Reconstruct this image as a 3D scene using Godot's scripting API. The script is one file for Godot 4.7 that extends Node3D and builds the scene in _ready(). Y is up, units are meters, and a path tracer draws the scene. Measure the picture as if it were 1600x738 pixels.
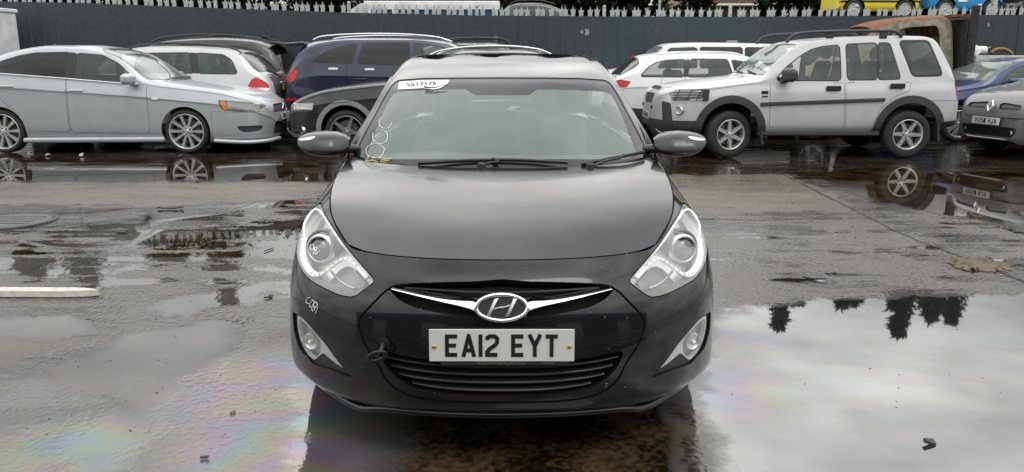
extends Node3D
# A vehicle yard after rain: a black saloon seen from the front, rows of parked cars, a clad palisade fence.
# World: x right, y up, the camera looks along -z; depth d means z = -d. Lengths in metres.

# ------------------------------------------------------------------ geometry kit
class Geo:
	var v := PackedVector3Array()
	var n := PackedVector3Array()
	var p := PackedVector2Array()
	var t := PackedInt32Array()

func lin(r: float, g: float, b: float, a := 1.0) -> Color:
	var c := Color(r, g, b).linear_to_srgb()
	c.a = a
	return c

func mat(r: float, g: float, b: float, rough := 0.5, metal := 0.0, spec := 0.5) -> StandardMaterial3D:
	var m := StandardMaterial3D.new()
	m.albedo_color = lin(r, g, b)
	m.roughness = rough
	m.metallic = metal
	m.metallic_specular = spec
	return m

func paint(r: float, g: float, b: float, metal := 0.0, coat := 1.0, rough := 0.35) -> StandardMaterial3D:
	var m := mat(r, g, b, rough, metal)
	m.clearcoat_enabled = true
	m.clearcoat = coat
	m.clearcoat_roughness = 0.04
	m.roughness_texture = dust_tex
	m.roughness_texture_channel = BaseMaterial3D.TEXTURE_CHANNEL_RED
	m.roughness = rough * 1.5
	m.clearcoat_texture = dust_tex2
	m.albedo_texture = dust_tex3
	m.uv1_triplanar = true
	m.uv1_scale = Vector3(0.9, 0.9, 0.9)
	return m

func glass(r: float, g: float, b: float, a: float) -> StandardMaterial3D:
	var m := mat(r, g, b, 0.03)
	m.albedo_color = lin(r, g, b, a)
	m.transparency = BaseMaterial3D.TRANSPARENCY_ALPHA
	return m

func calc_normals(g: Geo) -> void:
	g.n = PackedVector3Array()
	g.n.resize(g.v.size())
	for i in range(0, g.t.size(), 3):
		var a := g.t[i]
		var b := g.t[i + 1]
		var c := g.t[i + 2]
		var k := (g.v[b] - g.v[a]).cross(g.v[c] - g.v[a])
		g.n[a] += k
		g.n[b] += k
		g.n[c] += k
	for i in g.n.size():
		g.n[i] = g.n[i].normalized()

# rows of equal length; outward side decided by flip; plane_axis: normals on |axis|<eps are made to lie in the mirror plane
func grid(rows: Array, flip := false, params: Array = [], plane_axis := -1) -> Geo:
	var g := Geo.new()
	var w: int = rows[0].size()
	for r in rows.size():
		g.v.append_array(rows[r])
		if params.size():
			g.p.append_array(params[r])
	if params.is_empty():
		g.p.resize(g.v.size())
	for i in rows.size() - 1:
		for j in w - 1:
			var a := i * w + j
			var b := a + 1
			var c := a + w
			var e := c + 1
			if flip:
				g.t.append_array(PackedInt32Array([a, c, b, b, c, e]))
			else:
				g.t.append_array(PackedInt32Array([a, b, c, b, e, c]))
	calc_normals(g)
	if plane_axis >= 0:
		for i in g.v.size():
			if absf(g.v[i][plane_axis]) < 0.0005:
				var k := g.n[i]
				k[plane_axis] = 0.0
				g.n[i] = k.normalized()
	return g

# join vertices at the same place and smooth the normals over them
func weld(g: Geo) -> Geo:
	var o := Geo.new()
	var seen := {}
	var map := PackedInt32Array()
	map.resize(g.v.size())
	for i in g.v.size():
		var key := Vector3i((g.v[i] * 4000.0).round())
		if not seen.has(key):
			seen[key] = o.v.size()
			o.v.append(g.v[i])
			o.p.append(g.p[i])
		map[i] = seen[key]
	for i in range(0, g.t.size(), 3):
		var a := map[g.t[i]]
		var b := map[g.t[i + 1]]
		var c := map[g.t[i + 2]]
		if a != b and b != c and a != c:
			o.t.append_array(PackedInt32Array([a, b, c]))
	calc_normals(o)
	return o

func split(g: Geo, f: PackedFloat32Array) -> Array:
	var out := [Geo.new(), Geo.new()]
	var maps := [PackedInt32Array(), PackedInt32Array()]
	maps[0].resize(g.v.size())
	maps[1].resize(g.v.size())
	maps[0].fill(-1)
	maps[1].fill(-1)
	var cut := {}
	for i in range(0, g.t.size(), 3):
		var q := [g.t[i], g.t[i + 1], g.t[i + 2]]
		var s0 := 0 if f[q[0]] < 0.0 else 1
		var s1 := 0 if f[q[1]] < 0.0 else 1
		var s2 := 0 if f[q[2]] < 0.0 else 1
		if s0 == s1 and s1 == s2:
			for k in 3:
				out[s0].t.append(_take(g, out[s0], maps[s0], q[k]))
			continue
		var lone := 0
		if s0 == s2:
			lone = 1
		elif s0 == s1:
			lone = 2
		var a: int = q[lone]
		var b: int = q[(lone + 1) % 3]
		var c: int = q[(lone + 2) % 3]
		var sa := 0 if f[a] < 0.0 else 1
		var ab := _cut(g, out, f, cut, a, b)
		var ac := _cut(g, out, f, cut, a, c)
		var ga: Geo = out[sa]
		var gb: Geo = out[1 - sa]
		ga.t.append_array(PackedInt32Array([_take(g, ga, maps[sa], a), ab[sa], ac[sa]]))
		var ib := _take(g, gb, maps[1 - sa], b)
		var ic := _take(g, gb, maps[1 - sa], c)
		gb.t.append_array(PackedInt32Array([ab[1 - sa], ib, ic, ab[1 - sa], ic, ac[1 - sa]]))
	return out

func _take(g: Geo, o: Geo, m: PackedInt32Array, i: int) -> int:
	# maps are passed by reference inside an Array, so the write below must go through it
	if m[i] < 0:
		m[i] = o.v.size()
		o.v.append(g.v[i])
		o.n.append(g.n[i])
		o.p.append(g.p[i])
	return m[i]

func _cut(g: Geo, out: Array, f: PackedFloat32Array, cut: Dictionary, a: int, b: int) -> PackedInt32Array:
	var key := mini(a, b) * 4194304 + maxi(a, b)
	if cut.has(key):
		return cut[key]
	var w := clampf(f[a] / (f[a] - f[b]), 0.0, 1.0)
	var r := PackedInt32Array([0, 0])
	for k in 2:
		var o: Geo = out[k]
		r[k] = o.v.size()
		o.v.append(g.v[a].lerp(g.v[b], w))
		o.n.append(g.n[a].lerp(g.n[b], w).normalized())
		o.p.append(g.p[a].lerp(g.p[b], w))
	cut[key] = r
	return r

func sdp(q: Vector2, poly: PackedVector2Array) -> float:
	var best := 1e9
	var inside := false
	var n := poly.size()
	var b := poly[n - 1]
	for i in n:
		var a := poly[i]
		var e := b - a
		var w := q - a
		var t := clampf(w.dot(e) / maxf(e.length_squared(), 1e-12), 0.0, 1.0)
		best = minf(best, (w - e * t).length_squared())
		if (a.y > q.y) != (b.y > q.y) and q.x < (b.x - a.x) * (q.y - a.y) / (b.y - a.y) + a.x:
			inside = not inside
		b = a
	return -sqrt(best) if inside else sqrt(best)

func sdl(q: Vector2, line: PackedVector2Array) -> float:
	var best := 1e9
	for i in line.size() - 1:
		var a := line[i]
		var e := line[i + 1] - a
		var w := q - a
		var t := clampf(w.dot(e) / maxf(e.length_squared(), 1e-12), 0.0, 1.0)
		best = minf(best, (w - e * t).length_squared())
	return sqrt(best)

func flat2(x: Vector3, plane: int) -> Vector2:
	if plane == 0:
		return Vector2(x.x, x.y)
	if plane == 1:
		return Vector2(x.z, x.y)
	return Vector2(x.x, x.z)

# signed distance of every vertex to a polygon (or an open line) in a plane: 0 xy, 1 zy, 2 xz, 3 the surface's own parameters
func field(g: Geo, poly: PackedVector2Array, plane := 0, ok = null, open := false) -> PackedFloat32Array:
	var f := PackedFloat32Array()
	f.resize(g.v.size())
	var lo := poly[0]
	var hi := poly[0]
	for q in poly:
		lo = lo.min(q)
		hi = hi.max(q)
	lo -= Vector2(0.2, 0.2)
	hi += Vector2(0.2, 0.2)
	for i in g.v.size():
		var q: Vector2 = g.p[i] if plane == 3 else flat2(g.v[i], plane)
		if q.x < lo.x or q.y < lo.y or q.x > hi.x or q.y > hi.y or (ok != null and not ok.call(g.v[i], g.p[i])):
			f[i] = 0.3
		else:
			f[i] = sdl(q, poly) if open else sdp(q, poly)
	return f

func shift(f: PackedFloat32Array, by: float) -> PackedFloat32Array:
	var o := f.duplicate()
	for i in o.size():
		o[i] += by
	return o

func rounded(pts: Array, r: float, seg := 4) -> PackedVector2Array:
	var o := PackedVector2Array()
	var n := pts.size()
	for i in n:
		var b: Vector2 = pts[i]
		var a: Vector2 = pts[(i + n - 1) % n]
		var c: Vector2 = pts[(i + 1) % n]
		var k := minf(r, minf((a - b).length(), (c - b).length()) * 0.48)
		var s := b + (a - b).normalized() * k
		var e := b + (c - b).normalized() * k
		for j in seg + 1:
			var t := j / float(seg)
			o.append(s.lerp(b, t).lerp(b.lerp(e, t), t))
	return o

func smooth2(pts: Array, sub := 4, closed := true) -> PackedVector2Array:
	var o := PackedVector2Array()
	var n := pts.size()
	var last := n if closed else n - 1
	for i in last:
		var p0: Vector2 = pts[(i + n - 1) % n] if closed or i > 0 else pts[0] * 2.0 - pts[1]
		var p1: Vector2 = pts[i]
		var p2: Vector2 = pts[(i + 1) % n]
		var p3: Vector2 = pts[(i + 2) % n] if closed or i < n - 2 else pts[n - 1] * 2.0 - pts[n - 2]
		for j in sub:
			o.append(p1.cubic_interpolate(p2, p0, p3, j / float(sub)))
	if not closed:
		o.append(pts[n - 1])
	return o

func smooth3(pts: Array, sub := 6) -> PackedVector3Array:
	var o := PackedVector3Array()
	var n := pts.size()
	for i in n - 1:
		var p1: Vector3 = pts[i]
		var p2: Vector3 = pts[i + 1]
		var p0: Vector3 = pts[i - 1] if i > 0 else p1 * 2.0 - p2
		var p3: Vector3 = pts[i + 2] if i < n - 2 else p2 * 2.0 - p1
		for j in sub:
			o.append(p1.cubic_interpolate(p2, p0, p3, j / float(sub)))
	o.append(pts[n - 1])
	return o

func mirrored(g: Geo, axis: int) -> Geo:
	var o := Geo.new()
	o.v = g.v.duplicate()
	o.n = g.n.duplicate()
	o.p = g.p.duplicate()
	for i in o.v.size():
		var a := o.v[i]
		a[axis] = -a[axis]
		o.v[i] = a
		var b := o.n[i]
		b[axis] = -b[axis]
		o.n[i] = b
	o.t = g.t.duplicate()
	for i in range(0, o.t.size(), 3):
		var k := o.t[i]
		o.t[i] = o.t[i + 1]
		o.t[i + 1] = k
	return o

func add(a: Geo, b: Geo) -> Geo:
	var at := a.v.size()
	a.v.append_array(b.v)
	a.n.append_array(b.n)
	a.p.append_array(b.p)
	var m := b.t.duplicate()
	for i in m.size():
		m[i] += at
	a.t.append_array(m)
	return a

func both(g: Geo, axis: int) -> Geo:
	var o := Geo.new()
	add(o, g)
	return add(o, mirrored(g, axis))

func pushed(g: Geo, by: float) -> Geo:
	var o := Geo.new()
	add(o, g)
	for i in o.v.size():
		o.v[i] += o.n[i] * by
	return o

func moved(g: Geo, x: Transform3D) -> Geo:
	var o := Geo.new()
	add(o, g)
	for i in o.v.size():
		o.v[i] = x * o.v[i]
		o.n[i] = (x.basis * o.n[i]).normalized()
	return o

# a turned-in edge of the given depth along every open border, so that a shell has thickness
func flange(g: Geo, depth: float, skip_axis := -1, dir := Vector3.ZERO) -> Geo:
	var count := {}
	for i in range(0, g.t.size(), 3):
		for k in 3:
			var a := g.t[i + k]
			var b := g.t[i + (k + 1) % 3]
			var key := mini(a, b) * 4194304 + maxi(a, b)
			count[key] = 0 if count.has(key) else (a * 4194304 + b + 1)
	var o := Geo.new()
	add(o, g)
	for key in count:
		var e: int = count[key]
		if e == 0:
			continue
		e -= 1
		var a := e / 4194304
		var b := e % 4194304
		if skip_axis >= 0 and absf(g.v[a][skip_axis]) < 0.001 and absf(g.v[b][skip_axis]) < 0.001:
			continue
		var da := dir * depth if dir != Vector3.ZERO else -g.n[a] * depth
		var db := dir * depth if dir != Vector3.ZERO else -g.n[b] * depth
		var at := o.v.size()
		o.v.append_array(PackedVector3Array([g.v[a], g.v[b], g.v[b] + db, g.v[a] + da]))
		var nn := (g.v[a] - g.v[b]).cross(db).normalized()
		o.n.append_array(PackedVector3Array([nn, nn, nn, nn]))
		o.p.append_array(PackedVector2Array([Vector2(), Vector2(), Vector2(), Vector2()]))
		o.t.append_array(PackedInt32Array([at, at + 2, at + 1, at, at + 3, at + 2]))
	return o

func tube(pts: PackedVector3Array, r: float, sides := 8, squash := 1.0, up := Vector3.UP, taper := 1.0) -> Geo:
	var rows := []
	var n := pts.size()
	var x := Vector3.ZERO
	for i in n:
		var d := (pts[mini(i + 1, n - 1)] - pts[maxi(i - 1, 0)]).normalized()
		if i == 0:
			x = d.cross(up)
			if x.length() < 0.05:
				x = d.cross(Vector3.RIGHT)
		x = (x - d * x.dot(d)).normalized()
		var y := x.cross(d)
		var row := PackedVector3Array()
		var k := r * lerpf(1.0, taper, i / maxf(n - 1, 1))
		for s in sides + 1:
			var a := TAU * s / sides
			row.append(pts[i] + x * cos(a) * k + y * sin(a) * k * squash)
		rows.append(row)
	var g := grid(rows, true)
	var w := sides + 1
	for i in n:
		var k := (g.n[i * w] + g.n[i * w + sides]).normalized()
		g.n[i * w] = k
		g.n[i * w + sides] = k
	for e in 2:
		var at := g.v.size()
		var row: PackedVector3Array = rows[0] if e == 0 else rows[n - 1]
		var d := (pts[0] - pts[1]).normalized() if e == 0 else (pts[n - 1] - pts[n - 2]).normalized()
		for s in sides:
			g.v.append(row[s])
			g.n.append(d)
			g.p.append(Vector2())
		for s in range(1, sides - 1):
			g.t.append_array(PackedInt32Array([at, at + s, at + s + 1] if e == 0 else [at, at + s + 1, at + s]))
	return g

func rbox(size: Vector3, r: float, at := Vector3.ZERO, basis := Basis.IDENTITY) -> Geo:
	var g := Geo.new()
	var h := size * 0.5
	r = minf(r, minf(h.x, minf(h.y, h.z)))
	var inner := h - Vector3(r, r, r)
	for axis in 3:
		for sgn in [-1.0, 1.0]:
			var u := (axis + 1) % 3
			var w := (axis + 2) % 3
			var start := g.v.size()
			for i in 4:
				for j in 4:
					var q := Vector3.ZERO
					q[axis] = sgn * h[axis]
					q[u] = [-h[u], -inner[u], inner[u], h[u]][i]
					q[w] = [-h[w], -inner[w], inner[w], h[w]][j]
					var c := q.clamp(-inner, inner)
					var d := (q - c).normalized()
					if i in [1, 2] and j in [1, 2]:
						d = Vector3.ZERO
						d[axis] = sgn
					g.v.append(at + basis * (c + d * r))
					g.n.append((basis * d).normalized())
					g.p.append(Vector2())
			for i in 3:
				for j in 3:
					var a := start + i * 4 + j
					if sgn > 0:
						g.t.append_array(PackedInt32Array([a, a + 4, a + 1, a + 1, a + 4, a + 5]))
					else:
						g.t.append_array(PackedInt32Array([a, a + 1, a + 4, a + 1, a + 5, a + 4]))
	return g

func cube(size: Vector3, at := Vector3.ZERO, basis := Basis.IDENTITY) -> Geo:
	var g := Geo.new()
	var h := size * 0.5
	for axis in 3:
		for sgn in [-1.0, 1.0]:
			var u := (axis + 1) % 3
			var w := (axis + 2) % 3
			var s := g.v.size()
			for c in [[-1, -1], [1, -1], [1, 1], [-1, 1]]:
				var q := Vector3.ZERO
				q[axis] = sgn * h[axis]
				q[u] = c[0] * h[u]
				q[w] = c[1] * h[w]
				var d := Vector3.ZERO
				d[axis] = sgn
				g.v.append(at + basis * q)
				g.n.append((basis * d).normalized())
				g.p.append(Vector2())
			g.t.append_array(PackedInt32Array([s, s + 1, s + 2, s, s + 2, s + 3] if sgn > 0 else [s, s + 2, s + 1, s, s + 3, s + 2]))
	return g

# profile of (radius, height along z)
func lathe(prof: Array, seg := 32) -> Geo:
	var rows := []
	for q in prof:
		var row := PackedVector3Array()
		for s in seg + 1:
			var a := TAU * s / seg
			row.append(Vector3(cos(a) * q.x, sin(a) * q.x, q.y))
		rows.append(row)
	var g := grid(rows, true)
	var w := seg + 1
	for i in rows.size():
		var k := (g.n[i * w] + g.n[i * w + seg]).normalized()
		g.n[i * w] = k
		g.n[i * w + seg] = k
	return g

# polygon in xy pushed along z from z0 (back) to z1 (front)
func prism(poly: PackedVector2Array, z0: float, z1: float, bevel := 0.0) -> Geo:
	var g := Geo.new()
	var p := poly
	if Geometry2D.is_polygon_clockwise(p):
		p = p.duplicate()
		p.reverse()
	var tri := Geometry2D.triangulate_polygon(p)
	var front := p
	if bevel > 0.0:
		front = PackedVector2Array()
		var n := p.size()
		for i in n:
			var e1 := (p[i] - p[(i + n - 1) % n]).normalized()
			var e2 := (p[(i + 1) % n] - p[i]).normalized()
			var k := Vector2(-e1.y - e2.y, e1.x + e2.x)
			front.append(p[i] + k.normalized() * bevel)
	for e in 2:
		var at := g.v.size()
		for i in p.size():
			g.v.append(Vector3(front[i].x, front[i].y, z1) if e == 1 else Vector3(p[i].x, p[i].y, z0))
			g.n.append(Vector3(0, 0, 1 if e == 1 else -1))
			g.p.append(Vector2())
		for i in range(0, tri.size(), 3):
			var a := tri[i]
			var b := tri[i + 1]
			var c := tri[i + 2]
			if (p[b] - p[a]).cross(p[c] - p[a]) < 0:
				var k := b
				b = c
				c = k
			g.t.append_array(PackedInt32Array([at + a, at + b, at + c] if e == 1 else [at + a, at + c, at + b]))
	for i in p.size():
		var j := (i + 1) % p.size()
		var at := g.v.size()
		g.v.append_array(PackedVector3Array([Vector3(p[i].x, p[i].y, z0), Vector3(p[j].x, p[j].y, z0), Vector3(front[j].x, front[j].y, z1), Vector3(front[i].x, front[i].y, z1)]))
		var k := (g.v[at + 1] - g.v[at]).cross(g.v[at + 3] - g.v[at]).normalized()
		g.n.append_array(PackedVector3Array([k, k, k, k]))
		g.p.append_array(PackedVector2Array([Vector2(), Vector2(), Vector2(), Vector2()]))
		g.t.append_array(PackedInt32Array([at, at + 1, at + 2, at, at + 2, at + 3]))
	return g

func mesh_of(g: Geo, m: Material, uv = null, colors := PackedColorArray()) -> ArrayMesh:
	var a := []
	a.resize(Mesh.ARRAY_MAX)
	a[Mesh.ARRAY_VERTEX] = g.v
	a[Mesh.ARRAY_NORMAL] = g.n
	var t := g.t.duplicate()
	for i in range(0, t.size(), 3):
		var k := t[i + 1]
		t[i + 1] = t[i + 2]
		t[i + 2] = k
	a[Mesh.ARRAY_INDEX] = t
	if uv != null:
		var u := PackedVector2Array()
		u.resize(g.v.size())
		for i in g.v.size():
			u[i] = uv.call(g.v[i])
		a[Mesh.ARRAY_TEX_UV] = u
	if colors.size():
		a[Mesh.ARRAY_COLOR] = colors
	var o := ArrayMesh.new()
	o.add_surface_from_arrays(Mesh.PRIMITIVE_TRIANGLES, a)
	o.surface_set_material(0, m)
	return o

func put(called: String, g: Geo, m: Material, parent: Node = null) -> MeshInstance3D:
	var o := MeshInstance3D.new()
	o.name = called
	if g.t.size() == 0:
		return o
	o.mesh = mesh_of(g, m)
	place(o, parent)
	return o

# the same piece on both sides of a thing, each an object of its own
func pair(called: String, g: Geo, m: Material, parent: Node, axis: int) -> void:
	put(called, g, m, parent)
	put(called, mirrored(g, axis), m, parent)

func fine(o: Node3D) -> Node3D:   # many tiny pieces joined in one part
	o.set_meta("kind", "stuff")
	return o

var used := {}
func place(o: Node, parent: Node = null) -> void:
	var stem := str(o.name)
	if parent == null:
		parent = self
	var key := str(parent.get_instance_id()) + stem
	var k: int = used.get(key, 0)
	used[key] = k + 1
	if k > 0:
		o.name = "%s_%03d" % [stem, k]
	parent.add_child(o, true)

func thing(called: String, label: String, category: String, group := "") -> Node3D:
	var o := Node3D.new()
	o.name = called
	place(o)
	return tag(o, label, category, group)

func tag(o: Node3D, label: String, category: String, group := "") -> Node3D:
	o.set_meta("label", label)
	o.set_meta("category", category)
	if group:
		o.set_meta("group", group)
	return o

func setting(o: Node3D, kind := "structure", label := "", category := "") -> Node3D:
	o.set_meta("kind", kind)
	if label:
		o.set_meta("label", label)
	if category:
		o.set_meta("category", category)
	return o

func words(text: String, height: float, m: Material, parent: Node, x: Transform3D, depth := 0.002, font := "Droid Sans", bold := false, called := "lettering") -> MeshInstance3D:
	var f := SystemFont.new()
	f.font_names = PackedStringArray([font])
	f.font_weight = 700 if bold else 400
	var tm := TextMesh.new()
	tm.text = text
	tm.font = f
	tm.font_size = 64
	tm.pixel_size = height / 46.0
	tm.depth = depth
	tm.curve_step = 2.0
	tm.material = m
	var o := MeshInstance3D.new()
	o.name = called
	o.mesh = tm
	o.transform = x
	place(o, parent)
	return o

func v2(a: Array) -> Array:
	var o := []
	for i in range(0, a.size(), 2):
		o.append(Vector2(a[i], a[i + 1]))
	return o

func pick(a: Array, x: float) -> float:   # monotone piecewise curve through (x, y) pairs, smoothed
	var n := a.size() / 2
	if x <= a[0]:
		return a[1]
	if x >= a[n * 2 - 2]:
		return a[n * 2 - 1]
	var i := 0
	while a[i * 2 + 2] < x:
		i += 1
	var x0: float = a[i * 2]
	var x1: float = a[i * 2 + 2]
	var y0: float = a[i * 2 + 1]
	var y1: float = a[i * 2 + 3]
	var h := x1 - x0
	var s := (y1 - y0) / h
	var s0: float = s if i == 0 else (y0 - a[i * 2 - 1]) / (x0 - a[i * 2 - 2])
	var s2: float = s if i + 2 >= n else (a[i * 2 + 5] - y1) / (a[i * 2 + 4] - x1)
	var m0 := s if i == 0 else (2.0 * s0 * s / (s0 + s) if s0 * s > 0.0 else 0.0)
	var m1 := s if i + 2 >= n else (2.0 * s2 * s / (s2 + s) if s2 * s > 0.0 else 0.0)
	var t := (x - x0) / h
	var t2 := t * t
	var t3 := t2 * t
	return (2 * t3 - 3 * t2 + 1) * y0 + (t3 - 2 * t2 + t) * h * m0 + (-2 * t3 + 3 * t2) * y1 + (t3 - t2) * h * m1

# letters and figures drawn as broad strokes on a 50 x 79 field, as on a number plate
const GLYPHS := {
	"E": [[44, 72, 7, 72, 7, 7, 44, 7], [7, 40, 40, 40]],
	"A": [[5, 0, 25, 74, 45, 0], [12, 23, 38, 23]],
	"1": [[25, 0, 25, 79]],
	"2": [[6, 60, 8, 68, 16, 72.5, 34, 72.5, 43, 66, 43, 50, 34, 40, 16, 28, 7, 18, 7, 7, 44, 7]],
	"Y": [[5, 79, 25, 38, 45, 79], [25, 40, 25, 0]],
	"T": [[3, 72, 47, 72], [25, 70, 25, 0]],
	"S": [[43, 62, 40, 69, 32, 72.5, 17, 72.5, 7.5, 66, 7.5, 50, 15, 43, 35, 36, 42.5, 28, 42.5, 14, 34, 6.5, 16, 6.5, 9, 10, 6.5, 18]],
	"D": [[7, 7, 7, 72.5, 28, 72.5, 43, 62, 43, 17, 28, 6.5, 7, 6.5]],
	"0": [[25, 72.5, 12, 70, 7, 58, 7, 20, 12, 9, 25, 6.5, 38, 9, 43, 20, 43, 58, 38, 70, 24, 72.5]],
	"U": [[7, 79, 7, 18, 14, 7, 36, 7, 43, 18, 43, 79]],
	"V": [[5, 79, 25, 5, 45, 79]],
	"5": [[42, 72.5, 9, 72.5, 8, 44, 32, 45, 43, 37, 43, 16, 34, 7, 16, 7, 7, 15]],
	"8": [[25, 72.5, 12, 70, 9, 58, 12, 46, 25, 42, 38, 46, 41, 58, 38, 70, 24, 72.5], [25, 42, 10, 37, 7, 24, 10, 10, 25, 6.5, 40, 10, 43, 24, 40, 37, 24, 42]],
	"H": [[7, 0, 7, 79], [43, 0, 43, 79], [7, 40, 43, 40]],
	"J": [[40, 79, 40, 18, 33, 7, 16, 7, 8, 16, 8, 26]],
	"G": [[43, 62, 36, 72, 15, 72, 7, 62, 7, 18, 15, 7, 36, 7, 43, 18, 43, 38, 27, 38]],
	"P": [[7, 0, 7, 72.5, 33, 72.5, 43, 64, 43, 46, 33, 37, 7, 37]],
	"L": [[7, 79, 7, 7, 43, 7]],
	"C": [[43, 60, 36, 72, 15, 72, 7, 60, 7, 19, 15, 7, 36, 7, 43, 19]],
	"4": [[34, 0, 34, 76, 6, 26, 47, 26]],
	"6": [[38, 72.5, 18, 72.5, 8, 60, 7, 26, 10, 12, 18, 6.5, 34, 6.5, 43, 14, 43, 33, 36, 42, 16, 42, 8, 34]],
	"O": [[25, 72.5, 12, 70, 7, 58, 7, 20, 12, 9, 25, 6.5, 38, 9, 43, 20, 43, 58, 38, 70, 24, 72.5]],
	"X": [[6, 0, 44, 79], [6, 79, 44, 0]],
	"B": [[7, 7, 7, 72.5, 32, 72.5, 41, 64, 41, 50, 32, 41, 7, 41], [32, 41, 43, 32, 43, 15, 33, 6.5, 7, 6.5]],
	"Z": [[6, 72, 43, 72, 8, 7, 44, 7]],
	"F": [[44, 72, 7, 72, 7, 0], [7, 39, 38, 39]],
	"9": [[42, 52, 36, 40, 14, 40, 8, 50, 8, 62, 16, 72.5, 34, 72.5, 42, 62, 42, 20, 34, 6.5, 12, 6.5]],
}

func plate_text(text: String, height: float, width: float, thick := 7.0) -> Geo:
	var g := Geo.new()
	var k := height / 79.0
	var total := 0.0
	for c in text:
		total += 33.0 if c == " " else (24.0 if c == "1" else 61.0)
	var kx := width / (total - 11.0)
	var x := -width / 2.0
	var lift := 0.0
	for c in text:
		if c == " ":
			x += 33.0 * kx
			continue
		var one: bool = c == "1"
		for s in GLYPHS[c]:
			var line := PackedVector2Array()
			for i in range(0, s.size(), 2):
				line.append(Vector2(s[i], s[i + 1]))
			for poly in Geometry2D.offset_polyline(line, thick, Geometry2D.JOIN_MITER, Geometry2D.END_BUTT):
				if Geometry2D.is_polygon_clockwise(poly):
					continue
				var o := PackedVector2Array()
				for q in poly:
					o.append(Vector2(x + (q.x - (18.0 if one else 0.0)) * kx, (q.y - 39.5) * k))
				add(g, prism(o, 0.0, 0.0012 + lift))
				lift += 0.00006
		x += (24.0 if one else 61.0) * kx
	return g

func plate(parent: Node, text: String, x: Transform3D, yellow := false, size := Vector2(0.52, 0.111)) -> Node3D:
	var o := put("number_plate", rbox(Vector3(size.x, size.y, 0.006), 0.003), M.plate_yellow if yellow else M.plate_white, parent)
	o.transform = x
	var t := fine(put("plate_lettering", plate_text(text, size.y * 0.69, size.x * 0.78), M.ink, o))
	t.position = Vector3(0, 0, 0.0034)
	return o

# ------------------------------------------------------------------ materials
var M := {}
var dust_tex: Texture2D
var dust_tex2: Texture2D
var dust_tex3: Texture2D

func noise(sd: int, freq: float, oct := 4, type := FastNoiseLite.TYPE_SIMPLEX_SMOOTH) -> FastNoiseLite:
	var f := FastNoiseLite.new()
	f.seed = sd
	f.frequency = freq
	f.noise_type = type
	f.fractal_octaves = oct
	return f

# a square grey texture that repeats; values between lo and hi
func grey_tex(sd: int, freq: float, lo: float, hi: float, oct := 4, size := 512) -> ImageTexture:
	var im := noise(sd, freq, oct).get_seamless_image(size, size)
	var b := im.get_data()
	for i in b.size():
		b[i] = int(clampf(lerpf(lo, hi, b[i] / 255.0), 0, 1) * 255)
	return ImageTexture.create_from_image(Image.create_from_data(size, size, false, Image.FORMAT_L8, b))

func tinted(m: StandardMaterial3D, sd: int, lo: float, hi: float, scale: float, size := 256) -> StandardMaterial3D:
	m.albedo_texture = grey_tex(sd, 0.02, lo, hi, 4, size)
	m.uv1_triplanar = true
	m.uv1_scale = Vector3(scale, scale, scale)
	return m

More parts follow.
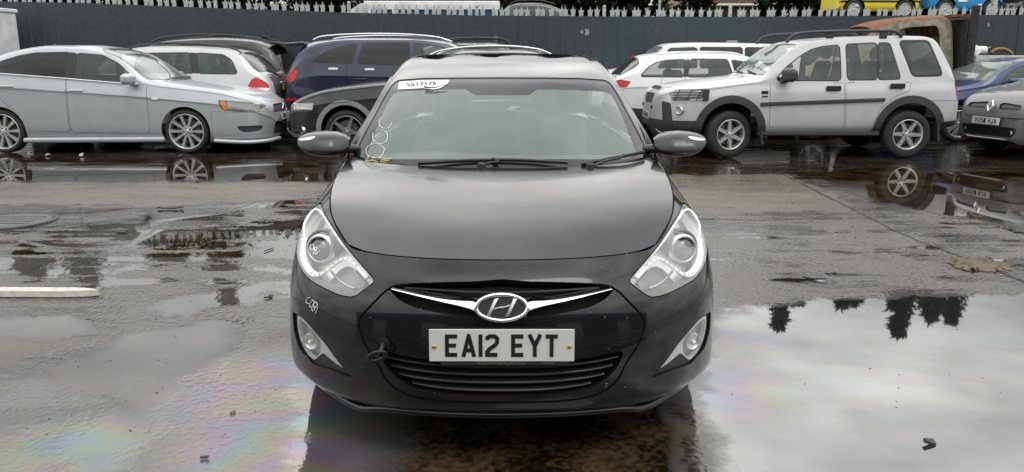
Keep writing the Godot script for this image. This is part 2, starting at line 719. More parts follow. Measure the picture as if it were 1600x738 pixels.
func make_materials() -> void:
	dust_tex = grey_tex(5, 0.012, 0.78, 0.95, 5)
	dust_tex2 = grey_tex(6, 0.02, 0.88, 1.0, 5)
	dust_tex3 = grey_tex(7, 0.008, 0.955, 1.0, 6)
	M.black_paint = paint(0.0095, 0.0082, 0.0098, 0.3, 0.72, 0.14)
	M.black_paint.metallic_specular = 0.33
	M.silver_blue = paint(0.43, 0.455, 0.475, 0.5, 0.8, 0.36)
	M.silver = paint(0.52, 0.525, 0.535, 0.35, 0.7, 0.4)
	M.white_paint = paint(0.72, 0.73, 0.735, 0.0, 0.8, 0.4)
	M.navy = paint(0.006, 0.011, 0.038, 0.3, 0.9, 0.3)
	M.dark_grey_paint = paint(0.012, 0.0125, 0.014, 0.3, 0.9, 0.3)
	M.blue_paint = paint(0.012, 0.026, 0.10, 0.25, 0.8, 0.35)
	M.grey_paint = paint(0.13, 0.13, 0.135, 0.5, 0.8, 0.35)
	M.yellow_paint = paint(0.80, 0.62, 0.03, 0.0, 0.5, 0.45)
	M.sky_blue_paint = paint(0.015, 0.24, 0.55, 0.0, 0.5, 0.45)
	M.black = mat(0.012, 0.012, 0.013, 0.45)
	M.satin_black = mat(0.014, 0.014, 0.015, 0.3)
	M.plastic = mat(0.035, 0.036, 0.038, 0.62)
	M.grey_plastic = mat(0.20, 0.21, 0.22, 0.5)
	M.void = mat(0.006, 0.006, 0.006, 0.9)
	M.rubber = tinted(mat(0.028, 0.028, 0.029, 0.75), 31, 0.6, 1.0, 6.0)
	M.chrome = mat(0.85, 0.86, 0.88, 0.07, 1.0)
	M.satin_chrome = mat(0.62, 0.63, 0.65, 0.3, 1.0)
	M.alloy = mat(0.60, 0.595, 0.58, 0.34, 0.75)
	M.alloy_grey = mat(0.30, 0.30, 0.31, 0.36, 0.75)
	M.disc = mat(0.10, 0.095, 0.09, 0.5, 0.6)
	M.plate_white = mat(0.52, 0.53, 0.50, 0.38)
	M.plate_yellow = mat(0.75, 0.50, 0.02, 0.38)
	M.ink = mat(0.008, 0.008, 0.009, 0.45)
	M.brass = mat(0.45, 0.33, 0.14, 0.4, 0.8)
	M.screen_glass = glass(0.44, 0.53, 0.48, 0.23)
	M.side_glass = glass(0.10, 0.14, 0.13, 0.24)
	M.dark_glass = glass(0.008, 0.009, 0.010, 0.90)
	M.lens = glass(0.75, 0.76, 0.76, 0.10)
	M.hazy_lens = glass(0.78, 0.79, 0.78, 0.15)
	M.smoke_lens = glass(0.5, 0.5, 0.45, 0.25)
	M.reflector = mat(0.62, 0.63, 0.615, 0.3, 0.55)
	M.lamp_grey = mat(0.15, 0.15, 0.145, 0.3, 0.4)
	M.chip = mat(0.45, 0.44, 0.42, 0.8)
	M.fog_trim = mat(0.66, 0.66, 0.67, 0.34, 0.6)
	M.led_cell = mat(0.5, 0.5, 0.49, 0.3)
	M.led = mat(0.70, 0.71, 0.70, 0.25)
	M.lens_white = mat(0.75, 0.75, 0.74, 0.15)
	M.red_lens = mat(0.42, 0.012, 0.014, 0.12)
	M.orange_lens = mat(0.75, 0.22, 0.02, 0.15)
	M.frit = mat(0.012, 0.013, 0.014, 0.06)
	M.roof_glass = mat(0.008, 0.008, 0.009, 0.04)
	M.mirror_paint = paint(0.014, 0.014, 0.015, 0.3, 0.5, 0.25)
	M.lamp_dark = mat(0.07, 0.07, 0.068, 0.3)
	M.lamp_mid = mat(0.42, 0.42, 0.40, 0.35, 0.3)
	M.projector = mat(0.05, 0.055, 0.06, 0.05, 0.0, 1.0)
	M.seat = tinted(mat(0.07, 0.07, 0.072, 0.85), 33, 0.7, 1.0, 8.0)
	M.trim_light = mat(0.30, 0.30, 0.29, 0.8)
	M.dash = mat(0.045, 0.046, 0.048, 0.7)
	M.chalk = mat(0.85, 0.85, 0.84, 0.8)
	M.chalk_yellow = mat(0.80, 0.66, 0.25, 0.8)
	M.paper = mat(0.82, 0.82, 0.81, 0.6)
	M.paper.cull_mode = BaseMaterial3D.CULL_DISABLED
	M.galv = tinted(mat(0.64, 0.68, 0.66, 0.42, 0.35), 35, 0.65, 1.0, 3.0)
	M.cladding = tinted(mat(0.038, 0.053, 0.062, 0.42), 36, 0.75, 1.0, 0.8, 512)
	M.cladding_b = tinted(mat(0.042, 0.057, 0.066, 0.40), 47, 0.75, 1.0, 0.8, 512)
	M.scuff = mat(0.22, 0.24, 0.25, 0.7)
	M.tar = mat(0.018, 0.017, 0.016, 0.5)
	M.lid = tinted(mat(0.11, 0.108, 0.11, 0.45, 0.2), 48, 0.7, 1.0, 3.0)
	M.tint_glass = glass(0.02, 0.025, 0.024, 0.5)
	M.rag = mat(0.13, 0.10, 0.07, 0.8)
	M.grit = mat(0.16, 0.15, 0.14, 0.6)
	M.wood_pale = tinted(mat(0.60, 0.585, 0.53, 0.7), 37, 0.82, 1.0, 2.5)
	M.rust = tinted(mat(0.34, 0.135, 0.05, 0.8), 38, 0.4, 1.0, 0.8, 512)
	M.burnt = tinted(mat(0.34, 0.31, 0.235, 0.75), 39, 0.5, 1.0, 0.55, 512)
	M.char = tinted(mat(0.05, 0.045, 0.04, 0.85), 40, 0.4, 1.0, 1.5)
	M.bark = tinted(mat(0.09, 0.065, 0.045, 0.9), 41, 0.5, 1.0, 2.0)
	M.brick = mat(0.30, 0.12, 0.07, 0.85)
	M.roof_tile = tinted(mat(0.20, 0.135, 0.10, 0.8), 43, 0.7, 1.0, 1.0)
	M.white_panel = tinted(mat(0.72, 0.73, 0.73, 0.5), 44, 0.85, 1.0, 0.5)
	M.iron = tinted(mat(0.055, 0.055, 0.065, 0.4, 0.5), 45, 0.6, 1.0, 4.0)
	M.tarp_blue = mat(0.02, 0.06, 0.20, 0.6)
	M.copper = tinted(mat(0.35, 0.19, 0.09, 0.55, 0.4), 46, 0.6, 1.0, 4.0)

func conifer_leaf() -> StandardMaterial3D:
	var m := mat(1, 1, 1, 0.7, 0.0, 0.3)
	m.vertex_color_use_as_albedo = true
	m.backlight_enabled = true
	m.backlight = Color(0.12, 0.15, 0.06)
	m.cull_mode = BaseMaterial3D.CULL_DISABLED
	return m

# ------------------------------------------------------------------ camera, sky, light
func make_view() -> void:
	var cam := Camera3D.new()
	cam.name = "camera"
	cam.position = Vector3(0, 1.52, 0)
	cam.rotation = Vector3(-atan(282.0 / 1250.0), 0, 0)
	cam.near = 0.05
	cam.far = 400.0
	cam.keep_aspect = Camera3D.KEEP_HEIGHT
	cam.projection = Camera3D.PROJECTION_FRUSTUM
	cam.size = cam.near * 738.0 / 1250.0
	cam.frustum_offset = Vector2(cam.near * 16.0 / 1250.0, 0)
	add_child(cam)
	cam.current = true

	var w := 512
	var h := 256
	var im := Image.create(w, h, false, Image.FORMAT_RGBF)
	var a := noise(71, 2.0, 5)
	var b := noise(72, 0.9, 3)
	for y in h:
		var up := sin((0.5 - (y + 0.5) / h) * PI)
		var flat_r := sqrt(1.0 - up * up)
		for x in w:
			var th := (x + 0.5) / w * TAU
			var u := maxf(up, 0.0)
			# a layer of cloud seen from below: stretched towards the horizon
			var k := 1.0 / (u + 0.28)
			var q := Vector3(cos(th) * flat_r * k, u * 0.6, sin(th) * flat_r * k)
			var c := a.get_noise_3dv(q) * 0.55 + b.get_noise_3dv(q) * 0.6
			var lum := (1.0 + 3.0 * u) / 4.0 * 2.75 * (1.0 + 1.0 * c)
			if up < 0.0:
				lum = 0.12
			var blue := clampf(0.5 - c, 0.0, 1.0) * 0.06
			im.set_pixel(x, y, Color(lum * (1.025 - blue), lum, lum * (0.965 + blue)))
	var pm := PanoramaSkyMaterial.new()
	pm.panorama = ImageTexture.create_from_image(im)
	var sky := Sky.new()
	sky.sky_material = pm
	var env := Environment.new()
	env.background_mode = Environment.BG_SKY
	env.sky = sky
	env.ambient_light_source = Environment.AMBIENT_SOURCE_SKY
	env.tonemap_mode = Environment.TONE_MAPPER_LINEAR
	env.tonemap_exposure = 1.0
	env.sdfgi_enabled = true
	env.ssao_enabled = true
	env.ssil_enabled = true
	var we := WorldEnvironment.new()
	we.name = "environment"
	we.environment = env
	add_child(we)

	var sun := DirectionalLight3D.new()
	sun.name = "sun"
	sun.light_energy = 0.25
	sun.light_color = Color(1.0, 0.97, 0.93)
	sun.light_angular_distance = 25.0
	sun.rotation_degrees = Vector3(-62, 25, 0)
	sun.shadow_enabled = true
	add_child(sun)

# ------------------------------------------------------------------ ground
# [kind, strength, x, d, ...] outlines on the ground, d metres before the camera
const PUDDLES := [
	["wide oily puddle reflecting grey sky right of the black car", [1.02, 4.1, 1.2, 4.45, 1.5, 4.72, 1.85, 4.9, 2.3, 4.98, 2.8, 5.06, 3.3, 5.0, 4.2, 5.1, 4.4, 3.0, 3.4, 1.5, 0.7, 1.5, 0.78, 2.7, 0.86, 3.4]],
	["dark muddy puddle under the nose of the black car", [-0.86, 4.2, -0.98, 3.5, -0.74, 2.75, -0.62, 1.5, 0.62, 1.5, 0.74, 2.72, 0.83, 3.4, 0.95, 4.3]],
	["shallow grey puddle on the ground left of the black car", [-2.1, 3.5, -2.28, 3.85, -2.16, 4.1, -1.96, 4.38, -1.66, 4.5, -1.5, 4.36, -1.36, 4.1, -1.48, 3.6, -1.46, 3.25, -1.46, 2.8, -1.6, 2.5, -1.72, 3.0, -1.72, 3.3]],
	["small bright puddle beyond the grey one on the left", [-2.25, 4.7, -2.1, 5.0, -1.9, 5.12, -1.66, 5.35, -1.5, 5.2, -1.56, 4.85, -1.76, 4.66, -1.86, 4.5]],
	["long mirror puddle in front of the silver off-roader's rear wheel", [4.2, 10.4, 4.9, 11.0, 5.7, 11.2, 5.9, 10.5, 6.5, 10.7, 7.6, 10.6, 9.5, 10.6, 9.5, 7.4, 6.6, 6.85, 5.6, 7.0, 4.9, 7.25, 4.35, 7.6, 4.15, 8.2, 4.0, 9.0]],
	["shallow puddle in front of the silver saloon", [-7.2, 11.1, -5.8, 10.8, -5.2, 11.3, -4.2, 11.5, -2.7, 11.4, -2.2, 10.2, -2.8, 9.85, -3.7, 10.05, -4.6, 9.85, -6.2, 9.9, -8.5, 9.95, -9.0, 11.0]],
	["dark water beside the black car's left headlight", [-1.0, 7.6, -1.9, 7.5, -2.3, 7.0, -1.9, 6.5, -2.2, 6.1, -1.5, 5.9, -0.9, 5.6]],
	["narrow puddle at the left edge near the pale board", [-3.2, 4.2, -2.9, 4.6, -2.45, 4.5, -2.3, 4.3, -2.6, 4.1]],
]
const SHEENS := [   # x, d, radius, strength
	[-1.0, 3.45, 0.75, 1.0], [-1.75, 2.85, 0.5, 0.75], [-0.9, 2.9, 0.6, 0.9], [-2.1, 3.4, 0.4, 0.35], [-1.3, 2.5, 0.5, 0.45], [1.05, 3.45, 0.4, 0.45], [1.3, 4.1, 0.35, 0.35], [1.9, 3.6, 0.9, 0.15], [2.3, 2.9, 0.8, 0.12],
	[3.0, 3.8, 0.8, 0.12], [-3.2, 6.8, 0.7, 0.2], [2.3, 6.6, 0.9, 0.15],
]
const DIRT := [
	[2.3, 10.4, 3.75, 10.5, 3.85, 9.0, 3.62, 7.9, 1.2, 7.6, 1.2, 10.3],
	[-9.0, 9.75, -4.25, 9.85, -2.0, 9.75, -2.0, 8.7, -3.5, 8.1, -5.3, 8.25, -9.0, 8.4],
	[-2.5, 3.9, -2.3, 4.3, -2.7, 4.6, -3.3, 4.3, -3.3, 3.6],
	[-1.0, 4.6, -1.5, 4.2, -1.35, 3.7, -1.0, 3.6],
]

func ground_fields(x0: float, d0: float, w: float, dd: float, nx: int, nd: int) -> Array:
	var pud := PackedFloat32Array()
	var she := PackedFloat32Array()
	var dir := PackedFloat32Array()
	pud.resize(nx * nd)
	she.resize(nx * nd)
	dir.resize(nx * nd)
	var polys := []
	for q in PUDDLES:
		polys.append(smooth2(v2(q[1]), 3))
	var dpolys := []
	for q in DIRT:
		dpolys.append(PackedVector2Array(v2(q)))
	for j in nd:
		var d := d0 + (j + 0.5) / nd * dd
		for i in nx:
			var at := Vector2(x0 + (i + 0.5) / nx * w, d)
			var best := 0.6
			for q in polys:
				best = minf(best, sdp(at, q))
			pud[j * nx + i] = clampf(0.5 - best, 0.0, 1.0)
			var s := 0.0
			for q in SHEENS:
				var k: float = 1.0 - Vector2((at.x - q[0]), at.y - q[1]).length() / q[2]
				if k > 0.0:
					s = maxf(s, minf(k * 1.8, 1.0) * q[3])
			she[j * nx + i] = s
			var e := 1.0
			for q in dpolys:
				e = minf(e, sdp(at, q))
			dir[j * nx + i] = clampf(0.5 - e, 0.0, 1.0)
	var out := []
	for f in [pud, she, dir]:
		out.append(Image.create_from_data(nx, nd, false, Image.FORMAT_RF, f.to_byte_array()))
	return out

func noise_map(sd: int, w: int, h: int, fx: float, fy: float, ox: float, oy: float, oct: int) -> PackedByteArray:
	# noise of fx, fy cycles a pixel, drawn small and stretched where one axis is coarser
	var f := noise(sd, fx, oct)
	f.offset = Vector3(ox / fx * fx, oy, 0)
	var hh := maxi(8, int(h * fy / fx))
	var im := f.get_image(w, hh, false, false, false)
	if hh != h:
		im.resize(w, h, Image.INTERPOLATE_CUBIC)
	return im.get_data()

func ground_material(x0: float, d0: float, w: float, dd: float, pw: int, ph: int, sd: int) -> ORMMaterial3D:
	var low := ground_fields(x0, d0, w, dd, int(pw / 10.0), int(ph / 10.0))
	for im in low:
		im.resize(pw, ph, Image.INTERPOLATE_CUBIC)
	var pud: PackedFloat32Array = low[0].get_data().to_float32_array()
	var she: PackedFloat32Array = low[1].get_data().to_float32_array()
	var dir: PackedFloat32Array = low[2].get_data().to_float32_array()
	var px := w / pw
	var pd := dd / ph
	var fine := noise_map(sd + 1, pw, ph, px * 24.0, px * 24.0, 0, 0, 4)
	var mid := noise_map(sd + 2, pw, ph, px * 2.6, px * 2.6, 0, 0, 5)
	var big := noise_map(sd + 3, pw, ph, px * 0.5, pd * 0.8, 0, 0, 4)
	var streak := noise_map(sd + 4, pw, ph, px * 0.7, pd * 4.2, 0, 0, 5)
	var film := noise_map(sd + 5, pw, ph, px * 0.9, pd * 1.6, 0, 0, 4)
	var alb := PackedByteArray()
	var orm := PackedByteArray()
	var hei := PackedByteArray()
	alb.resize(pw * ph * 3)
	orm.resize(pw * ph * 3)
	hei.resize(pw * ph)
	var rr := PackedFloat32Array()
	var gg := PackedFloat32Array()
	var bb := PackedFloat32Array()
	for i in 256:   # colours of a thin film as it thickens
		var t := i / 255.0 * TAU * 2.0
		rr.append(0.92 + 0.25 * cos(t))
		gg.append(0.92 + 0.20 * cos(t - 2.0))
		bb.append(0.95 + 0.28 * cos(t - 4.1))
	var srgb := PackedByteArray()
	for i in 1024:
		srgb.append(int(clampf(Color(i / 1023.0, 0, 0).linear_to_srgb().r, 0, 1) * 255))
	for j in ph:
		var d := d0 + (j + 0.5) * pd
		var far := clampf((d - 7.5) * 0.4, 0.0, 1.0)
		var tracks := clampf((d - 4.6) * 0.8, 0.0, 1.0) * clampf((9.5 - d) * 0.6, 0.0, 1.0)
		for i in pw:
			var k := j * pw + i
			var x := x0 + (i + 0.5) * px
			var nf := fine[k] / 255.0 - 0.5
			var nm := mid[k] / 255.0 - 0.5
			var nb := big[k] / 255.0 - 0.5
			var ns := streak[k] / 255.0 - 0.5
			var dt := dir[k] - 0.5 + nm * 0.4
			var brown := clampf(dt * 6.0 + 0.5, 0.0, 1.0)
			# standing water: the outline broken up by the lie of the ground
			var lvl := (pud[k] - 0.5) + nm * 0.22 + nf * 0.05 + ns * 0.10
			var left := clampf(0.5 - x * 0.4, 0.15, 1.0)
			var dark := ns * 1.0 + nm * 0.6 + nf * 0.35 + tracks * 0.34 * left + far * 0.14 - 0.25
			lvl = maxf(lvl, minf(dark, 0.12) - brown * 0.2)
			var wet := clampf(lvl * 8.0 + 0.55, 0.0, 1.0)
			var base := lerpf(0.052, 0.019, far) * (1.0 + nb * 0.5 + nm * 0.6) + nf * 0.10  # far ground darker: wetness, plus shade under the parked cars put into the colour
			base = maxf(base, 0.06 * brown)
			base = clampf(base, 0.012, 0.3)
			# damp patches: darker and smoother than the drier crust
			var damp := clampf((nb * 1.2 + nm * 0.7 + ns * 0.9 + 0.12 * left * tracks + 0.05) * 5.0, 0.0, 1.0) * (1.0 - brown * 0.6)
			base = lerpf(base, base * 0.36, damp)
			var r := base * 1.20
			var g := base * 0.98
			var b := base * 0.77
			r = lerpf(r, base * 1.15 + 0.006, brown)
			g = lerpf(g, base * 0.96 + 0.004, brown)
			b = lerpf(b, base * 0.74 + 0.002, brown)
			# under water the bottom shows dark and muddy
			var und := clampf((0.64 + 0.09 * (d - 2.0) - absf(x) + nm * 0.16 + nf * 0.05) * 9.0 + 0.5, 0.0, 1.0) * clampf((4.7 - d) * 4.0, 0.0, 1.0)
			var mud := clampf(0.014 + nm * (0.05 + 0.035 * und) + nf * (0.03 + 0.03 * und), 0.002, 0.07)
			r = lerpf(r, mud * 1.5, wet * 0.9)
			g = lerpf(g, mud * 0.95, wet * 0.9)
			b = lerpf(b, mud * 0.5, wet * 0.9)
			var rough := lerpf(clampf(lerpf(0.34, 0.20, far) + nf * 0.45 + nm * 0.25 + brown * 0.15, 0.10, 0.75) * lerpf(1.0, 0.55, damp), 0.02, wet)
			# oil on the water: a mirror share with the colours of a thin film
			var sheen := clampf(she[k] * (1.0 + nb * 0.8 + nm * 0.5), 0.0, 1.0)
			var oil := 0.0
			if lvl > 0.0 and d < 6.0 and d > 1.0:
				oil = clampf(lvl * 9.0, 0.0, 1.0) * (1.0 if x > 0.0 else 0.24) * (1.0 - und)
			oil = maxf(oil, sheen * (0.58 if wet < 0.5 else 0.72))
			var metal := 0.0
			if oil > 0.0:
				var s := clampf(sheen * 0.8, 0.0, 1.0)
				var fi := int(fposmod((film[k] / 255.0) * 300.0 + nm * 40.0 + (d * 60.0 - x * 110.0 if x < 0.9 else d * 25.0), 255.0))
				var swirl := film[k] / 255.0 - 0.5
				var f0 := (0.30 + swirl * 0.20 + nm * 0.08) if wet > 0.5 and x > 0.9 else 0.30
				r = lerpf(r, f0 * lerpf(1.0, rr[fi], s), oil)
				g = lerpf(g, f0 * lerpf(1.0, gg[fi], s), oil)
				b = lerpf(b, f0 * lerpf(0.97, bb[fi], s), oil)
				metal = oil * 0.96
				rough = lerpf(rough, minf(rough, 0.30), oil)
			alb[k * 3] = srgb[clampi(int(r * 1023), 2, 1023)]
			alb[k * 3 + 1] = srgb[clampi(int(g * 1023), 2, 1023)]
			alb[k * 3 + 2] = srgb[clampi(int(b * 1023), 2, 1023)]
			orm[k * 3] = 255
			orm[k * 3 + 1] = int(rough * 255)
			orm[k * 3 + 2] = int(metal * 255)
			hei[k] = int(clampf(0.5 + (nf * 0.85 + nm * 0.5 + ns * 0.25) * (1.0 - wet) - wet * 0.06, 0, 1) * 255)
	var m := ORMMaterial3D.new()
	m.albedo_texture = ImageTexture.create_from_image(Image.create_from_data(pw, ph, false, Image.FORMAT_RGB8, alb))
	m.orm_texture = ImageTexture.create_from_image(Image.create_from_data(pw, ph, false, Image.FORMAT_RGB8, orm))
	m.heightmap_enabled = true
	m.heightmap_texture = ImageTexture.create_from_image(Image.create_from_data(pw, ph, false, Image.FORMAT_L8, hei))
	m.heightmap_scale = 0.4
	m.metallic_specular = 0.62
	m.texture_repeat = false
	return m

func ground_sheet(x0: float, d0: float, w: float, dd: float, nx: int, nd: int, y: float) -> Geo:
	var rows := []
	for j in nd + 1:
		var row := PackedVector3Array()
		for i in nx + 1:
			row.append(Vector3(x0 + w * i / nx, y, -(d0 + dd * j / nd)))
		rows.append(row)
	return grid(rows)

const G := 0.88
const FAR := [-17.0, -6.0, 34.0, 27.0]
const NEAR := [-4.5, 1.5, 9.0, 7.0]

func make_ground() -> void:
	var plain := mat(0.10, 0.095, 0.09, 0.5)
	var out := put("ground", ground_sheet(-250, -250, 500, 500, 1, 1, -0.008), plain)
	setting(out, "structure", "wet grey ground running on beyond the yard")
	var fm := ground_material(FAR[0], FAR[1], FAR[2], FAR[3], int(1536 * G), int(1024 * G), 100)
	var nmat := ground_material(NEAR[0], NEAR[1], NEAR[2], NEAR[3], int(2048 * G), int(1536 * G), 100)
	for s in 2:
		var b: Array = [FAR, NEAR][s]
		var uv := func(q: Vector3) -> Vector2: return Vector2((q.x - b[0]) / b[2], (-q.z - b[1]) / b[3])
		var g := ground_sheet(b[0], b[1], b[2], b[3], [110, 150][s], [90, 120][s], [-0.004, 0.0][s])
		for q in PUDDLES:
			var poly := smooth2(v2(q[1]), 3)
			for i in poly.size():
				poly[i].y = -poly[i].y
			var lo := poly[0]
			for e in poly:
				lo = lo.max(e)
			# a puddle is drawn on the sheet that it lies on: the near ones on the near sheet
			var near: bool = -lo.y < 7.2 and absf(poly[0].x) < 4.0
			if near != (s == 1):
				continue
			var parts := split(g, field(g, poly, 2))
			if parts[0].t.size():
				var o := MeshInstance3D.new()
				o.name = "puddle"
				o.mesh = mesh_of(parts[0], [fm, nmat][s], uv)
				place(o)
				setting(o, "structure", q[0])
			g = parts[1]
		var o := MeshInstance3D.new()
		o.name = ["yard_ground", "yard_foreground"][s]
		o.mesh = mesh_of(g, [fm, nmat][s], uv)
		place(o)
		setting(o, "structure", ["wet stained concrete yard between the rows of cars", "wet gritty ground with oil sheen in front of the black car"][s])

# ------------------------------------------------------------------ wheels: the outer face looks along +z, the axle along z
var wheel_cache := {}
func wheel(r: float, rim: float, width: float, spokes: int, style: int, m: Material, steer := 0.0) -> Node3D:
	var key := "%s %s %s %s %s %s" % [r, rim, width, spokes, style, m.get_instance_id()]
	if not wheel_cache.has(key):
		var h := width / 2
		var tyre := lathe(v2([rim - 0.01, h - 0.03, rim, h - 0.008, rim + 0.012, h - 0.004, lerpf(rim, r, 0.35), h + 0.006, lerpf(rim, r, 0.7), h + 0.002, r - 0.016, h - 0.012, r - 0.004, h - 0.030, r, h - 0.052,
			r, h - 0.062, r - 0.006, h - 0.064, r - 0.006, h - 0.070, r, h - 0.072, r, 0.006, r - 0.006, 0.004, r - 0.006, -0.004, r, -0.006, r, -h + 0.05, r - 0.012, -h + 0.02, lerpf(rim, r, 0.5), -h, rim, -h + 0.01, rim - 0.01, -h + 0.03]), 48)
		var barrel := lathe(v2([rim + 0.004, h - 0.004, rim + 0.001, h + 0.002, rim - 0.008, h + 0.002, rim - 0.014, h - 0.010, rim - 0.022, h - 0.05, rim - 0.03, -h + 0.02]), 48)
		var face := Geo.new()
		var hub := 0.075 if style != 2 else 0.085
		var z1 := h - 0.012
		for k in spokes:
			var a := TAU * k / spokes + (PI / 2 if style != 1 else PI / 2 + PI / 6)
			var b := Basis(Vector3.BACK, a)
			var reach := rim - 0.008
			var pair := [0.0] if style != 3 else [-0.13, 0.13]
			for e in pair:
				var bb := Basis(Vector3.BACK, a + e)
				var w0 := [0.026, 0.034, 0.017, 0.017, 0.034][style] as float
				var w1 := [0.019, 0.026, 0.030, 0.014, 0.024][style] as float
				if style == 0:
					w0 = 0.018
					w1 = 0.026
				var poly := PackedVector2Array([Vector2(hub * 0.6, -w0), Vector2(reach * 0.7, -lerpf(w0, w1, 0.6)), Vector2(reach, -w1), Vector2(reach, w1), Vector2(reach * 0.7, lerpf(w0, w1, 0.6)), Vector2(hub * 0.6, w0)])
				var sp := prism(poly, z1 - 0.045, z1, 0.005)
				# dished: the spoke leans in towards the hub
				for i in sp.v.size():
					var q := sp.v[i]
					q.z -= 0.030 * (1.0 - q.x / reach)
					sp.v[i] = q
				add(face, moved(sp, Transform3D(bb, Vector3.ZERO)))
		add(face, moved(lathe(v2([hub, -0.04, hub, -0.004, hub - 0.008, 0.004, 0.036, 0.002, 0.034, 0.006, 0.028, 0.009, 0.0, 0.010]), 28), Transform3D(Basis(), Vector3(0, 0, z1 - 0.026))))
		var nuts := Geo.new()
		for k in 5:
			var a := TAU * k / 5 + PI / 2
			add(nuts, moved(lathe(v2([0.011, 0.0, 0.011, 0.004, 0.0, 0.003]), 10), Transform3D(Basis(), Vector3(cos(a) * 0.055, sin(a) * 0.055, z1 - 0.022))))
		wheel_cache[key] = [mesh_of(tyre, M.rubber), mesh_of(add(barrel, face), m), mesh_of(nuts, M.ink), mesh_of(lathe(v2([rim * 0.72, -0.02, rim * 0.72, 0.01, 0.03, 0.012, 0.0, 0.012]), 28), M.disc), mesh_of(lathe(v2([rim - 0.02, -0.03, 0.0, -0.03]), 24), M.void)]
	var o := Node3D.new()
	o.name = "wheel"
	var names := ["tyre", "rim", "wheel_nuts", "brake_disc", "wheel_back"]
	for i in 5:
		var c := MeshInstance3D.new()
		c.name = names[i]
		c.mesh = wheel_cache[key][i]
		if i == 2:
			fine(c)
		o.add_child(c)
	return o

# ------------------------------------------------------------------ the black saloon in front: nets of (across, up, back from the nose) points
const BODY_NET := [
	[[0, 0.19, 0.1], [0, 0.235, 0.03], [0, 0.36, 0.0], [0, 0.5, 0], [0, 0.62, 0.03], [0, 0.71, 0.085], [0, 0.778, 0.165]],
	[[0.28, 0.19, 0.11], [0.28, 0.238, 0.045], [0.28, 0.36, 0.015], [0.28, 0.5, 0.015], [0.28, 0.62, 0.045], [0.28, 0.71, 0.1], [0.28, 0.781, 0.18]],
	[[0.5, 0.185, 0.17], [0.5, 0.235, 0.11], [0.51, 0.36, 0.085], [0.51, 0.5, 0.08], [0.505, 0.62, 0.11], [0.5, 0.71, 0.165], [0.49, 0.788, 0.235]],
	[[0.685, 0.188, 0.285], [0.69, 0.242, 0.225], [0.685, 0.36, 0.195], [0.685, 0.5, 0.185], [0.675, 0.62, 0.21], [0.65, 0.72, 0.275], [0.6, 0.8, 0.32]],
	[[0.80, 0.205, 0.41], [0.818, 0.255, 0.355], [0.805, 0.37, 0.315], [0.807, 0.5, 0.305], [0.8, 0.63, 0.335], [0.775, 0.755, 0.42], [0.7, 0.862, 0.53]],
	[[0.872, 0.215, 0.535], [0.888, 0.268, 0.485], [0.885, 0.37, 0.455], [0.878, 0.5, 0.45], [0.872, 0.64, 0.485], [0.845, 0.785, 0.58], [0.745, 0.905, 0.7]],
	[[0.865, 0.22, 0.72], [0.892, 0.28, 0.69], [0.905, 0.385, 0.66], [0.908, 0.51, 0.655], [0.9, 0.655, 0.69], [0.872, 0.81, 0.78], [0.775, 0.94, 0.9]],
	[[0.87, 0.22, 0.97], [0.895, 0.28, 0.96], [0.912, 0.385, 0.95], [0.915, 0.52, 0.95], [0.908, 0.67, 0.97], [0.88, 0.83, 1.02], [0.79, 0.97, 1.12]],
	[[0.865, 0.22, 1.35], [0.89, 0.28, 1.35], [0.908, 0.4, 1.35], [0.912, 0.54, 1.35], [0.905, 0.69, 1.36], [0.885, 0.85, 1.37], [0.8, 0.998, 1.4]],
	[[0.86, 0.22, 2.0], [0.885, 0.28, 2.0], [0.905, 0.42, 2.0], [0.91, 0.56, 2.0], [0.905, 0.71, 2.0], [0.885, 0.88, 2.0], [0.825, 1.005, 2.0]],
	[[0.86, 0.22, 2.9], [0.885, 0.28, 2.9], [0.905, 0.42, 2.9], [0.91, 0.58, 2.9], [0.905, 0.74, 2.9], [0.885, 0.9, 2.9], [0.825, 1.015, 2.9]],
	[[0.86, 0.22, 3.7], [0.885, 0.28, 3.7], [0.908, 0.42, 3.7], [0.912, 0.6, 3.7], [0.9, 0.76, 3.7], [0.87, 0.92, 3.7], [0.79, 1.02, 3.7]],
	[[0.82, 0.24, 4.3], [0.85, 0.3, 4.35], [0.87, 0.44, 4.38], [0.875, 0.62, 4.4], [0.865, 0.78, 4.4], [0.83, 0.93, 4.35], [0.72, 1.03, 4.3]],
	[[0.62, 0.26, 4.6], [0.65, 0.32, 4.66], [0.68, 0.46, 4.69], [0.69, 0.64, 4.7], [0.68, 0.8, 4.69], [0.65, 0.93, 4.66], [0.58, 1.02, 4.6]],
	[[0, 0.27, 4.66], [0, 0.33, 4.72], [0, 0.47, 4.75], [0, 0.65, 4.76], [0, 0.81, 4.75], [0, 0.94, 4.72], [0, 1.02, 4.68]],
]
const HOOD_NET := [
	[[0, 0.778, 0.165], [0, 0.856, 0.42], [0, 0.905, 0.64], [0, 0.941, 0.86], [0, 0.966, 1.06], [0, 0.98, 1.21]],
	[[0.28, 0.781, 0.18], [0.25, 0.857, 0.43], [0.26, 0.906, 0.65], [0.27, 0.942, 0.87], [0.27, 0.967, 1.07], [0.28, 0.98, 1.235]],
	[[0.49, 0.788, 0.235], [0.48, 0.858, 0.46], [0.51, 0.908, 0.67], [0.53, 0.945, 0.89], [0.54, 0.972, 1.1], [0.55, 0.985, 1.3]],
	[[0.6, 0.8, 0.32], [0.7, 0.862, 0.53], [0.745, 0.905, 0.7], [0.775, 0.94, 0.9], [0.79, 0.97, 1.12], [0.8, 0.998, 1.4]],
]
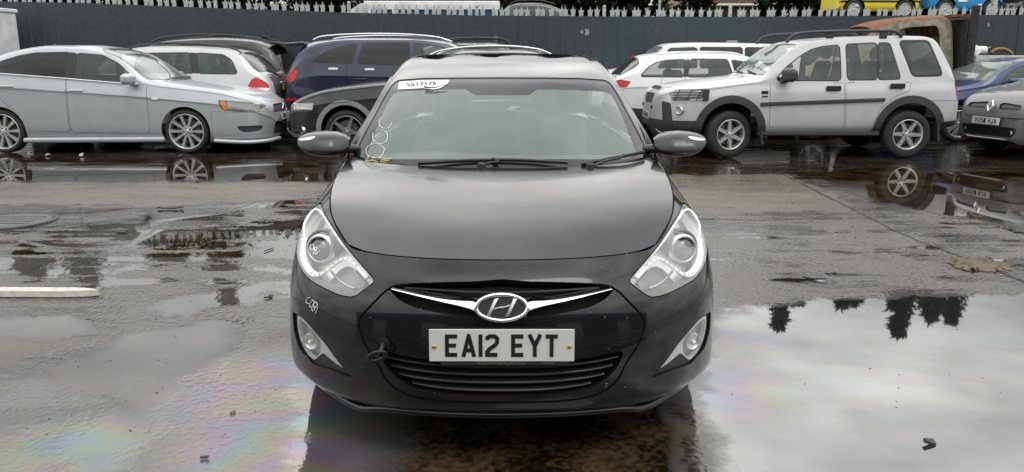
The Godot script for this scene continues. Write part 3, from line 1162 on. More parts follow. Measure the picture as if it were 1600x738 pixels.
const UPPER_NET := [
	[[0.0, 0.972, 1.235], [0.0, 1.125, 1.455], [0.0, 1.262, 1.69], [0.0, 1.385, 1.95], [0.0, 1.464, 2.3], [0.0, 1.518, 2.75], [0.0, 1.537, 3.25], [0.0, 1.492, 3.75], [0.0, 1.317, 4.15], [0.0, 1.1, 4.5]],
	[[0.3, 0.975, 1.265], [0.28, 1.125, 1.48], [0.26, 1.26, 1.71], [0.25, 1.382, 1.965], [0.25, 1.461, 2.31], [0.25, 1.516, 2.75], [0.25, 1.535, 3.25], [0.25, 1.49, 3.74], [0.25, 1.313, 4.13], [0.25, 1.095, 4.48]],
	[[0.6, 0.985, 1.37], [0.545, 1.125, 1.575], [0.53, 1.25, 1.785], [0.5, 1.37, 2.03], [0.48, 1.457, 2.36], [0.46, 1.513, 2.78], [0.46, 1.53, 3.25], [0.44, 1.475, 3.7], [0.45, 1.297, 4.07], [0.48, 1.08, 4.42]],
	[[0.765, 1.0, 1.5], [0.725, 1.128, 1.69], [0.68, 1.24, 1.885], [0.64, 1.36, 2.1], [0.625, 1.447, 2.42], [0.61, 1.502, 2.8], [0.60, 1.516, 3.25], [0.54, 1.446, 3.65], [0.56, 1.266, 4.0], [0.62, 1.064, 4.34]],
	[[0.815, 1.0, 1.6], [0.79, 1.125, 1.79], [0.745, 1.232, 1.97], [0.7, 1.35, 2.18], [0.682, 1.423, 2.48], [0.668, 1.470, 2.83], [0.655, 1.480, 3.25], [0.59, 1.401, 3.62], [0.61, 1.229, 3.95], [0.68, 1.048, 4.28]],
]

func crv(p0: Vector3, p1: Vector3, p2: Vector3, p3: Vector3, t: float) -> Vector3:
	return 0.5 * (2.0 * p1 + (p2 - p0) * t + (2.0 * p0 - 5.0 * p1 + 4.0 * p2 - p3) * t * t + (3.0 * p1 - p0 - 3.0 * p2 + p3) * t * t * t)

# a smooth surface through a net of columns (the first on the mirror plane); sub gives the steps for each column gap
func net_surface(net: Array, subs: Array, sv: int, mirror_first := true, flip := true) -> Geo:
	var nc := net.size()
	var nr: int = net[0].size()
	var c := []
	for col in net:
		var k := []
		for q in col:
			k.append(Vector3(q[0], q[1], -q[2]))
		c.append(k)
	var cols := []
	var us := []
	for i in nc:
		var steps: int = subs[mini(i, subs.size() - 1)] if i < nc - 1 else 1
		for s in steps:
			var t := s / float(steps)
			var col := []
			for r in nr:
				var p1: Vector3 = c[i][r]
				if i == nc - 1:
					col.append(p1)
					continue
				var p2: Vector3 = c[i + 1][r]
				var p0: Vector3
				if i > 0:
					p0 = c[i - 1][r]
				elif mirror_first:
					p0 = Vector3(-c[1][r].x, c[1][r].y, c[1][r].z)
				else:
					p0 = p1 * 2.0 - p2
				var p3: Vector3 = c[i + 2][r] if i < nc - 2 else p2 * 2.0 - p1
				col.append(crv(p0, p1, p2, p3, t))
			cols.append(col)
			us.append(i + t if i < nc - 1 else float(nc - 1))
	var rows := []
	var params := []
	for ci in cols.size():
		var col: Array = cols[ci]
		var row := PackedVector3Array()
		var pr := PackedVector2Array()
		for j in nr - 1:
			var p1: Vector3 = col[j]
			var p2: Vector3 = col[j + 1]
			var p0: Vector3 = col[j - 1] if j > 0 else p1 * 2.0 - p2
			var p3: Vector3 = col[j + 2] if j < nr - 2 else p2 * 2.0 - p1
			for s in sv:
				row.append(crv(p0, p1, p2, p3, s / float(sv)))
				pr.append(Vector2(us[ci], j + s / float(sv)))
		row.append(col[nr - 1])
		pr.append(Vector2(us[ci], nr - 1))
		rows.append(row)
		params.append(pr)
	return grid(rows, flip, params, 0)

func p3(a: Array) -> Array:
	var o := []
	for i in range(0, a.size(), 3):
		o.append(Vector3(a[i], a[i + 1], -a[i + 2]))
	return o

func xy_of(a: Array) -> Array:
	var o := []
	for i in range(0, a.size(), 3):
		o.append(Vector2(a[i], a[i + 1]))
	return o

func strokes(called: String, lines: Array, r: float, m: Material, parent: Node, lift := Vector3(0, 0.002, 0.004)) -> void:
	var g := Geo.new()
	for l in lines:
		var pts := smooth3(p3(l), 3)
		for i in pts.size():
			pts[i] += lift
		add(g, tube(pts, r, 5))
	put(called, g, m, parent)

func make_black_car() -> void:
	var car := thing("black_saloon_car", "black saloon car seen head-on with chalk marks and a torn windscreen sticker", "car")
	car.position = Vector3(0, 0, -2.72)
	var front := func(q: Vector3, _p: Vector2) -> bool: return q.z > -0.92
	var outer := func(q: Vector3, _p: Vector2) -> bool: return q.x > 0.55
	var side := func(q: Vector3, _p: Vector2) -> bool: return q.x > 0.7 and q.z < -0.45

	var body := net_surface(BODY_NET, [16, 18, 18, 18, 16, 14, 10, 8, 6, 6, 6, 6, 6, 6], 11)
	var seams := Geo.new()
	# wheel arches
	for z in [-0.965, -3.735]:
		var ring := PackedVector2Array()
		for k in 40:
			ring.append(Vector2(z + cos(TAU * k / 40.0) * 0.365, 0.33 + sin(TAU * k / 40.0) * 0.365))
		body = split(body, field(body, ring, 1, outer))[1]
	# headlamps
	var lamp_poly := rounded(xy_of([0.829, 0.868, 0, 0.805, 0.884, 0, 0.778, 0.879, 0, 0.711, 0.849, 0, 0.652, 0.817, 0, 0.601, 0.788, 0, 0.563, 0.766, 0, 0.515, 0.735, 0, 0.473, 0.705, 0, 0.481, 0.692, 0, 0.554, 0.638, 0, 0.617, 0.637, 0, 0.684, 0.648, 0, 0.757, 0.662, 0, 0.805, 0.683, 0, 0.845, 0.712, 0, 0.868, 0.745, 0, 0.873, 0.785, 0, 0.862, 0.83, 0]), 0.02)
	var f := field(body, lamp_poly, 0, front)
	var q := split(body, shift(f, 0.002))
	var lamp: Geo = q[0]
	body = q[1]
	q = split(body, shift(field(body, lamp_poly, 0, front), -0.0022))
	add(seams, q[0])
	body = q[1]
	# grille and lower intake
	var grille_poly := smooth2(v2([-0.1, 0.717, 0.1, 0.716, 0.25, 0.711, 0.36, 0.702, 0.415, 0.687, 0.395, 0.663, 0.36, 0.643, 0.30, 0.625, 0.19, 0.609, 0.1, 0.603, -0.1, 0.599]), 3)
	q = split(body, field(body, grille_poly, 0, front))
	var grille: Geo = q[0]
	body = q[1]
	var intake_poly := rounded(v2([-0.2, 0.440, 0.218, 0.440, 0.335, 0.447, 0.448, 0.462, 0.452, 0.448, 0.434, 0.405, 0.399, 0.362, 0.339, 0.325, 0.197, 0.305, -0.2, 0.296]), 0.03)
	q = split(body, field(body, intake_poly, 0, front))
	var intake: Geo = q[0]
	body = q[1]
	# fog lamps in their pockets
	var pocket := rounded(v2([0.848, 0.512, 0.789, 0.518, 0.735, 0.487, 0.679, 0.444, 0.615, 0.372, 0.556, 0.325, 0.66, 0.336, 0.757, 0.330, 0.825, 0.368, 0.846, 0.434]), 0.015)
	q = split(body, field(body, pocket, 0, front))
	var fog: Geo = q[0]
	body = q[1]
	# the middle panel of the bumper, set a little back behind its shut line
	var panel_poly := smooth2(v2([-0.6, 0.66, 0.0, 0.66, 0.36, 0.668, 0.412, 0.680, 0.462, 0.638, 0.511, 0.585, 0.525, 0.557, 0.519, 0.52, 0.501, 0.475, 0.470, 0.43, 0.45, 0.395, 0.43, 0.352, 0.385, 0.312, 0.30, 0.285, 0.15, 0.277, 0.0, 0.276, -0.6, 0.276]), 4)
	q = split(body, shift(field(body, panel_poly, 0, front), 0.0))
	var panel: Geo = q[0]
	q = split(q[1], shift(field(q[1], panel_poly, 0, front), -0.006))
	add(seams, q[0])
	body = q[1]
	put("bumper_panel", flange(both(pushed(panel, -0.005), 0), 0.03, 0), M.black_paint, car)
	# bumper to wing
	var wing_poly := PackedVector2Array(v2([-0.46, 0.72, -0.55, 0.685, -0.70, 0.60, -0.70, 0.1, -0.3, 0.1, -0.3, 0.72]))
	var f_wing := field(body, wing_poly, 1, func(qq: Vector3, _p: Vector2) -> bool: return qq.x > 0.6 and qq.z < -0.44)
	q = split(body, shift(f_wing, 0.0))
	var skin: Geo = q[0]
	q = split(q[1], shift(field(q[1], wing_poly, 1, func(qq: Vector3, _p: Vector2) -> bool: return qq.x > 0.6 and qq.z < -0.44), -0.004))
	add(seams, q[0])
	body = add(q[1], skin)
	var lid: Array = split(body, _row_field(body, 5.972))
	add(seams, lid[1])
	body = lid[0]
	var doors := []
	for d in [[-1.50, 0.30, -1.42, 0.62, -1.46, 0.985, -2.52, 1.0, -2.54, 0.30], [-2.56, 0.30, -2.54, 1.0, -3.50, 1.005, -3.46, 0.72, -3.30, 0.42, -3.28, 0.30]]:
		var poly := rounded(v2(d), 0.04)
		q = split(body, shift(field(body, poly, 1, side), 0.003))
		doors.append(q[0])
		q = split(q[1], shift(field(q[1], poly, 1, side), -0.003))
		add(seams, q[0])
		body = q[1]
	put("body", flange(both(body, 0), 0.03, 0), M.black_paint, car)
	fine(put("shut_line", both(pushed(seams, -0.009), 0), M.void, car))
	for d in doors:
		for s in 2:
			var g: Geo = d if s == 0 else mirrored(d, 0)
			put("door", flange(g, 0.02), M.black_paint, car)
	# lower lip with its turned-down corners
	var lip := smooth3(p3([-0.868, 0.285, 0.50, -0.785, 0.240, 0.375, -0.66, 0.205, 0.255, -0.545, 0.188, 0.165, -0.45, 0.203, 0.122, -0.25, 0.207, 0.078, 0, 0.206, 0.063, 0.25, 0.207, 0.078, 0.45, 0.203, 0.122, 0.545, 0.188, 0.165, 0.66, 0.205, 0.255, 0.785, 0.240, 0.375, 0.868, 0.285, 0.50]), 5)
	put("lower_lip", tube(lip, 0.022, 8, 0.75), M.black_paint, car)
	# stone chips and specks of dirt
	var chips := Geo.new()
	var rng := RandomNumberGenerator.new()
	rng.seed = 4
	var speck := rbox(Vector3(1, 1, 0.5), 0.25)
	var src := both(add(add(Geo.new(), panel), body), 0)
	var made := 0
	while made < 70:
		var i := rng.randi_range(0, src.v.size() - 1)
		var at := src.v[i]
		if at.z < -0.45 or at.y < 0.3 or rng.randf() > (1.0 if at.x > 0.0 and at.y > 0.5 else 0.25):
			continue
		made += 1
		var s := rng.randf_range(0.0014, 0.0036)
		add(chips, moved(speck, Transform3D(Basis(Vector3.BACK, rng.randf() * TAU).scaled(Vector3(s, s * rng.randf_range(0.5, 1.4), 0.002)), at + src.n[i] * 0.0005 - Vector3(0, 0, 0.003 if i < panel.v.size() else 0.0))))
	fine(put("stone_chips", chips, M.chip, car))
	# bonnet
	var hood := net_surface(HOOD_NET, [16, 16, 16], 14)
	var hood_seam := split(hood, _edge_field(hood, 0.013, 0.012))
	put("bonnet", flange(both(hood_seam[1], 0), 0.02, 0), M.black_paint, car)
	fine(put("shut_line", both(pushed(hood_seam[0], -0.012), 0), M.void, car))
	# cabin top: windscreen, pillars, roof, rear window
	var upper := net_surface(UPPER_NET, [10, 12, 14, 10], 12)
	var wide := func(_q: Vector3, p: Vector2) -> bool: return p.y < 4.2
	var screen_poly := rounded(v2([-0.3, 0.972, 0.30, 0.974, 0.60, 0.985, 0.752, 0.998, 0.772, 1.012, 0.720, 1.145, 0.678, 1.262, 0.640, 1.345, 0.615, 1.366, 0.463, 1.3775, 0.25, 1.3825, -0.3, 1.385]), 0.02)
	q = split(upper, shift(field(upper, screen_poly, 0, wide), 0.0))
	var screen: Geo = q[0]
	var shell: Geo = q[1]
	q = split(shell, shift(field(shell, screen_poly, 0, wide), -0.014))
	put("windscreen_seal", both(pushed(q[0], -0.004), 0), M.satin_black, car)
	shell = q[1]
	var back := func(_q: Vector3, p: Vector2) -> bool: return p.y > 6.8
	q = split(shell, field(shell, rounded(v2([-0.2, 7.2, 2.9, 7.2, 3.1, 8.8, -0.2, 8.8]), 0.1), 3, back))
	put("rear_window", both(q[0], 0), M.tint_glass, car)
	shell = q[1]
	var sunroof := func(_q: Vector3, p: Vector2) -> bool: return p.y > 4.0 and p.y < 7.0
	q = split(shell, field(shell, rounded(v2([-0.5, 4.32, 2.75, 4.32, 2.75, 6.75, -0.5, 6.75]), 0.1), 3, sunroof))
	put("roof_panel", both(q[0], 0), M.roof_glass, car)
	put("roof", flange(both(q[1], 0), 0.02, 0), M.black_paint, car)
	var clear_poly := rounded(v2([-0.3, 1.012, 0.272, 1.010, 0.471, 1.004, 0.643, 0.997, 0.712, 1.012, 0.689, 1.105, 0.660, 1.228, 0.631, 1.300, 0.60, 1.316, 0.526, 1.322, 0.303, 1.334, 0.186, 1.334, 0.168, 1.312, 0.14, 1.306, -0.3, 1.306]), 0.025)
	q = split(screen, field(screen, clear_poly, 0))
	put("windscreen", both(q[0], 0), M.screen_glass, car)
	put("windscreen_border", both(q[1], 0), M.frit, car)
	# paper sticker, torn at one end
	var sheet := both(screen, 0)
	q = split(sheet, field(sheet, PackedVector2Array(v2([-0.602, 1.327, -0.606, 1.372, -0.445, 1.381, -0.300, 1.3845, -0.305, 1.362, -0.345, 1.340, -0.380, 1.3285, -0.453, 1.337])), 0))
	var sticker := put("paper_sticker", pushed(q[0], 0.003), M.paper, car)
	var sx := Transform3D(Basis(Vector3(0.975, 0.06, 0.21).normalized(), Vector3(-0.10, 0.50, -0.86).normalized(), Vector3(-0.15, 0.86, 0.48).normalized()), Vector3(-0.463, 1.362, -1.965))
	words("5517175", 0.034, M.ink, sticker, sx, 0.001, "Droid Sans", true)
	var tear := tube(smooth3(p3([-0.44, 1.347, 1.90, -0.38, 1.345, 1.87, -0.31, 1.362, 1.87])), 0.012, 6, 0.5, Vector3.UP, 0.3)
	put("torn_flap", tear, M.lamp_grey, car)
	# chalk
	strokes("chalk_mark", [
		[-0.600, 1.163, 1.668, -0.602, 1.149, 1.645, -0.613, 1.139, 1.633, -0.631, 1.134, 1.636, -0.651, 1.137, 1.653, -0.667, 1.146, 1.680, -0.676, 1.159, 1.712, -0.675, 1.173, 1.737, -0.663, 1.184, 1.749],
		[-0.660, 1.127, 1.641, -0.636, 1.124, 1.620, -0.617, 1.113, 1.590, -0.608, 1.097, 1.559, -0.610, 1.081, 1.533, -0.623, 1.069, 1.519, -0.644, 1.064, 1.522, -0.667, 1.067, 1.541, -0.687, 1.077, 1.571, -0.697, 1.093, 1.604, -0.695, 1.109, 1.632],
		[-0.616, 1.034, 1.457, -0.619, 1.018, 1.433, -0.634, 1.006, 1.421, -0.659, 1.001, 1.425, -0.685, 1.003, 1.444, -0.707, 1.013, 1.476, -0.718, 1.028, 1.509, -0.715, 1.044, 1.534, -0.699, 1.056, 1.543, -0.674, 1.062, 1.537, -0.647, 1.059, 1.516, -0.626, 1.049, 1.487, -0.612, 1.036, 1.462],
	], 0.0013, M.chalk, car)
	strokes("yellow_chalk_letters", [
		[-0.700, 1.012, 1.452, -0.694, 0.998, 1.437, -0.712, 0.984, 1.442, -0.672, 0.986, 1.420],
		[-0.615, 1.004, 1.405, -0.655, 1.000, 1.420, -0.672, 0.988, 1.420, -0.64, 0.982, 1.40],
		[-0.565, 1.002, 1.388, -0.605, 0.997, 1.395, -0.625, 0.983, 1.395, -0.585, 0.982, 1.38], [-0.61, 0.990, 1.39, -0.575, 0.992, 1.38],
	], 0.0021, M.chalk_yellow, car, Vector3(0, 0.004, 0.012))
	strokes("chalk_mark", [
		[-0.742, 0.605, 0.258, -0.758, 0.596, 0.270, -0.761, 0.581, 0.267, -0.744, 0.581, 0.251],
		[-0.729, 0.599, 0.244, -0.741, 0.584, 0.249, -0.741, 0.570, 0.244, -0.728, 0.575, 0.234, -0.721, 0.592, 0.233, -0.729, 0.599, 0.244],
		[-0.716, 0.595, 0.231, -0.727, 0.581, 0.234, -0.715, 0.576, 0.223, -0.725, 0.559, 0.227, -0.733, 0.567, 0.236, -0.715, 0.576, 0.223, -0.706, 0.588, 0.220, -0.716, 0.595, 0.231],
		[-0.702, 0.582, 0.214, -0.715, 0.552, 0.217],
	], 0.0011, M.chalk, car, Vector3(-0.002, 0, 0.003))
	strokes("chalk_mark", [
		[-0.781, 0.755, 0.450, -0.787, 0.768, 0.468, -0.778, 0.772, 0.456],
		[-0.753, 0.766, 0.413, -0.754, 0.760, 0.405, -0.760, 0.756, 0.406, -0.768, 0.757, 0.416, -0.773, 0.763, 0.429, -0.772, 0.769, 0.437, -0.766, 0.773, 0.436, -0.758, 0.772, 0.426, -0.753, 0.766, 0.413],
		[-0.737, 0.764, 0.395, -0.743, 0.757, 0.390, -0.751, 0.762, 0.404, -0.745, 0.768, 0.409, -0.738, 0.766, 0.397, -0.741, 0.757, 0.388, -0.738, 0.750, 0.380, -0.746, 0.747, 0.385, -0.752, 0.753, 0.395, -0.744, 0.758, 0.392],
		[-0.724, 0.761, 0.380, -0.739, 0.745, 0.373],
	], 0.0013, M.chalk, car, Vector3(-0.002, 0.002, 0.006))
	# side windows between the doors and the roof edge
	var rows := []
	for k in 7:
		rows.append(PackedVector3Array())
	for i in 61:
		var t := i / 60.0
		var z := -lerpf(1.42, 4.28, t)
		var low := Vector3(pick([1.4, 0.80, 2.0, 0.825, 2.9, 0.825, 3.7, 0.79, 4.3, 0.72], -z), pick([1.4, 0.998, 2.0, 1.005, 2.9, 1.015, 3.7, 1.02, 4.3, 1.03], -z), z)
		var zz := -lerpf(1.60, 4.28, t)
		var high := Vector3(pick([1.6, 0.815, 1.79, 0.79, 1.97, 0.745, 2.18, 0.70, 2.48, 0.675, 2.83, 0.645, 3.25, 0.63, 3.62, 0.59, 3.95, 0.61, 4.28, 0.68], -zz), pick([1.6, 1.0, 1.79, 1.125, 1.97, 1.232, 2.18, 1.350, 2.48, 1.420, 2.83, 1.463, 3.25, 1.472, 3.62, 1.401, 3.95, 1.226, 4.28, 1.04], -zz), zz)
		for k in 7:
			var e := k / 6.0
			rows[k].append(low.lerp(high, e) + Vector3(0.02 * sin(PI * e), 0, 0))
	var cheek := grid(rows, false)
	for i in cheek.n.size():
		if cheek.n[i].x < 0:
			cheek = grid(rows, true)
			break
	q = split(cheek, field(cheek, rounded(v2([-1.80, 1.035, -2.15, 1.27, -2.5, 1.355, -3.2, 1.375, -3.55, 1.32, -3.85, 1.15, -3.95, 1.055]), 0.04), 1))
	for s in 2:
		put("side_window", q[0] if s == 0 else mirrored(q[0], 0), M.side_glass, car)
	put("window_frame", both(q[1], 0), M.black_paint, car)

	# behind the openings: dark hollows
	for g in [grille, intake]:
		put("opening", both(pushed(g, -0.055), 0), M.void, car)
	pair("opening", pushed(fog, -0.055), M.void, car, 0)
	# grille slats and bright wing
	for k in 3:
		var y := 0.628 + 0.022 * k
		var wdt := [0.24, 0.33, 0.36][k] as float
		var pts := []
		for i in 13:
			var x := lerpf(-wdt, wdt, i / 12.0)
			pts.append(Vector3(x, y + 0.012 * absf(x) / wdt, -0.062 - 0.016 * k - 0.24 * x * x))
		put("grille_slat", tube(smooth3(pts, 2), 0.007, 6, 0.6), M.satin_black, car)
	for s in 2:
		var sg := 1.0 if s == 0 else -1.0
		var wing := Geo.new()
		var rws := []
		for k in 7:
			var row := PackedVector3Array()
			for i in 25:
				var t := i / 24.0
				var x := lerpf(0.0, 0.405, t)
				var top := pick([0.0, 0.612, 0.08, 0.618, 0.17, 0.640, 0.24, 0.655, 0.32, 0.660, 0.45, 0.664, 0.75, 0.677, 1.0, 0.688], t)
				var bot := pick([0.0, 0.590, 0.08, 0.592, 0.17, 0.604, 0.24, 0.622, 0.32, 0.636, 0.45, 0.647, 0.75, 0.668, 1.0, 0.684], t)
				var e := k / 6.0
				row.append(Vector3(x, lerpf(bot, top, e), -0.022 - 0.045 * e - 0.46 * x * x + 0.012 * sin(PI * e)))
			rws.append(row)
		wing = grid(rws)
		var fl := flange(wing, 0.02, -1, Vector3(0, 0, -1))
		put("chrome_wing", fl if sg > 0 else mirrored(fl, 0), M.chrome, car)
	# emblem: a slanted letter in an oval
	var badge := put("emblem", Geo.new(), M.chrome, car)
	var em := Geo.new()
	var oval := PackedVector3Array()
	var disc := PackedVector2Array()
	for i in 49:
		var a := TAU * i / 48.0
		oval.append(Vector3(cos(a) * 0.083, sin(a) * 0.042, 0))
		if i < 48:
			disc.append(Vector2(cos(a) * 0.083, sin(a) * 0.042))
	add(em, tube(oval, 0.0068, 8, 1.0, Vector3.BACK))
	for st in [[-0.052, -0.029, -0.048, -0.020, -0.036, 0.005, -0.024, 0.030, -0.008, 0.032, -0.018, 0.012, -0.030, -0.014, -0.037, -0.031], [0.052, 0.029, 0.048, 0.020, 0.036, -0.005, 0.024, -0.030, 0.008, -0.032, 0.018, -0.012, 0.030, 0.014, 0.037, 0.031], [-0.030, -0.010, -0.012, -0.004, 0.005, -0.003, 0.024, 0.002, 0.030, 0.012, 0.012, 0.006, -0.005, 0.005, -0.024, 0.0]]:
		add(em, prism(PackedVector2Array(v2(st)), -0.004, 0.004 + em.v.size() * 0.0000005, 0.002))
	var emb := MeshInstance3D.new()
	emb.name = "emblem"
	emb.mesh = mesh_of(em, M.chrome)
	emb.transform = Transform3D(Basis(Vector3.RIGHT, -0.35).scaled(Vector3(1.1, 1.1, 1.1)), Vector3(0, 0.642, -0.010))
	place(emb, car)
	badge.free()
	put("emblem_backing", prism(disc, -0.008, -0.003), M.ink, emb)
	# number plate, its holder and bolts
	var pl := plate(car, "EA12 EYT", Transform3D(Basis(Vector3.RIGHT, -0.06), Vector3(0, 0.509, 0.016)), false, Vector2(0.52, 0.120))
	for s in [-1.0, 1.0]:
		put("bolt", moved(lathe(v2([0.008, 0.0, 0.008, 0.003, 0.004, 0.005, 0.0, 0.005]), 10), Transform3D(Basis(), Vector3(s * 0.242, -0.004, 0.003))), M.brass, pl)
	var holder := put("plate_holder", rbox(Vector3(0.46, 0.030, 0.012), 0.004, Vector3(0.01, 0.444, 0.004)), M.plastic, car)
	words("www.inchcapetoyota.co.uk", 0.0105, M.trim_light, holder, Transform3D(Basis(), Vector3(0.0, 0.440, 0.011)), 0.001)
	words("TOYOTA", 0.009, M.trim_light, holder, Transform3D(Basis(), Vector3(0.165, 0.440, 0.011)), 0.001)
	# lower intake slats
	for k in 4:
		var y := 0.412 - 0.031 * k
		var wdt := [0.43, 0.41, 0.38, 0.33][k] as float
		var rws := []
		for e in 6:
			var prof: Vector2 = [Vector2(-0.055, 0.010), Vector2(-0.018, 0.009), Vector2(-0.006, 0.004), Vector2(-0.006, -0.003), Vector2(-0.014, -0.008), Vector2(-0.055, -0.010)][e]
			var row := PackedVector3Array()
			for i in 25:
				var x := lerpf(-wdt, wdt, i / 24.0)
				var lift := 0.022 * pow(absf(x) / wdt, 3.0)
				row.append(Vector3(x, y + lift + prof.y * (1.0 - 0.5 * pow(absf(x) / wdt, 4.0)), -0.012 - 0.19 * x * x - 0.6 * pow(maxf(absf(x) - 0.3, 0), 2.0) + prof.x))
			rws.append(row)
		put("intake_slat", grid(rws, true), M.satin_black, car)
	# towing eye hanging from its socket
	var eye := Geo.new()
	add(eye, tube(smooth3([Vector3(-0.432, 0.500, -0.065), Vector3(-0.434, 0.486, -0.018), Vector3(-0.440, 0.472, -0.006)]), 0.008, 8))
	var ring := []
	for i in 17:
		var a := TAU * i / 16.0
		ring.append(Vector3(-0.450 + 0.031 * cos(a), 0.460 + 0.019 * sin(a) + 0.008 * cos(a), 0.0 + 0.008 * sin(a)))
	add(eye, tube(smooth3(ring, 2), 0.0085, 8, 0.7, Vector3.BACK))
	put("towing_eye", eye, M.black, car)
	put("socket", moved(lathe(v2([0.019, 0.0, 0.019, 0.004, 0.0, 0.003]), 18), Transform3D(Basis(Vector3.UP, -0.25), Vector3(-0.428, 0.498, -0.043))), M.void, car)
	make_headlamps(car, lamp)
	make_fog_lamps(car, fog)
	# cowl below the windscreen, wipers
	var cw := [PackedVector3Array(), PackedVector3Array(), PackedVector3Array(), PackedVector3Array()]
	for i in 25:
		var x := lerpf(-0.80, 0.80, i / 24.0)
		var ax := absf(x)
		var a := Vector3(x, pick([0, 0.978, 0.55, 0.982, 0.8, 0.99], ax), -pick([0, 1.20, 0.28, 1.225, 0.55, 1.29, 0.80, 1.37], ax))
		var b := Vector3(x, pick([0, 0.985, 0.3, 0.987, 0.6, 0.994, 0.8, 1.01], ax), -pick([0, 1.265, 0.3, 1.295, 0.6, 1.395, 0.765, 1.52, 0.8, 1.56], ax))
		cw[0].append(a + Vector3(0, -0.02, 0.02))
		cw[1].append(a + Vector3(0, -0.022, -0.01))
		cw[2].append(a.lerp(b, 0.6) + Vector3(0, -0.018, 0))
		cw[3].append(b + Vector3(0, -0.012, 0))
	put("cowl", grid(cw), M.plastic, car)
	wiper(car, [Vector3(-0.42, 0.992, -1.275), Vector3(-0.2, 1.006, -1.272), Vector3(0.06, 1.011, -1.268), Vector3(0.33, 0.998, -1.262)], Vector3(-0.10, 0.985, -1.225), Vector3(-0.02, 1.004, -1.25))
	wiper(car, [Vector3(0.40, 0.990, -1.262), Vector3(0.56, 1.012, -1.325), Vector3(0.66, 1.022, -1.385), Vector3(0.745, 1.030, -1.455)], Vector3(0.44, 0.982, -1.23), Vector3(0.60, 1.012, -1.34))
	# mirrors
	for s in 2:
		var sg := -1.0 if s == 0 else 1.0
		mirror_pod(car, sg)
	# wheels, underside, cabin
	for x in [-0.79, 0.79]:
		for z in [-0.965, -3.735]:
			var w := wheel(0.325, 0.215, 0.225, 10, 0, M.alloy)
			w.position = Vector3(x, 0.325, z)
			w.rotation.y = PI / 2 if x > 0 else -PI / 2
			place(w, car)
	put("undertray", rbox(Vector3(1.46, 0.06, 4.2), 0.03, Vector3(0, 0.24, -2.4)), M.void, car)
	for z in [-0.965, -3.735]:
		put("wheel_housing", cube(Vector3(1.30, 0.60, 0.80), Vector3(0, 0.55, z)), M.void, car)
	cabin_parts(car)

func _row_field(g: Geo, row: float) -> PackedFloat32Array:
	var f := PackedFloat32Array()
	f.resize(g.v.size())
	for i in f.size():
		f[i] = g.p[i].y - row
	return f

func _edge_field(g: Geo, side_w: float, front_w: float) -> PackedFloat32Array:
	var f := PackedFloat32Array()
	f.resize(g.v.size())
	for i in f.size():
		f[i] = minf(3.0 - side_w - g.p[i].x, g.p[i].y - front_w)
	return f

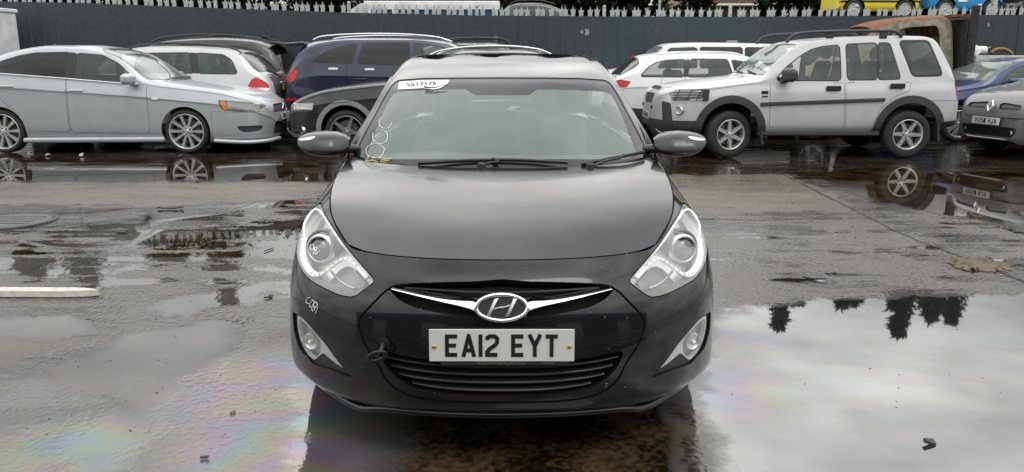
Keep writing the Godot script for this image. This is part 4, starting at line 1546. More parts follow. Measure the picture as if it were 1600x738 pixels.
func make_headlamps(car: Node3D, lamp: Geo) -> void:
	var dark_poly := rounded(v2([0.700, 0.655, 0.671, 0.690, 0.649, 0.718, 0.612, 0.738, 0.582, 0.736, 0.550, 0.716, 0.510, 0.688, 0.54, 0.645, 0.60, 0.630, 0.66, 0.64]), 0.01)
	var bezel_poly := rounded(v2([0.46, 0.705, 0.481, 0.705, 0.555, 0.662, 0.617, 0.664, 0.684, 0.674, 0.757, 0.690, 0.80, 0.71, 0.835, 0.735, 0.90, 0.76, 0.90, 0.60, 0.46, 0.60]), 0.01)
	for s in 2:
		var sg := 1.0 if s == 0 else -1.0
		var fix := func(g: Geo) -> Geo: return g if sg > 0 else mirrored(g, 0)
		var unit := put("headlamp", fix.call(pushed(lamp, 0.0005)), M.hazy_lens, car)
		var bowl := pushed(lamp, -0.075)
		for i in bowl.v.size():
			bowl.v[i] = bowl.v[i].lerp(Vector3(0.72, 0.75, -0.50), 0.10)
		var q := split(pushed(lamp, -0.018), field(lamp, bezel_poly, 0))
		put("lamp_bezel", fix.call(q[0]), M.lamp_dark, unit)
		q = split(bowl, field(lamp, dark_poly, 0))
		put("lower_housing", fix.call(pushed(q[0], 0.03)), M.lamp_grey, unit)
		put("reflector", fix.call(q[1]), M.reflector, unit)
		put("lamp_rim", fix.call(_wall(lamp, 0.06)), M.reflector, unit)
		var at := Vector3(0.735, 0.755, -0.435)
		var b := Basis(Vector3.UP, 0.30) * Basis(Vector3.RIGHT, -0.10)
		var barrel := lathe(v2([0.066, -0.05, 0.063, 0.0, 0.056, 0.012, 0.050, 0.014, 0.047, 0.008, 0.045, -0.01]), 32)
		put("projector_ring", fix.call(moved(barrel, Transform3D(b, at))), M.satin_chrome, unit)
		var dome := lathe(v2([0.045, -0.006, 0.042, 0.008, 0.034, 0.018, 0.022, 0.025, 0.01, 0.028, 0.0, 0.0285]), 24)
		put("projector_lens", fix.call(moved(dome, Transform3D(b, at))), M.projector, unit)
		var shroud := lathe(v2([0.082, -0.045, 0.076, -0.012, 0.066, -0.015]), 32)
		put("projector_shroud", fix.call(moved(shroud, Transform3D(b, at))), M.lamp_grey, unit)
		var led := smooth3(p3([0.822, 0.775, 0.530, 0.812, 0.722, 0.455, 0.781, 0.691, 0.385, 0.744, 0.677, 0.335, 0.710, 0.684, 0.305, 0.673, 0.708, 0.305, 0.644, 0.732, 0.305, 0.614, 0.748, 0.300, 0.580, 0.749, 0.275, 0.546, 0.733, 0.235, 0.502, 0.704, 0.182]), 5)
		put("light_guide", fix.call(tube(led, 0.016, 8, 0.4, Vector3.BACK)), M.led, unit)
		for k in 11:
			var i := 14 + k * 3
			put("led_cell", fix.call(rbox(Vector3(0.014, 0.010, 0.005), 0.002, led[i] + Vector3(0, 0.001, 0.0105), Basis(Vector3.BACK, 0.3))), M.led_cell, unit)
		var upper := smooth3(p3([0.822, 0.775, 0.53, 0.84, 0.82, 0.61, 0.82, 0.862, 0.68, 0.785, 0.868, 0.66, 0.715, 0.838, 0.52, 0.655, 0.806, 0.40, 0.60, 0.776, 0.315, 0.545, 0.745, 0.245, 0.502, 0.710, 0.186]), 5)
		put("light_guide", fix.call(tube(upper, 0.006, 6, 1.0, Vector3.BACK)), M.led, unit)
		var trim := smooth3(p3([0.672, 0.692, 0.32, 0.64, 0.672, 0.285, 0.596, 0.660, 0.235, 0.557, 0.658, 0.195]), 4)
		put("bright_strip", fix.call(tube(trim, 0.005, 6)), M.satin_chrome, unit)

func _wall(g: Geo, depth: float) -> Geo:
	var whole := flange(g, depth)
	var o := Geo.new()
	add(o, whole)
	o.t = whole.t.slice(g.t.size())
	return o

func make_fog_lamps(car: Node3D, fog: Geo) -> void:
	var lens_poly := rounded(v2([0.822, 0.497, 0.79, 0.494, 0.735, 0.470, 0.705, 0.440, 0.712, 0.385, 0.751, 0.350, 0.786, 0.365, 0.815, 0.403, 0.824, 0.454]), 0.03)
	var trim_poly := rounded(v2([0.830, 0.506, 0.794, 0.505, 0.724, 0.474, 0.683, 0.434, 0.639, 0.391, 0.599, 0.354, 0.578, 0.342, 0.648, 0.366, 0.700, 0.394, 0.751, 0.340, 0.792, 0.355, 0.823, 0.401, 0.832, 0.454]), 0.012)
	for s in 2:
		var sg := 1.0 if s == 0 else -1.0
		var fix := func(g: Geo) -> Geo: return g if sg > 0 else mirrored(g, 0)
		var q := split(fog, field(fog, trim_poly, 0))
		put("pocket", fix.call(pushed(q[1], -0.014)), M.plastic, car)
		var inner := split(q[0], field(q[0], lens_poly, 0))
		var unit := put("fog_lamp", fix.call(flange(pushed(inner[1], -0.010), 0.012)), M.fog_trim, car)
		put("fog_lens", fix.call(pushed(inner[0], -0.012)), M.hazy_lens, unit)
		put("fog_bowl", fix.call(pushed(inner[0], -0.04)), M.lamp_mid, unit)
		var cup := lathe(v2([0.036, -0.015, 0.034, 0.002, 0.028, -0.004, 0.020, -0.012, 0.0, -0.015]), 24)
		put("fog_reflector", fix.call(moved(cup, Transform3D(Basis(Vector3.UP, 0.35), Vector3(0.757, 0.416, -0.268)))), M.reflector, unit)
		var bulb := lathe(v2([0.010, -0.012, 0.010, 0.002, 0.006, 0.006, 0.0, 0.007]), 14)
		put("fog_bulb", fix.call(moved(bulb, Transform3D(Basis(Vector3.UP, 0.35), Vector3(0.757, 0.416, -0.268)))), M.led, unit)

func wiper(car: Node3D, blade: Array, pivot: Vector3, arm_mid: Vector3) -> void:
	var pts := smooth3(blade, 5)
	var w := put("wiper", tube(pts, 0.007, 6, 1.4), M.black, car)
	var mid: Vector3 = pts[pts.size() / 2] + Vector3(0, 0.007, 0.004)
	put("wiper_arm", tube(smooth3([pivot, pivot.lerp(arm_mid, 0.5) + Vector3(0, 0.006, 0), arm_mid, mid], 5), 0.009, 6, 0.7), M.black, w)
	put("wiper_pivot", moved(lathe(v2([0.022, -0.02, 0.022, 0.01, 0.014, 0.018, 0.0, 0.02]), 14), Transform3D(Basis(Vector3.RIGHT, -PI / 2), pivot)), M.black, w)

func mirror_pod(car: Node3D, sg: float) -> void:
	# a pod drawn out sideways: rings round a spine that runs from the arm to the tip
	var spine := [0.80, 0.83, 0.88, 0.94, 1.0, 1.035, 1.058, 1.070, 1.076]
	var top := [1.092, 1.112, 1.126, 1.130, 1.126, 1.119, 1.110, 1.101, 1.093]
	var bot := [1.050, 1.018, 1.006, 1.004, 1.012, 1.030, 1.053, 1.073, 1.087]
	var deep := [0.03, 0.065, 0.095, 0.105, 0.10, 0.085, 0.065, 0.040, 0.010]
	var rows := []
	for i in 33:
		var t := i / 32.0 * 8.0
		var k := mini(int(t), 7)
		var e := t - k
		var yt := lerpf(top[k], top[k + 1], e)
		var yb := lerpf(bot[k], bot[k + 1], e)
		var dp := lerpf(deep[k], deep[k + 1], e)
		var x := lerpf(spine[k], spine[k + 1], e)
		var row := PackedVector3Array()
		for j in 25:
			var a := TAU * j / 24.0
			var cy := signf(sin(a)) * pow(absf(sin(a)), 0.62)
			var cz := signf(cos(a)) * pow(absf(cos(a)), 0.62)
			row.append(Vector3(x, (yt + yb) / 2 + (yt - yb) / 2 * cy, -1.50 - 0.05 * (x - 0.8) - 0.75 * maxf((yt - yb) / 2 * cy, -0.02) + dp * (cz * (1.0 if cz > 0 else 0.7))))
		rows.append(row)
	var g := weld(grid(rows, false))
	if g.n[0].dot(g.v[0] - Vector3(0.94, 1.07, -1.5)) < 0:
		g = weld(grid(rows, true))
	var fix := func(q: Geo) -> Geo: return q if sg > 0 else mirrored(q, 0)
	var low := split(g, field(g, PackedVector2Array(v2([0.7, 1.055, 0.87, 1.068, 1.0, 1.066, 1.2, 1.080, 1.2, 0.9, 0.7, 0.9])), 0))
	var shell := put("door_mirror", fix.call(low[1]), M.mirror_paint, car)
	put("mirror_base", fix.call(low[0]), M.satin_black, shell)
	var strip := split(low[1], field(low[1], rounded(v2([0.965, 1.098, 1.0, 1.092, 1.066, 1.085, 1.074, 1.090, 1.03, 1.102, 0.970, 1.112]), 0.008), 0, func(q: Vector3, _p: Vector2) -> bool: return q.z > -1.5))
	put("indicator_lens", fix.call(pushed(strip[0], 0.002)), M.led, shell)
	var arm := tube(smooth3([Vector3(0.76, 1.02, -1.60), Vector3(0.80, 1.035, -1.55), Vector3(0.85, 1.04, -1.51)], 5), 0.032, 10, 0.8)
	put("mirror_arm", fix.call(arm), M.satin_black, shell)

func cabin_parts(car: Node3D) -> void:
	var d := []
	for k in 8:
		d.append(PackedVector3Array())
	for i in 21:
		var x := lerpf(-0.72, 0.72, i / 20.0)
		var hump := 0.03 * exp(-pow((x + 0.36) / 0.22, 2.0))
		for k in 8:
			var e := k / 7.0
			d[k].append(Vector3(x, 0.955 + 0.02 * sin(e * PI) + hump * e - (0.25 * pow(maxf(e - 0.8, 0) / 0.2, 2.0)), -lerpf(1.33 + 0.2 * x * x, 1.98, e)))
	put("dashboard", grid(d), M.dash, car)
	var wheel_pts := PackedVector3Array()
	for i in 33:
		var a := TAU * i / 32.0
		wheel_pts.append(Vector3(cos(a) * 0.19, sin(a) * 0.19, 0))
	var sw := Geo.new()
	add(sw, tube(wheel_pts, 0.016, 8, 1.0, Vector3.BACK))
	add(sw, rbox(Vector3(0.16, 0.11, 0.05), 0.02))
	for a in [0.0, PI, -PI / 2]:
		add(sw, rbox(Vector3(0.13, 0.035, 0.02), 0.008, Vector3(cos(a), sin(a), 0) * 0.12, Basis(Vector3.BACK, a)))
	put("steering_wheel", moved(sw, Transform3D(Basis(Vector3.RIGHT, 0.40), Vector3(-0.36, 0.98, -2.05))), M.black, car)
	for x in [-0.37, 0.37]:
		put("seat", seat_shape(), M.seat, car).position = Vector3(x, 0.42, -2.75)
	put("seat", seat_shape(2.4), M.seat, car).position = Vector3(0, 0.42, -3.62)
	put("rear_shelf", cube(Vector3(1.2, 0.02, 0.5), Vector3(0, 1.0, -4.05)), M.black, car)
	put("headlining", cube(Vector3(1.05, 0.02, 1.5), Vector3(0, 1.36, -2.95)), M.trim_light, car)
	var m := put("rear_view_mirror", rbox(Vector3(0.22, 0.06, 0.02), 0.01, Vector3(0, 1.30, -2.02)), M.black, car)
	put("sensor_housing", rbox(Vector3(0.20, 0.06, 0.05), 0.02, Vector3(0, 1.335, -1.95), Basis(Vector3.RIGHT, 0.9)), M.black, m)

# cushion, back and headrest as one padded shape; the seat faces +z
func seat_shape(wide := 1.0) -> Geo:
	var g := Geo.new()
	add(g, rbox(Vector3(0.50 * wide, 0.16, 0.52), 0.06, Vector3(0, 0, 0.05)))
	add(g, rbox(Vector3(0.48 * wide, 0.62, 0.14), 0.06, Vector3(0, 0.36, -0.26), Basis(Vector3.RIGHT, -0.25)))
	for x in ([0.0] if wide < 1.5 else [-0.37, 0.37]):
		add(g, rbox(Vector3(0.26, 0.19, 0.10), 0.045, Vector3(x, 0.78, -0.36), Basis(Vector3.RIGHT, -0.2)))
	return g

# ------------------------------------------------------------------ parked cars: a body drawn from its side view and its plan
# top, edge (roof edge), belt (foot of the side glass), bot and half (half width) are (x, value) curves along the car; x as it stands in the yard
func car_shell(d: Dictionary) -> Geo:
	var cx: float = d.cx
	var lo: float = d.top[0]
	var hi: float = d.top[d.top.size() - 2]
	var n: int = d.get("nx", 110)
	var rows := []
	var params := []
	for i in n + 3:
		var t := clampf((i - 1) / float(n), 0.0, 1.0)
		var x := lerpf(lo, hi, lerpf(t, 0.5 - 0.5 * cos(PI * t), 0.72))
		var yb := pick(d.bot, x)
		var ys := pick(d.belt, x)
		var yt := pick(d.top, x)
		var ye := clampf(pick(d.edge, x), ys + 0.004, maxf(yt, ys + 0.005))
		yt = maxf(yt, ye + 0.002)
		var w := pick(d.half, x)
		var lean: float = d.get("lean", 0.34)
		var we := w * 0.955 - (ye - ys) * lean - 0.015
		var low := [Vector2(w * 0.90, yb), Vector2(w * 0.985, lerpf(yb, ys, 0.16)), Vector2(w, lerpf(yb, ys, 0.5)), Vector2(w * 0.99, lerpf(yb, ys, 0.8)), Vector2(w * 0.955, ys)]
		var crease: float = d.get("crease", 0.0)
		if crease > 0.0:
			low = [low[0], low[1], low[2], Vector2(w * 0.994, lerpf(yb, ys, 0.775)), Vector2(w * 0.990 + crease, lerpf(yb, ys, 0.805)), low[4]]
		var mid := [low[low.size() - 1], Vector2(lerpf(w * 0.955, we, 0.5) + 0.012, lerpf(ys, ye, 0.5)), Vector2(we, ye)]
		var cap := [mid[2], Vector2(we * 0.92, lerpf(ye, yt, 0.42)), Vector2(we * 0.6, lerpf(ye, yt, 0.82)), Vector2(0, yt)]
		var row := PackedVector3Array()
		var pr := PackedVector2Array()
		var flat_end := i == 0 or i == n + 2
		for part in 3:
			var c: Array = [low, mid, cap][part]
			var steps: int = [5, 6, 5][part]
			for k in c.size() - 1:
				var p0: Vector2 = c[k - 1] if k > 0 else c[0] * 2.0 - c[1]
				var p3: Vector2 = c[k + 2] if k < c.size() - 2 else (Vector2(-c[k].x, c[k].y) if part == 2 else c[k + 1] * 2.0 - c[k])
				var last := steps + (1 if part == 2 and k == c.size() - 2 else 0)
				for s in last:
					var e := s / float(steps)
					var q: Vector2 = c[k].cubic_interpolate(c[k + 1], p0, p3, e)
					row.append(Vector3(x - cx, q.y, 0.0 if flat_end else maxf(q.x, 0.0)))
					pr.append(Vector2(x, part + (k + e) / float(c.size() - 1)))
		rows.append(row)
		params.append(pr)
	return grid(rows, true, params, 2)

func ring_of(x: float, y: float, r: float, n := 40) -> PackedVector2Array:
	var o := PackedVector2Array()
	for k in n:
		o.append(Vector2(x + cos(TAU * k / n) * r, y + sin(TAU * k / n) * r))
	return o

func off(a: Array, cx: float) -> Array:
	var o := []
	for i in range(0, a.size(), 2):
		o.append(Vector2(a[i] - cx, a[i + 1]))
	return o

# cuts: [name, material, where, outline, rounding, seal width, push]; where: side, low (below the glass), top (surface parameters), nose, tail (z, y outlines on the ends)
func make_car(d: Dictionary) -> Node3D:
	var cx: float = d.cx
	var root := thing(d.name, d.label, d.category, d.get("group", ""))
	root.position = Vector3(d.get("at_x", cx), d.get("lift", 0.0), -(d.d + d.w))
	root.rotation.y = d.get("yaw", 0.0)
	var body := car_shell(d)
	if body.n[body.v.size() / 2].dot(Vector3(0, 0.2, 1)) < 0:
		for i in range(0, body.t.size(), 3):
			var k := body.t[i]
			body.t[i] = body.t[i + 1]
			body.t[i + 1] = k
		calc_normals(body)
	var hi_x: float = d.top[d.top.size() - 2] - cx
	var lo_x: float = d.top[0] - cx
	var seams := Geo.new()
	var low := func(_q: Vector3, p: Vector2) -> bool: return p.y < 1.02
	var side := func(q: Vector3, p: Vector2) -> bool: return p.y <= 2.03 and q.z > 0.12
	var glass_zone := func(_q: Vector3, p: Vector2) -> bool: return p.y >= 0.98 and p.y <= 2.02
	var top := func(_q: Vector3, p: Vector2) -> bool: return p.y > 1.98
	var nose := func(q: Vector3, _p: Vector2) -> bool: return (q.x > hi_x - 0.45) if d.face > 0 else (q.x < lo_x + 0.45)
	var tail := func(q: Vector3, _p: Vector2) -> bool: return (q.x < lo_x + 0.45) if d.face > 0 else (q.x > hi_x - 0.45)
	for w in d.get("wheels", []):
		var poly := ring_of(w[0] - cx, w[2] if w.size() > 2 else d.wr + 0.02, w[1])
		body = split(body, field(body, poly, 0, low))[1]
		if d.has("arch"):
			var q := split(body, shift(field(body, poly, 0, low), -d.arch))
			pair("arch_trim", flange(pushed(q[0], 0.018), 0.03), M[d.arch_mat], root, 2)
			body = q[1]
	for c in d.get("cuts", []):
		var where: String = c[2]
		var ok = {"side": side, "low": low, "glass": glass_zone, "top": top, "nose": nose, "tail": tail}[where]
		var plane: int = {"side": 0, "low": 0, "glass": 0, "top": 3, "nose": 1, "tail": 1}[where]
		var poly: PackedVector2Array = rounded(v2(c[3]) if plane != 0 else off(c[3], cx), c[4])
		var seal: float = c[5]
		var f := field(body, poly, plane, ok)
		var q := split(body, f)
		if q[0].t.size() == 0:
			continue
		var piece: Geo = q[0]
		body = q[1]
		if c[1] == "none":
			continue
		if seal != 0.0:
			q = split(body, shift(field(body, poly, plane, ok), -absf(seal)))
			if seal > 0:
				if where == "top":
					put("window_seal", both(pushed(q[0], -0.004), 2), M.satin_black, root)
				else:
					pair("window_seal", pushed(q[0], -0.004), M.satin_black, root, 2)
			else:
				add(seams, q[0])
			body = q[1]
		var push: float = c[6] if c.size() > 6 else 0.0
		var shaped := pushed(piece, push) if push != 0.0 else piece
		if c.size() > 7:
			pair(c[0], flange(shaped, 0.02, 2), M[c[1]], root, 2)
		elif where in ["top", "nose", "tail"]:
			put(c[0], flange(both(shaped, 2), 0.02, 2), M[c[1]], root)
		else:
			for s in 2:
				var g: Geo = shaped if s == 0 else mirrored(shaped, 2)
				put(c[0], g if c[0].contains("window") else flange(g, 0.02), M[c[1]], root)
	if seams.t.size():
		fine(put("shut_line", both(pushed(seams, -0.012), 2), M.void, root))
	put("body", flange(both(body, 2), 0.02, 2), M[d.paint], root)
	# underneath and inside
	var mid: float = (lo_x + hi_x) / 2
	put("floor_pan", cube(Vector3(hi_x - lo_x - 0.7, 0.10, d.w * 1.55), Vector3(mid, pick(d.bot, cx + mid) + 0.10, 0)), M.void, root)
	for w in d.get("wheels", []):
		put("wheel_housing", cube(Vector3(w[1] * 1.9, w[1] * 1.35, d.w * 1.2), Vector3(w[0] - cx, d.wr + 0.12, 0)), M.void, root)
		for s in [1.0, -1.0]:
			if w.size() > 3 and s < 0:
				continue
			var o := wheel(d.wr, d.rim, 0.22, d.spokes, d.style, M[d.get("rim_mat", "alloy")])
			o.position = Vector3(w[0] - cx, d.wr, s * (d.w - 0.135))
			o.rotation = Vector3(0, (0.0 if s > 0 else PI) + (d.get("steer", 0.0) if w[0] == d.wheels[0][0] else 0.0), w[0] * 1.7)
			place(o, root)
	if d.has("seats"):
		for x in d.seats:
			for z in [-0.38, 0.38]:
				var st := put("seat", moved(seat_shape(), Transform3D(Basis(Vector3.UP, PI / 2 if d.face > 0 else -PI / 2).scaled(Vector3.ONE * d.get("seat_size", 1.0)), Vector3.ZERO)), M.seat, root)
				st.position = Vector3(x - cx, d.seat_y, z)
		put("dashboard", rbox(Vector3(0.4, 0.3, d.w * 1.5), 0.1, Vector3(d.dash - cx, d.seat_y + 0.34, 0)), M.dash, root)
	for w in d.get("mirrors", []):
		for s in [1.0, -1.0]:
			var pod := Geo.new()
			add(pod, rbox(Vector3(0.17, w[3], 0.26), 0.065, Vector3(w[0] - cx, w[1], s * (d.w + 0.10)), Basis(Vector3.UP, -0.2 * s * d.face)))
			add(pod, rbox(Vector3(0.10, 0.05, 0.16), 0.02, Vector3(w[0] - cx + 0.04 * d.face, w[1] - w[3] * 0.45, s * (d.w - 0.02))))
			put("door_mirror", pod, M[w[2]], root)
	for w in d.get("handles", []):
		for s in [1.0, -1.0]:
			var z: float = s * (pick(d.half, w[0]) * 0.985 + 0.012)
			put("door_handle", rbox(Vector3(0.22, w[4] if w.size() > 4 else 0.036, 0.035), 0.014, Vector3(w[0] - cx, w[1], z), Basis(Vector3.BACK, w[3] if w.size() > 3 else 0.0)), M[w[2]], root)
	for w in d.get("rails", []):
		for s in [1.0, -1.0]:
			var pts := []
			for i in range(0, w[0].size(), 2):
				pts.append(Vector3(w[0][i] - cx, w[0][i + 1], s * w[1]))
			put("roof_rail", tube(smooth3(pts, 5), w[2], 8, 0.7), M[w[3]], root)
	return root

func at_end(root: Node3D, d: Dictionary, x: float, y: float, z: float, face: float, lean := 0.0) -> Transform3D:
	return Transform3D(Basis(Vector3.UP, face * PI / 2) * Basis(Vector3.RIGHT, lean), Vector3(x - d.cx, y, z))

func make_cars() -> void:
	var d := {}
	var o: Node3D
	# --- silver saloon, left, nose to the right
	d = {"name": "saloon_car", "label": "silver blue saloon car with ten-spoke wheels at the left, nose pointing right", "category": "car", "cx": -6.3, "d": 12.7, "w": 0.93, "face": 1.0, "paint": "silver_blue", "nx": 150,
		"top": [-8.98, 0.70, -8.93, 0.98, -8.75, 1.16, -8.55, 1.24, -8.14, 1.50, -7.71, 1.64, -7.28, 1.69, -6.77, 1.69, -6.36, 1.64, -6.16, 1.58, -5.76, 1.38, -5.37, 1.14, -5.12, 1.10, -4.56, 1.02, -4.10, 0.915, -3.85, 0.82, -3.75, 0.755, -3.70, 0.68, -3.67, 0.55],
		"edge": [-8.98, 0.6, -8.75, 1.14, -8.5, 1.22, -7.78, 1.49, -7.47, 1.58, -7.16, 1.635, -6.67, 1.62, -6.18, 1.54, -5.90, 1.39, -5.60, 1.15, -5.38, 1.09, -4.56, 0.99, -4.1, 0.875, -3.87, 0.77, -3.73, 0.66, -3.67, 0.5],
		"belt": [-8.98, 0.55, -8.8, 1.02, -8.4, 1.19, -7.81, 1.235, -6.82, 1.165, -5.83, 1.08, -5.19, 1.01, -4.45, 0.92, -4.0, 0.80, -3.77, 0.64, -3.67, 0.45],
		"bot": [-8.98, 0.42, -8.6, 0.25, -7.6, 0.20, -5.4, 0.19, -4.6, 0.17, -3.9, 0.17, -3.72, 0.20, -3.67, 0.30],
		"half": [-8.98, 0.55, -8.9, 0.72, -8.6, 0.85, -8.0, 0.92, -7.0, 0.93, -5.0, 0.93, -4.4, 0.91, -4.05, 0.85, -3.93, 0.76, -3.84, 0.65, -3.75, 0.48, -3.69, 0.28, -3.67, 0.15],
		"wr": 0.345, "rim": 0.275, "spokes": 10, "style": 2, "wheels": [[-5.0, 0.388, 0.35], [-7.92, 0.388, 0.35]], "crease": 0.014,
		"seats": [-6.75, -7.6], "seat_y": 0.62, "dash": -5.75,
		"mirrors": [[-5.78, 1.165, "silver_blue", 0.17]], "handles": [[-6.66, 0.985, "satin_chrome", -0.02], [-7.74, 1.05, "satin_chrome", -0.02]],
		"cuts": [
			["pillar", "satin_black", "glass", [-6.845, 1.18, -6.80, 1.575, -6.665, 1.56, -6.705, 1.16], 0.01, 0.0, 0.002],
			["side_window", "side_glass", "glass", [-6.66, 1.55, -6.28, 1.52, -6.02, 1.39, -5.80, 1.19, -5.74, 1.10, -6.70, 1.165], 0.04, 0.016],
			["side_window", "dark_glass", "glass", [-8.32, 1.285, -8.10, 1.34, -7.78, 1.445, -7.57, 1.51, -7.32, 1.555, -6.79, 1.565, -6.83, 1.18, -7.81, 1.25], 0.04, 0.016],
			["windscreen", "screen_glass", "top", [-5.22, 3.2, -5.34, 2.9, -5.58, 2.14, -6.20, 2.12, -6.36, 2.6, -6.38, 3.2], 0.05, 0.02],
			["rear_window", "dark_glass", "top", [-8.62, 3.2, -8.55, 2.2, -8.05, 2.2, -8.0, 3.2], 0.05, 0.02],
			["headlamp", "smoke_lens", "side", [-4.46, 0.835, -4.41, 0.685, -4.11, 0.655, -3.88, 0.68, -3.80, 0.745, -4.11, 0.805], 0.025, -0.006],
			["grille", "plastic", "nose", [-0.34, 0.74, 0.34, 0.74, 0.42, 0.62, -0.42, 0.62], 0.02, -0.006, -0.03],
			["lower_grille", "plastic", "nose", [-0.40, 0.46, 0.40, 0.46, 0.46, 0.27, -0.46, 0.27], 0.04, -0.006, -0.03],
			["bumper_intake", "plastic", "low", [-4.22, 0.425, -3.84, 0.425, -3.88, 0.345, -4.12, 0.33], 0.05, -0.004, -0.02],
			["bumper", "silver_blue", "low", [-4.57, 0.66, -4.1, 0.64, -3.5, 0.66, -3.5, 0.0, -4.60, 0.0], 0.0, -0.004],
			["door", "silver_blue", "low", [-6.80, 1.3, -6.82, 0.34, -5.57, 0.32, -5.57, 1.3], 0.05, -0.006],
			["door", "silver_blue", "low", [-8.05, 1.3, -7.98, 0.97, -7.66, 0.66, -7.47, 0.36, -6.845, 0.34, -6.825, 1.3], 0.06, -0.006],
		]}
	o = make_car(d)
	for s in [1.0, -1.0]:
		put("side_skirt", rbox(Vector3(2.25, 0.09, 0.10), 0.04, Vector3(-6.47 + 6.3, 0.215, s * 0.90), Basis(Vector3.BACK, 0.006)), M.silver_blue, o)
		put("bumper_lip", tube(smooth3([Vector3(-4.56 + 6.3, 0.20, s * 0.90), Vector3(-4.1 + 6.3, 0.175, s * 0.86), Vector3(-3.80 + 6.3, 0.18, s * 0.70), Vector3(-3.66 + 6.3, 0.20, s * 0.45)], 5), 0.05, 8, 0.7), M.silver_blue, o)
		put("waist_strip", tube(PackedVector3Array([Vector3(-8.3 + 6.3, 1.235, s * 0.905), Vector3(-7.81 + 6.3, 1.245, s * 0.905), Vector3(-6.82 + 6.3, 1.172, s * 0.905), Vector3(-5.9 + 6.3, 1.095, s * 0.905)]), 0.010, 6), M.chrome, o)
		put("indicator", rbox(Vector3(0.07, 0.14, 0.012), 0.005, Vector3(-4.375 + 6.3, 0.755, s * 0.899), Basis(Vector3.BACK, 0.35)), M.orange_lens, o)
		put("lamp_bowl", rbox(Vector3(0.50, 0.13, 0.02), 0.01, Vector3(-4.10 + 6.3, 0.735, s * 0.79), Basis(Vector3.UP, 0.34 * s) * Basis(Vector3.BACK, -0.12)), M.lamp_mid, o)
		put("lamp_cup", moved(lathe(v2([0.055, 0.0, 0.045, -0.02, 0.0, -0.03]), 16), Transform3D(Basis(Vector3.UP, 0.5 if s > 0 else PI - 0.5), Vector3(-4.16 + 6.3, 0.745, s * 0.83))), M.reflector, o)
		put("side_marker", rbox(Vector3(0.10, 0.035, 0.02), 0.008, Vector3(-5.44 + 6.3, 0.86, s * 0.932)), M.lens_white, o)
	plate(o, "SD10 UG", at_end(o, d, -3.652, 0.545, 0.0, 1.0, -0.1))
	put("wiper", tube(PackedVector3Array([Vector3(-5.35 + 6.3, 1.165, 0.45), Vector3(-5.30 + 6.3, 1.175, -0.2)]), 0.012, 5), M.black, o)
	for k in 3:
		var a := TAU * k / 3.0 + PI / 2
		put("badge_diamond", moved(prism(PackedVector2Array([Vector2(0, 0), Vector2(0.03, 0.018), Vector2(0.06, 0), Vector2(0.03, -0.018)]), 0.0, 0.012), Transform3D(Basis(Vector3.UP, PI / 2) * Basis(Vector3.BACK, a), Vector3(-3.69 + 6.3, 0.69, 0.0))), M.chrome, o)

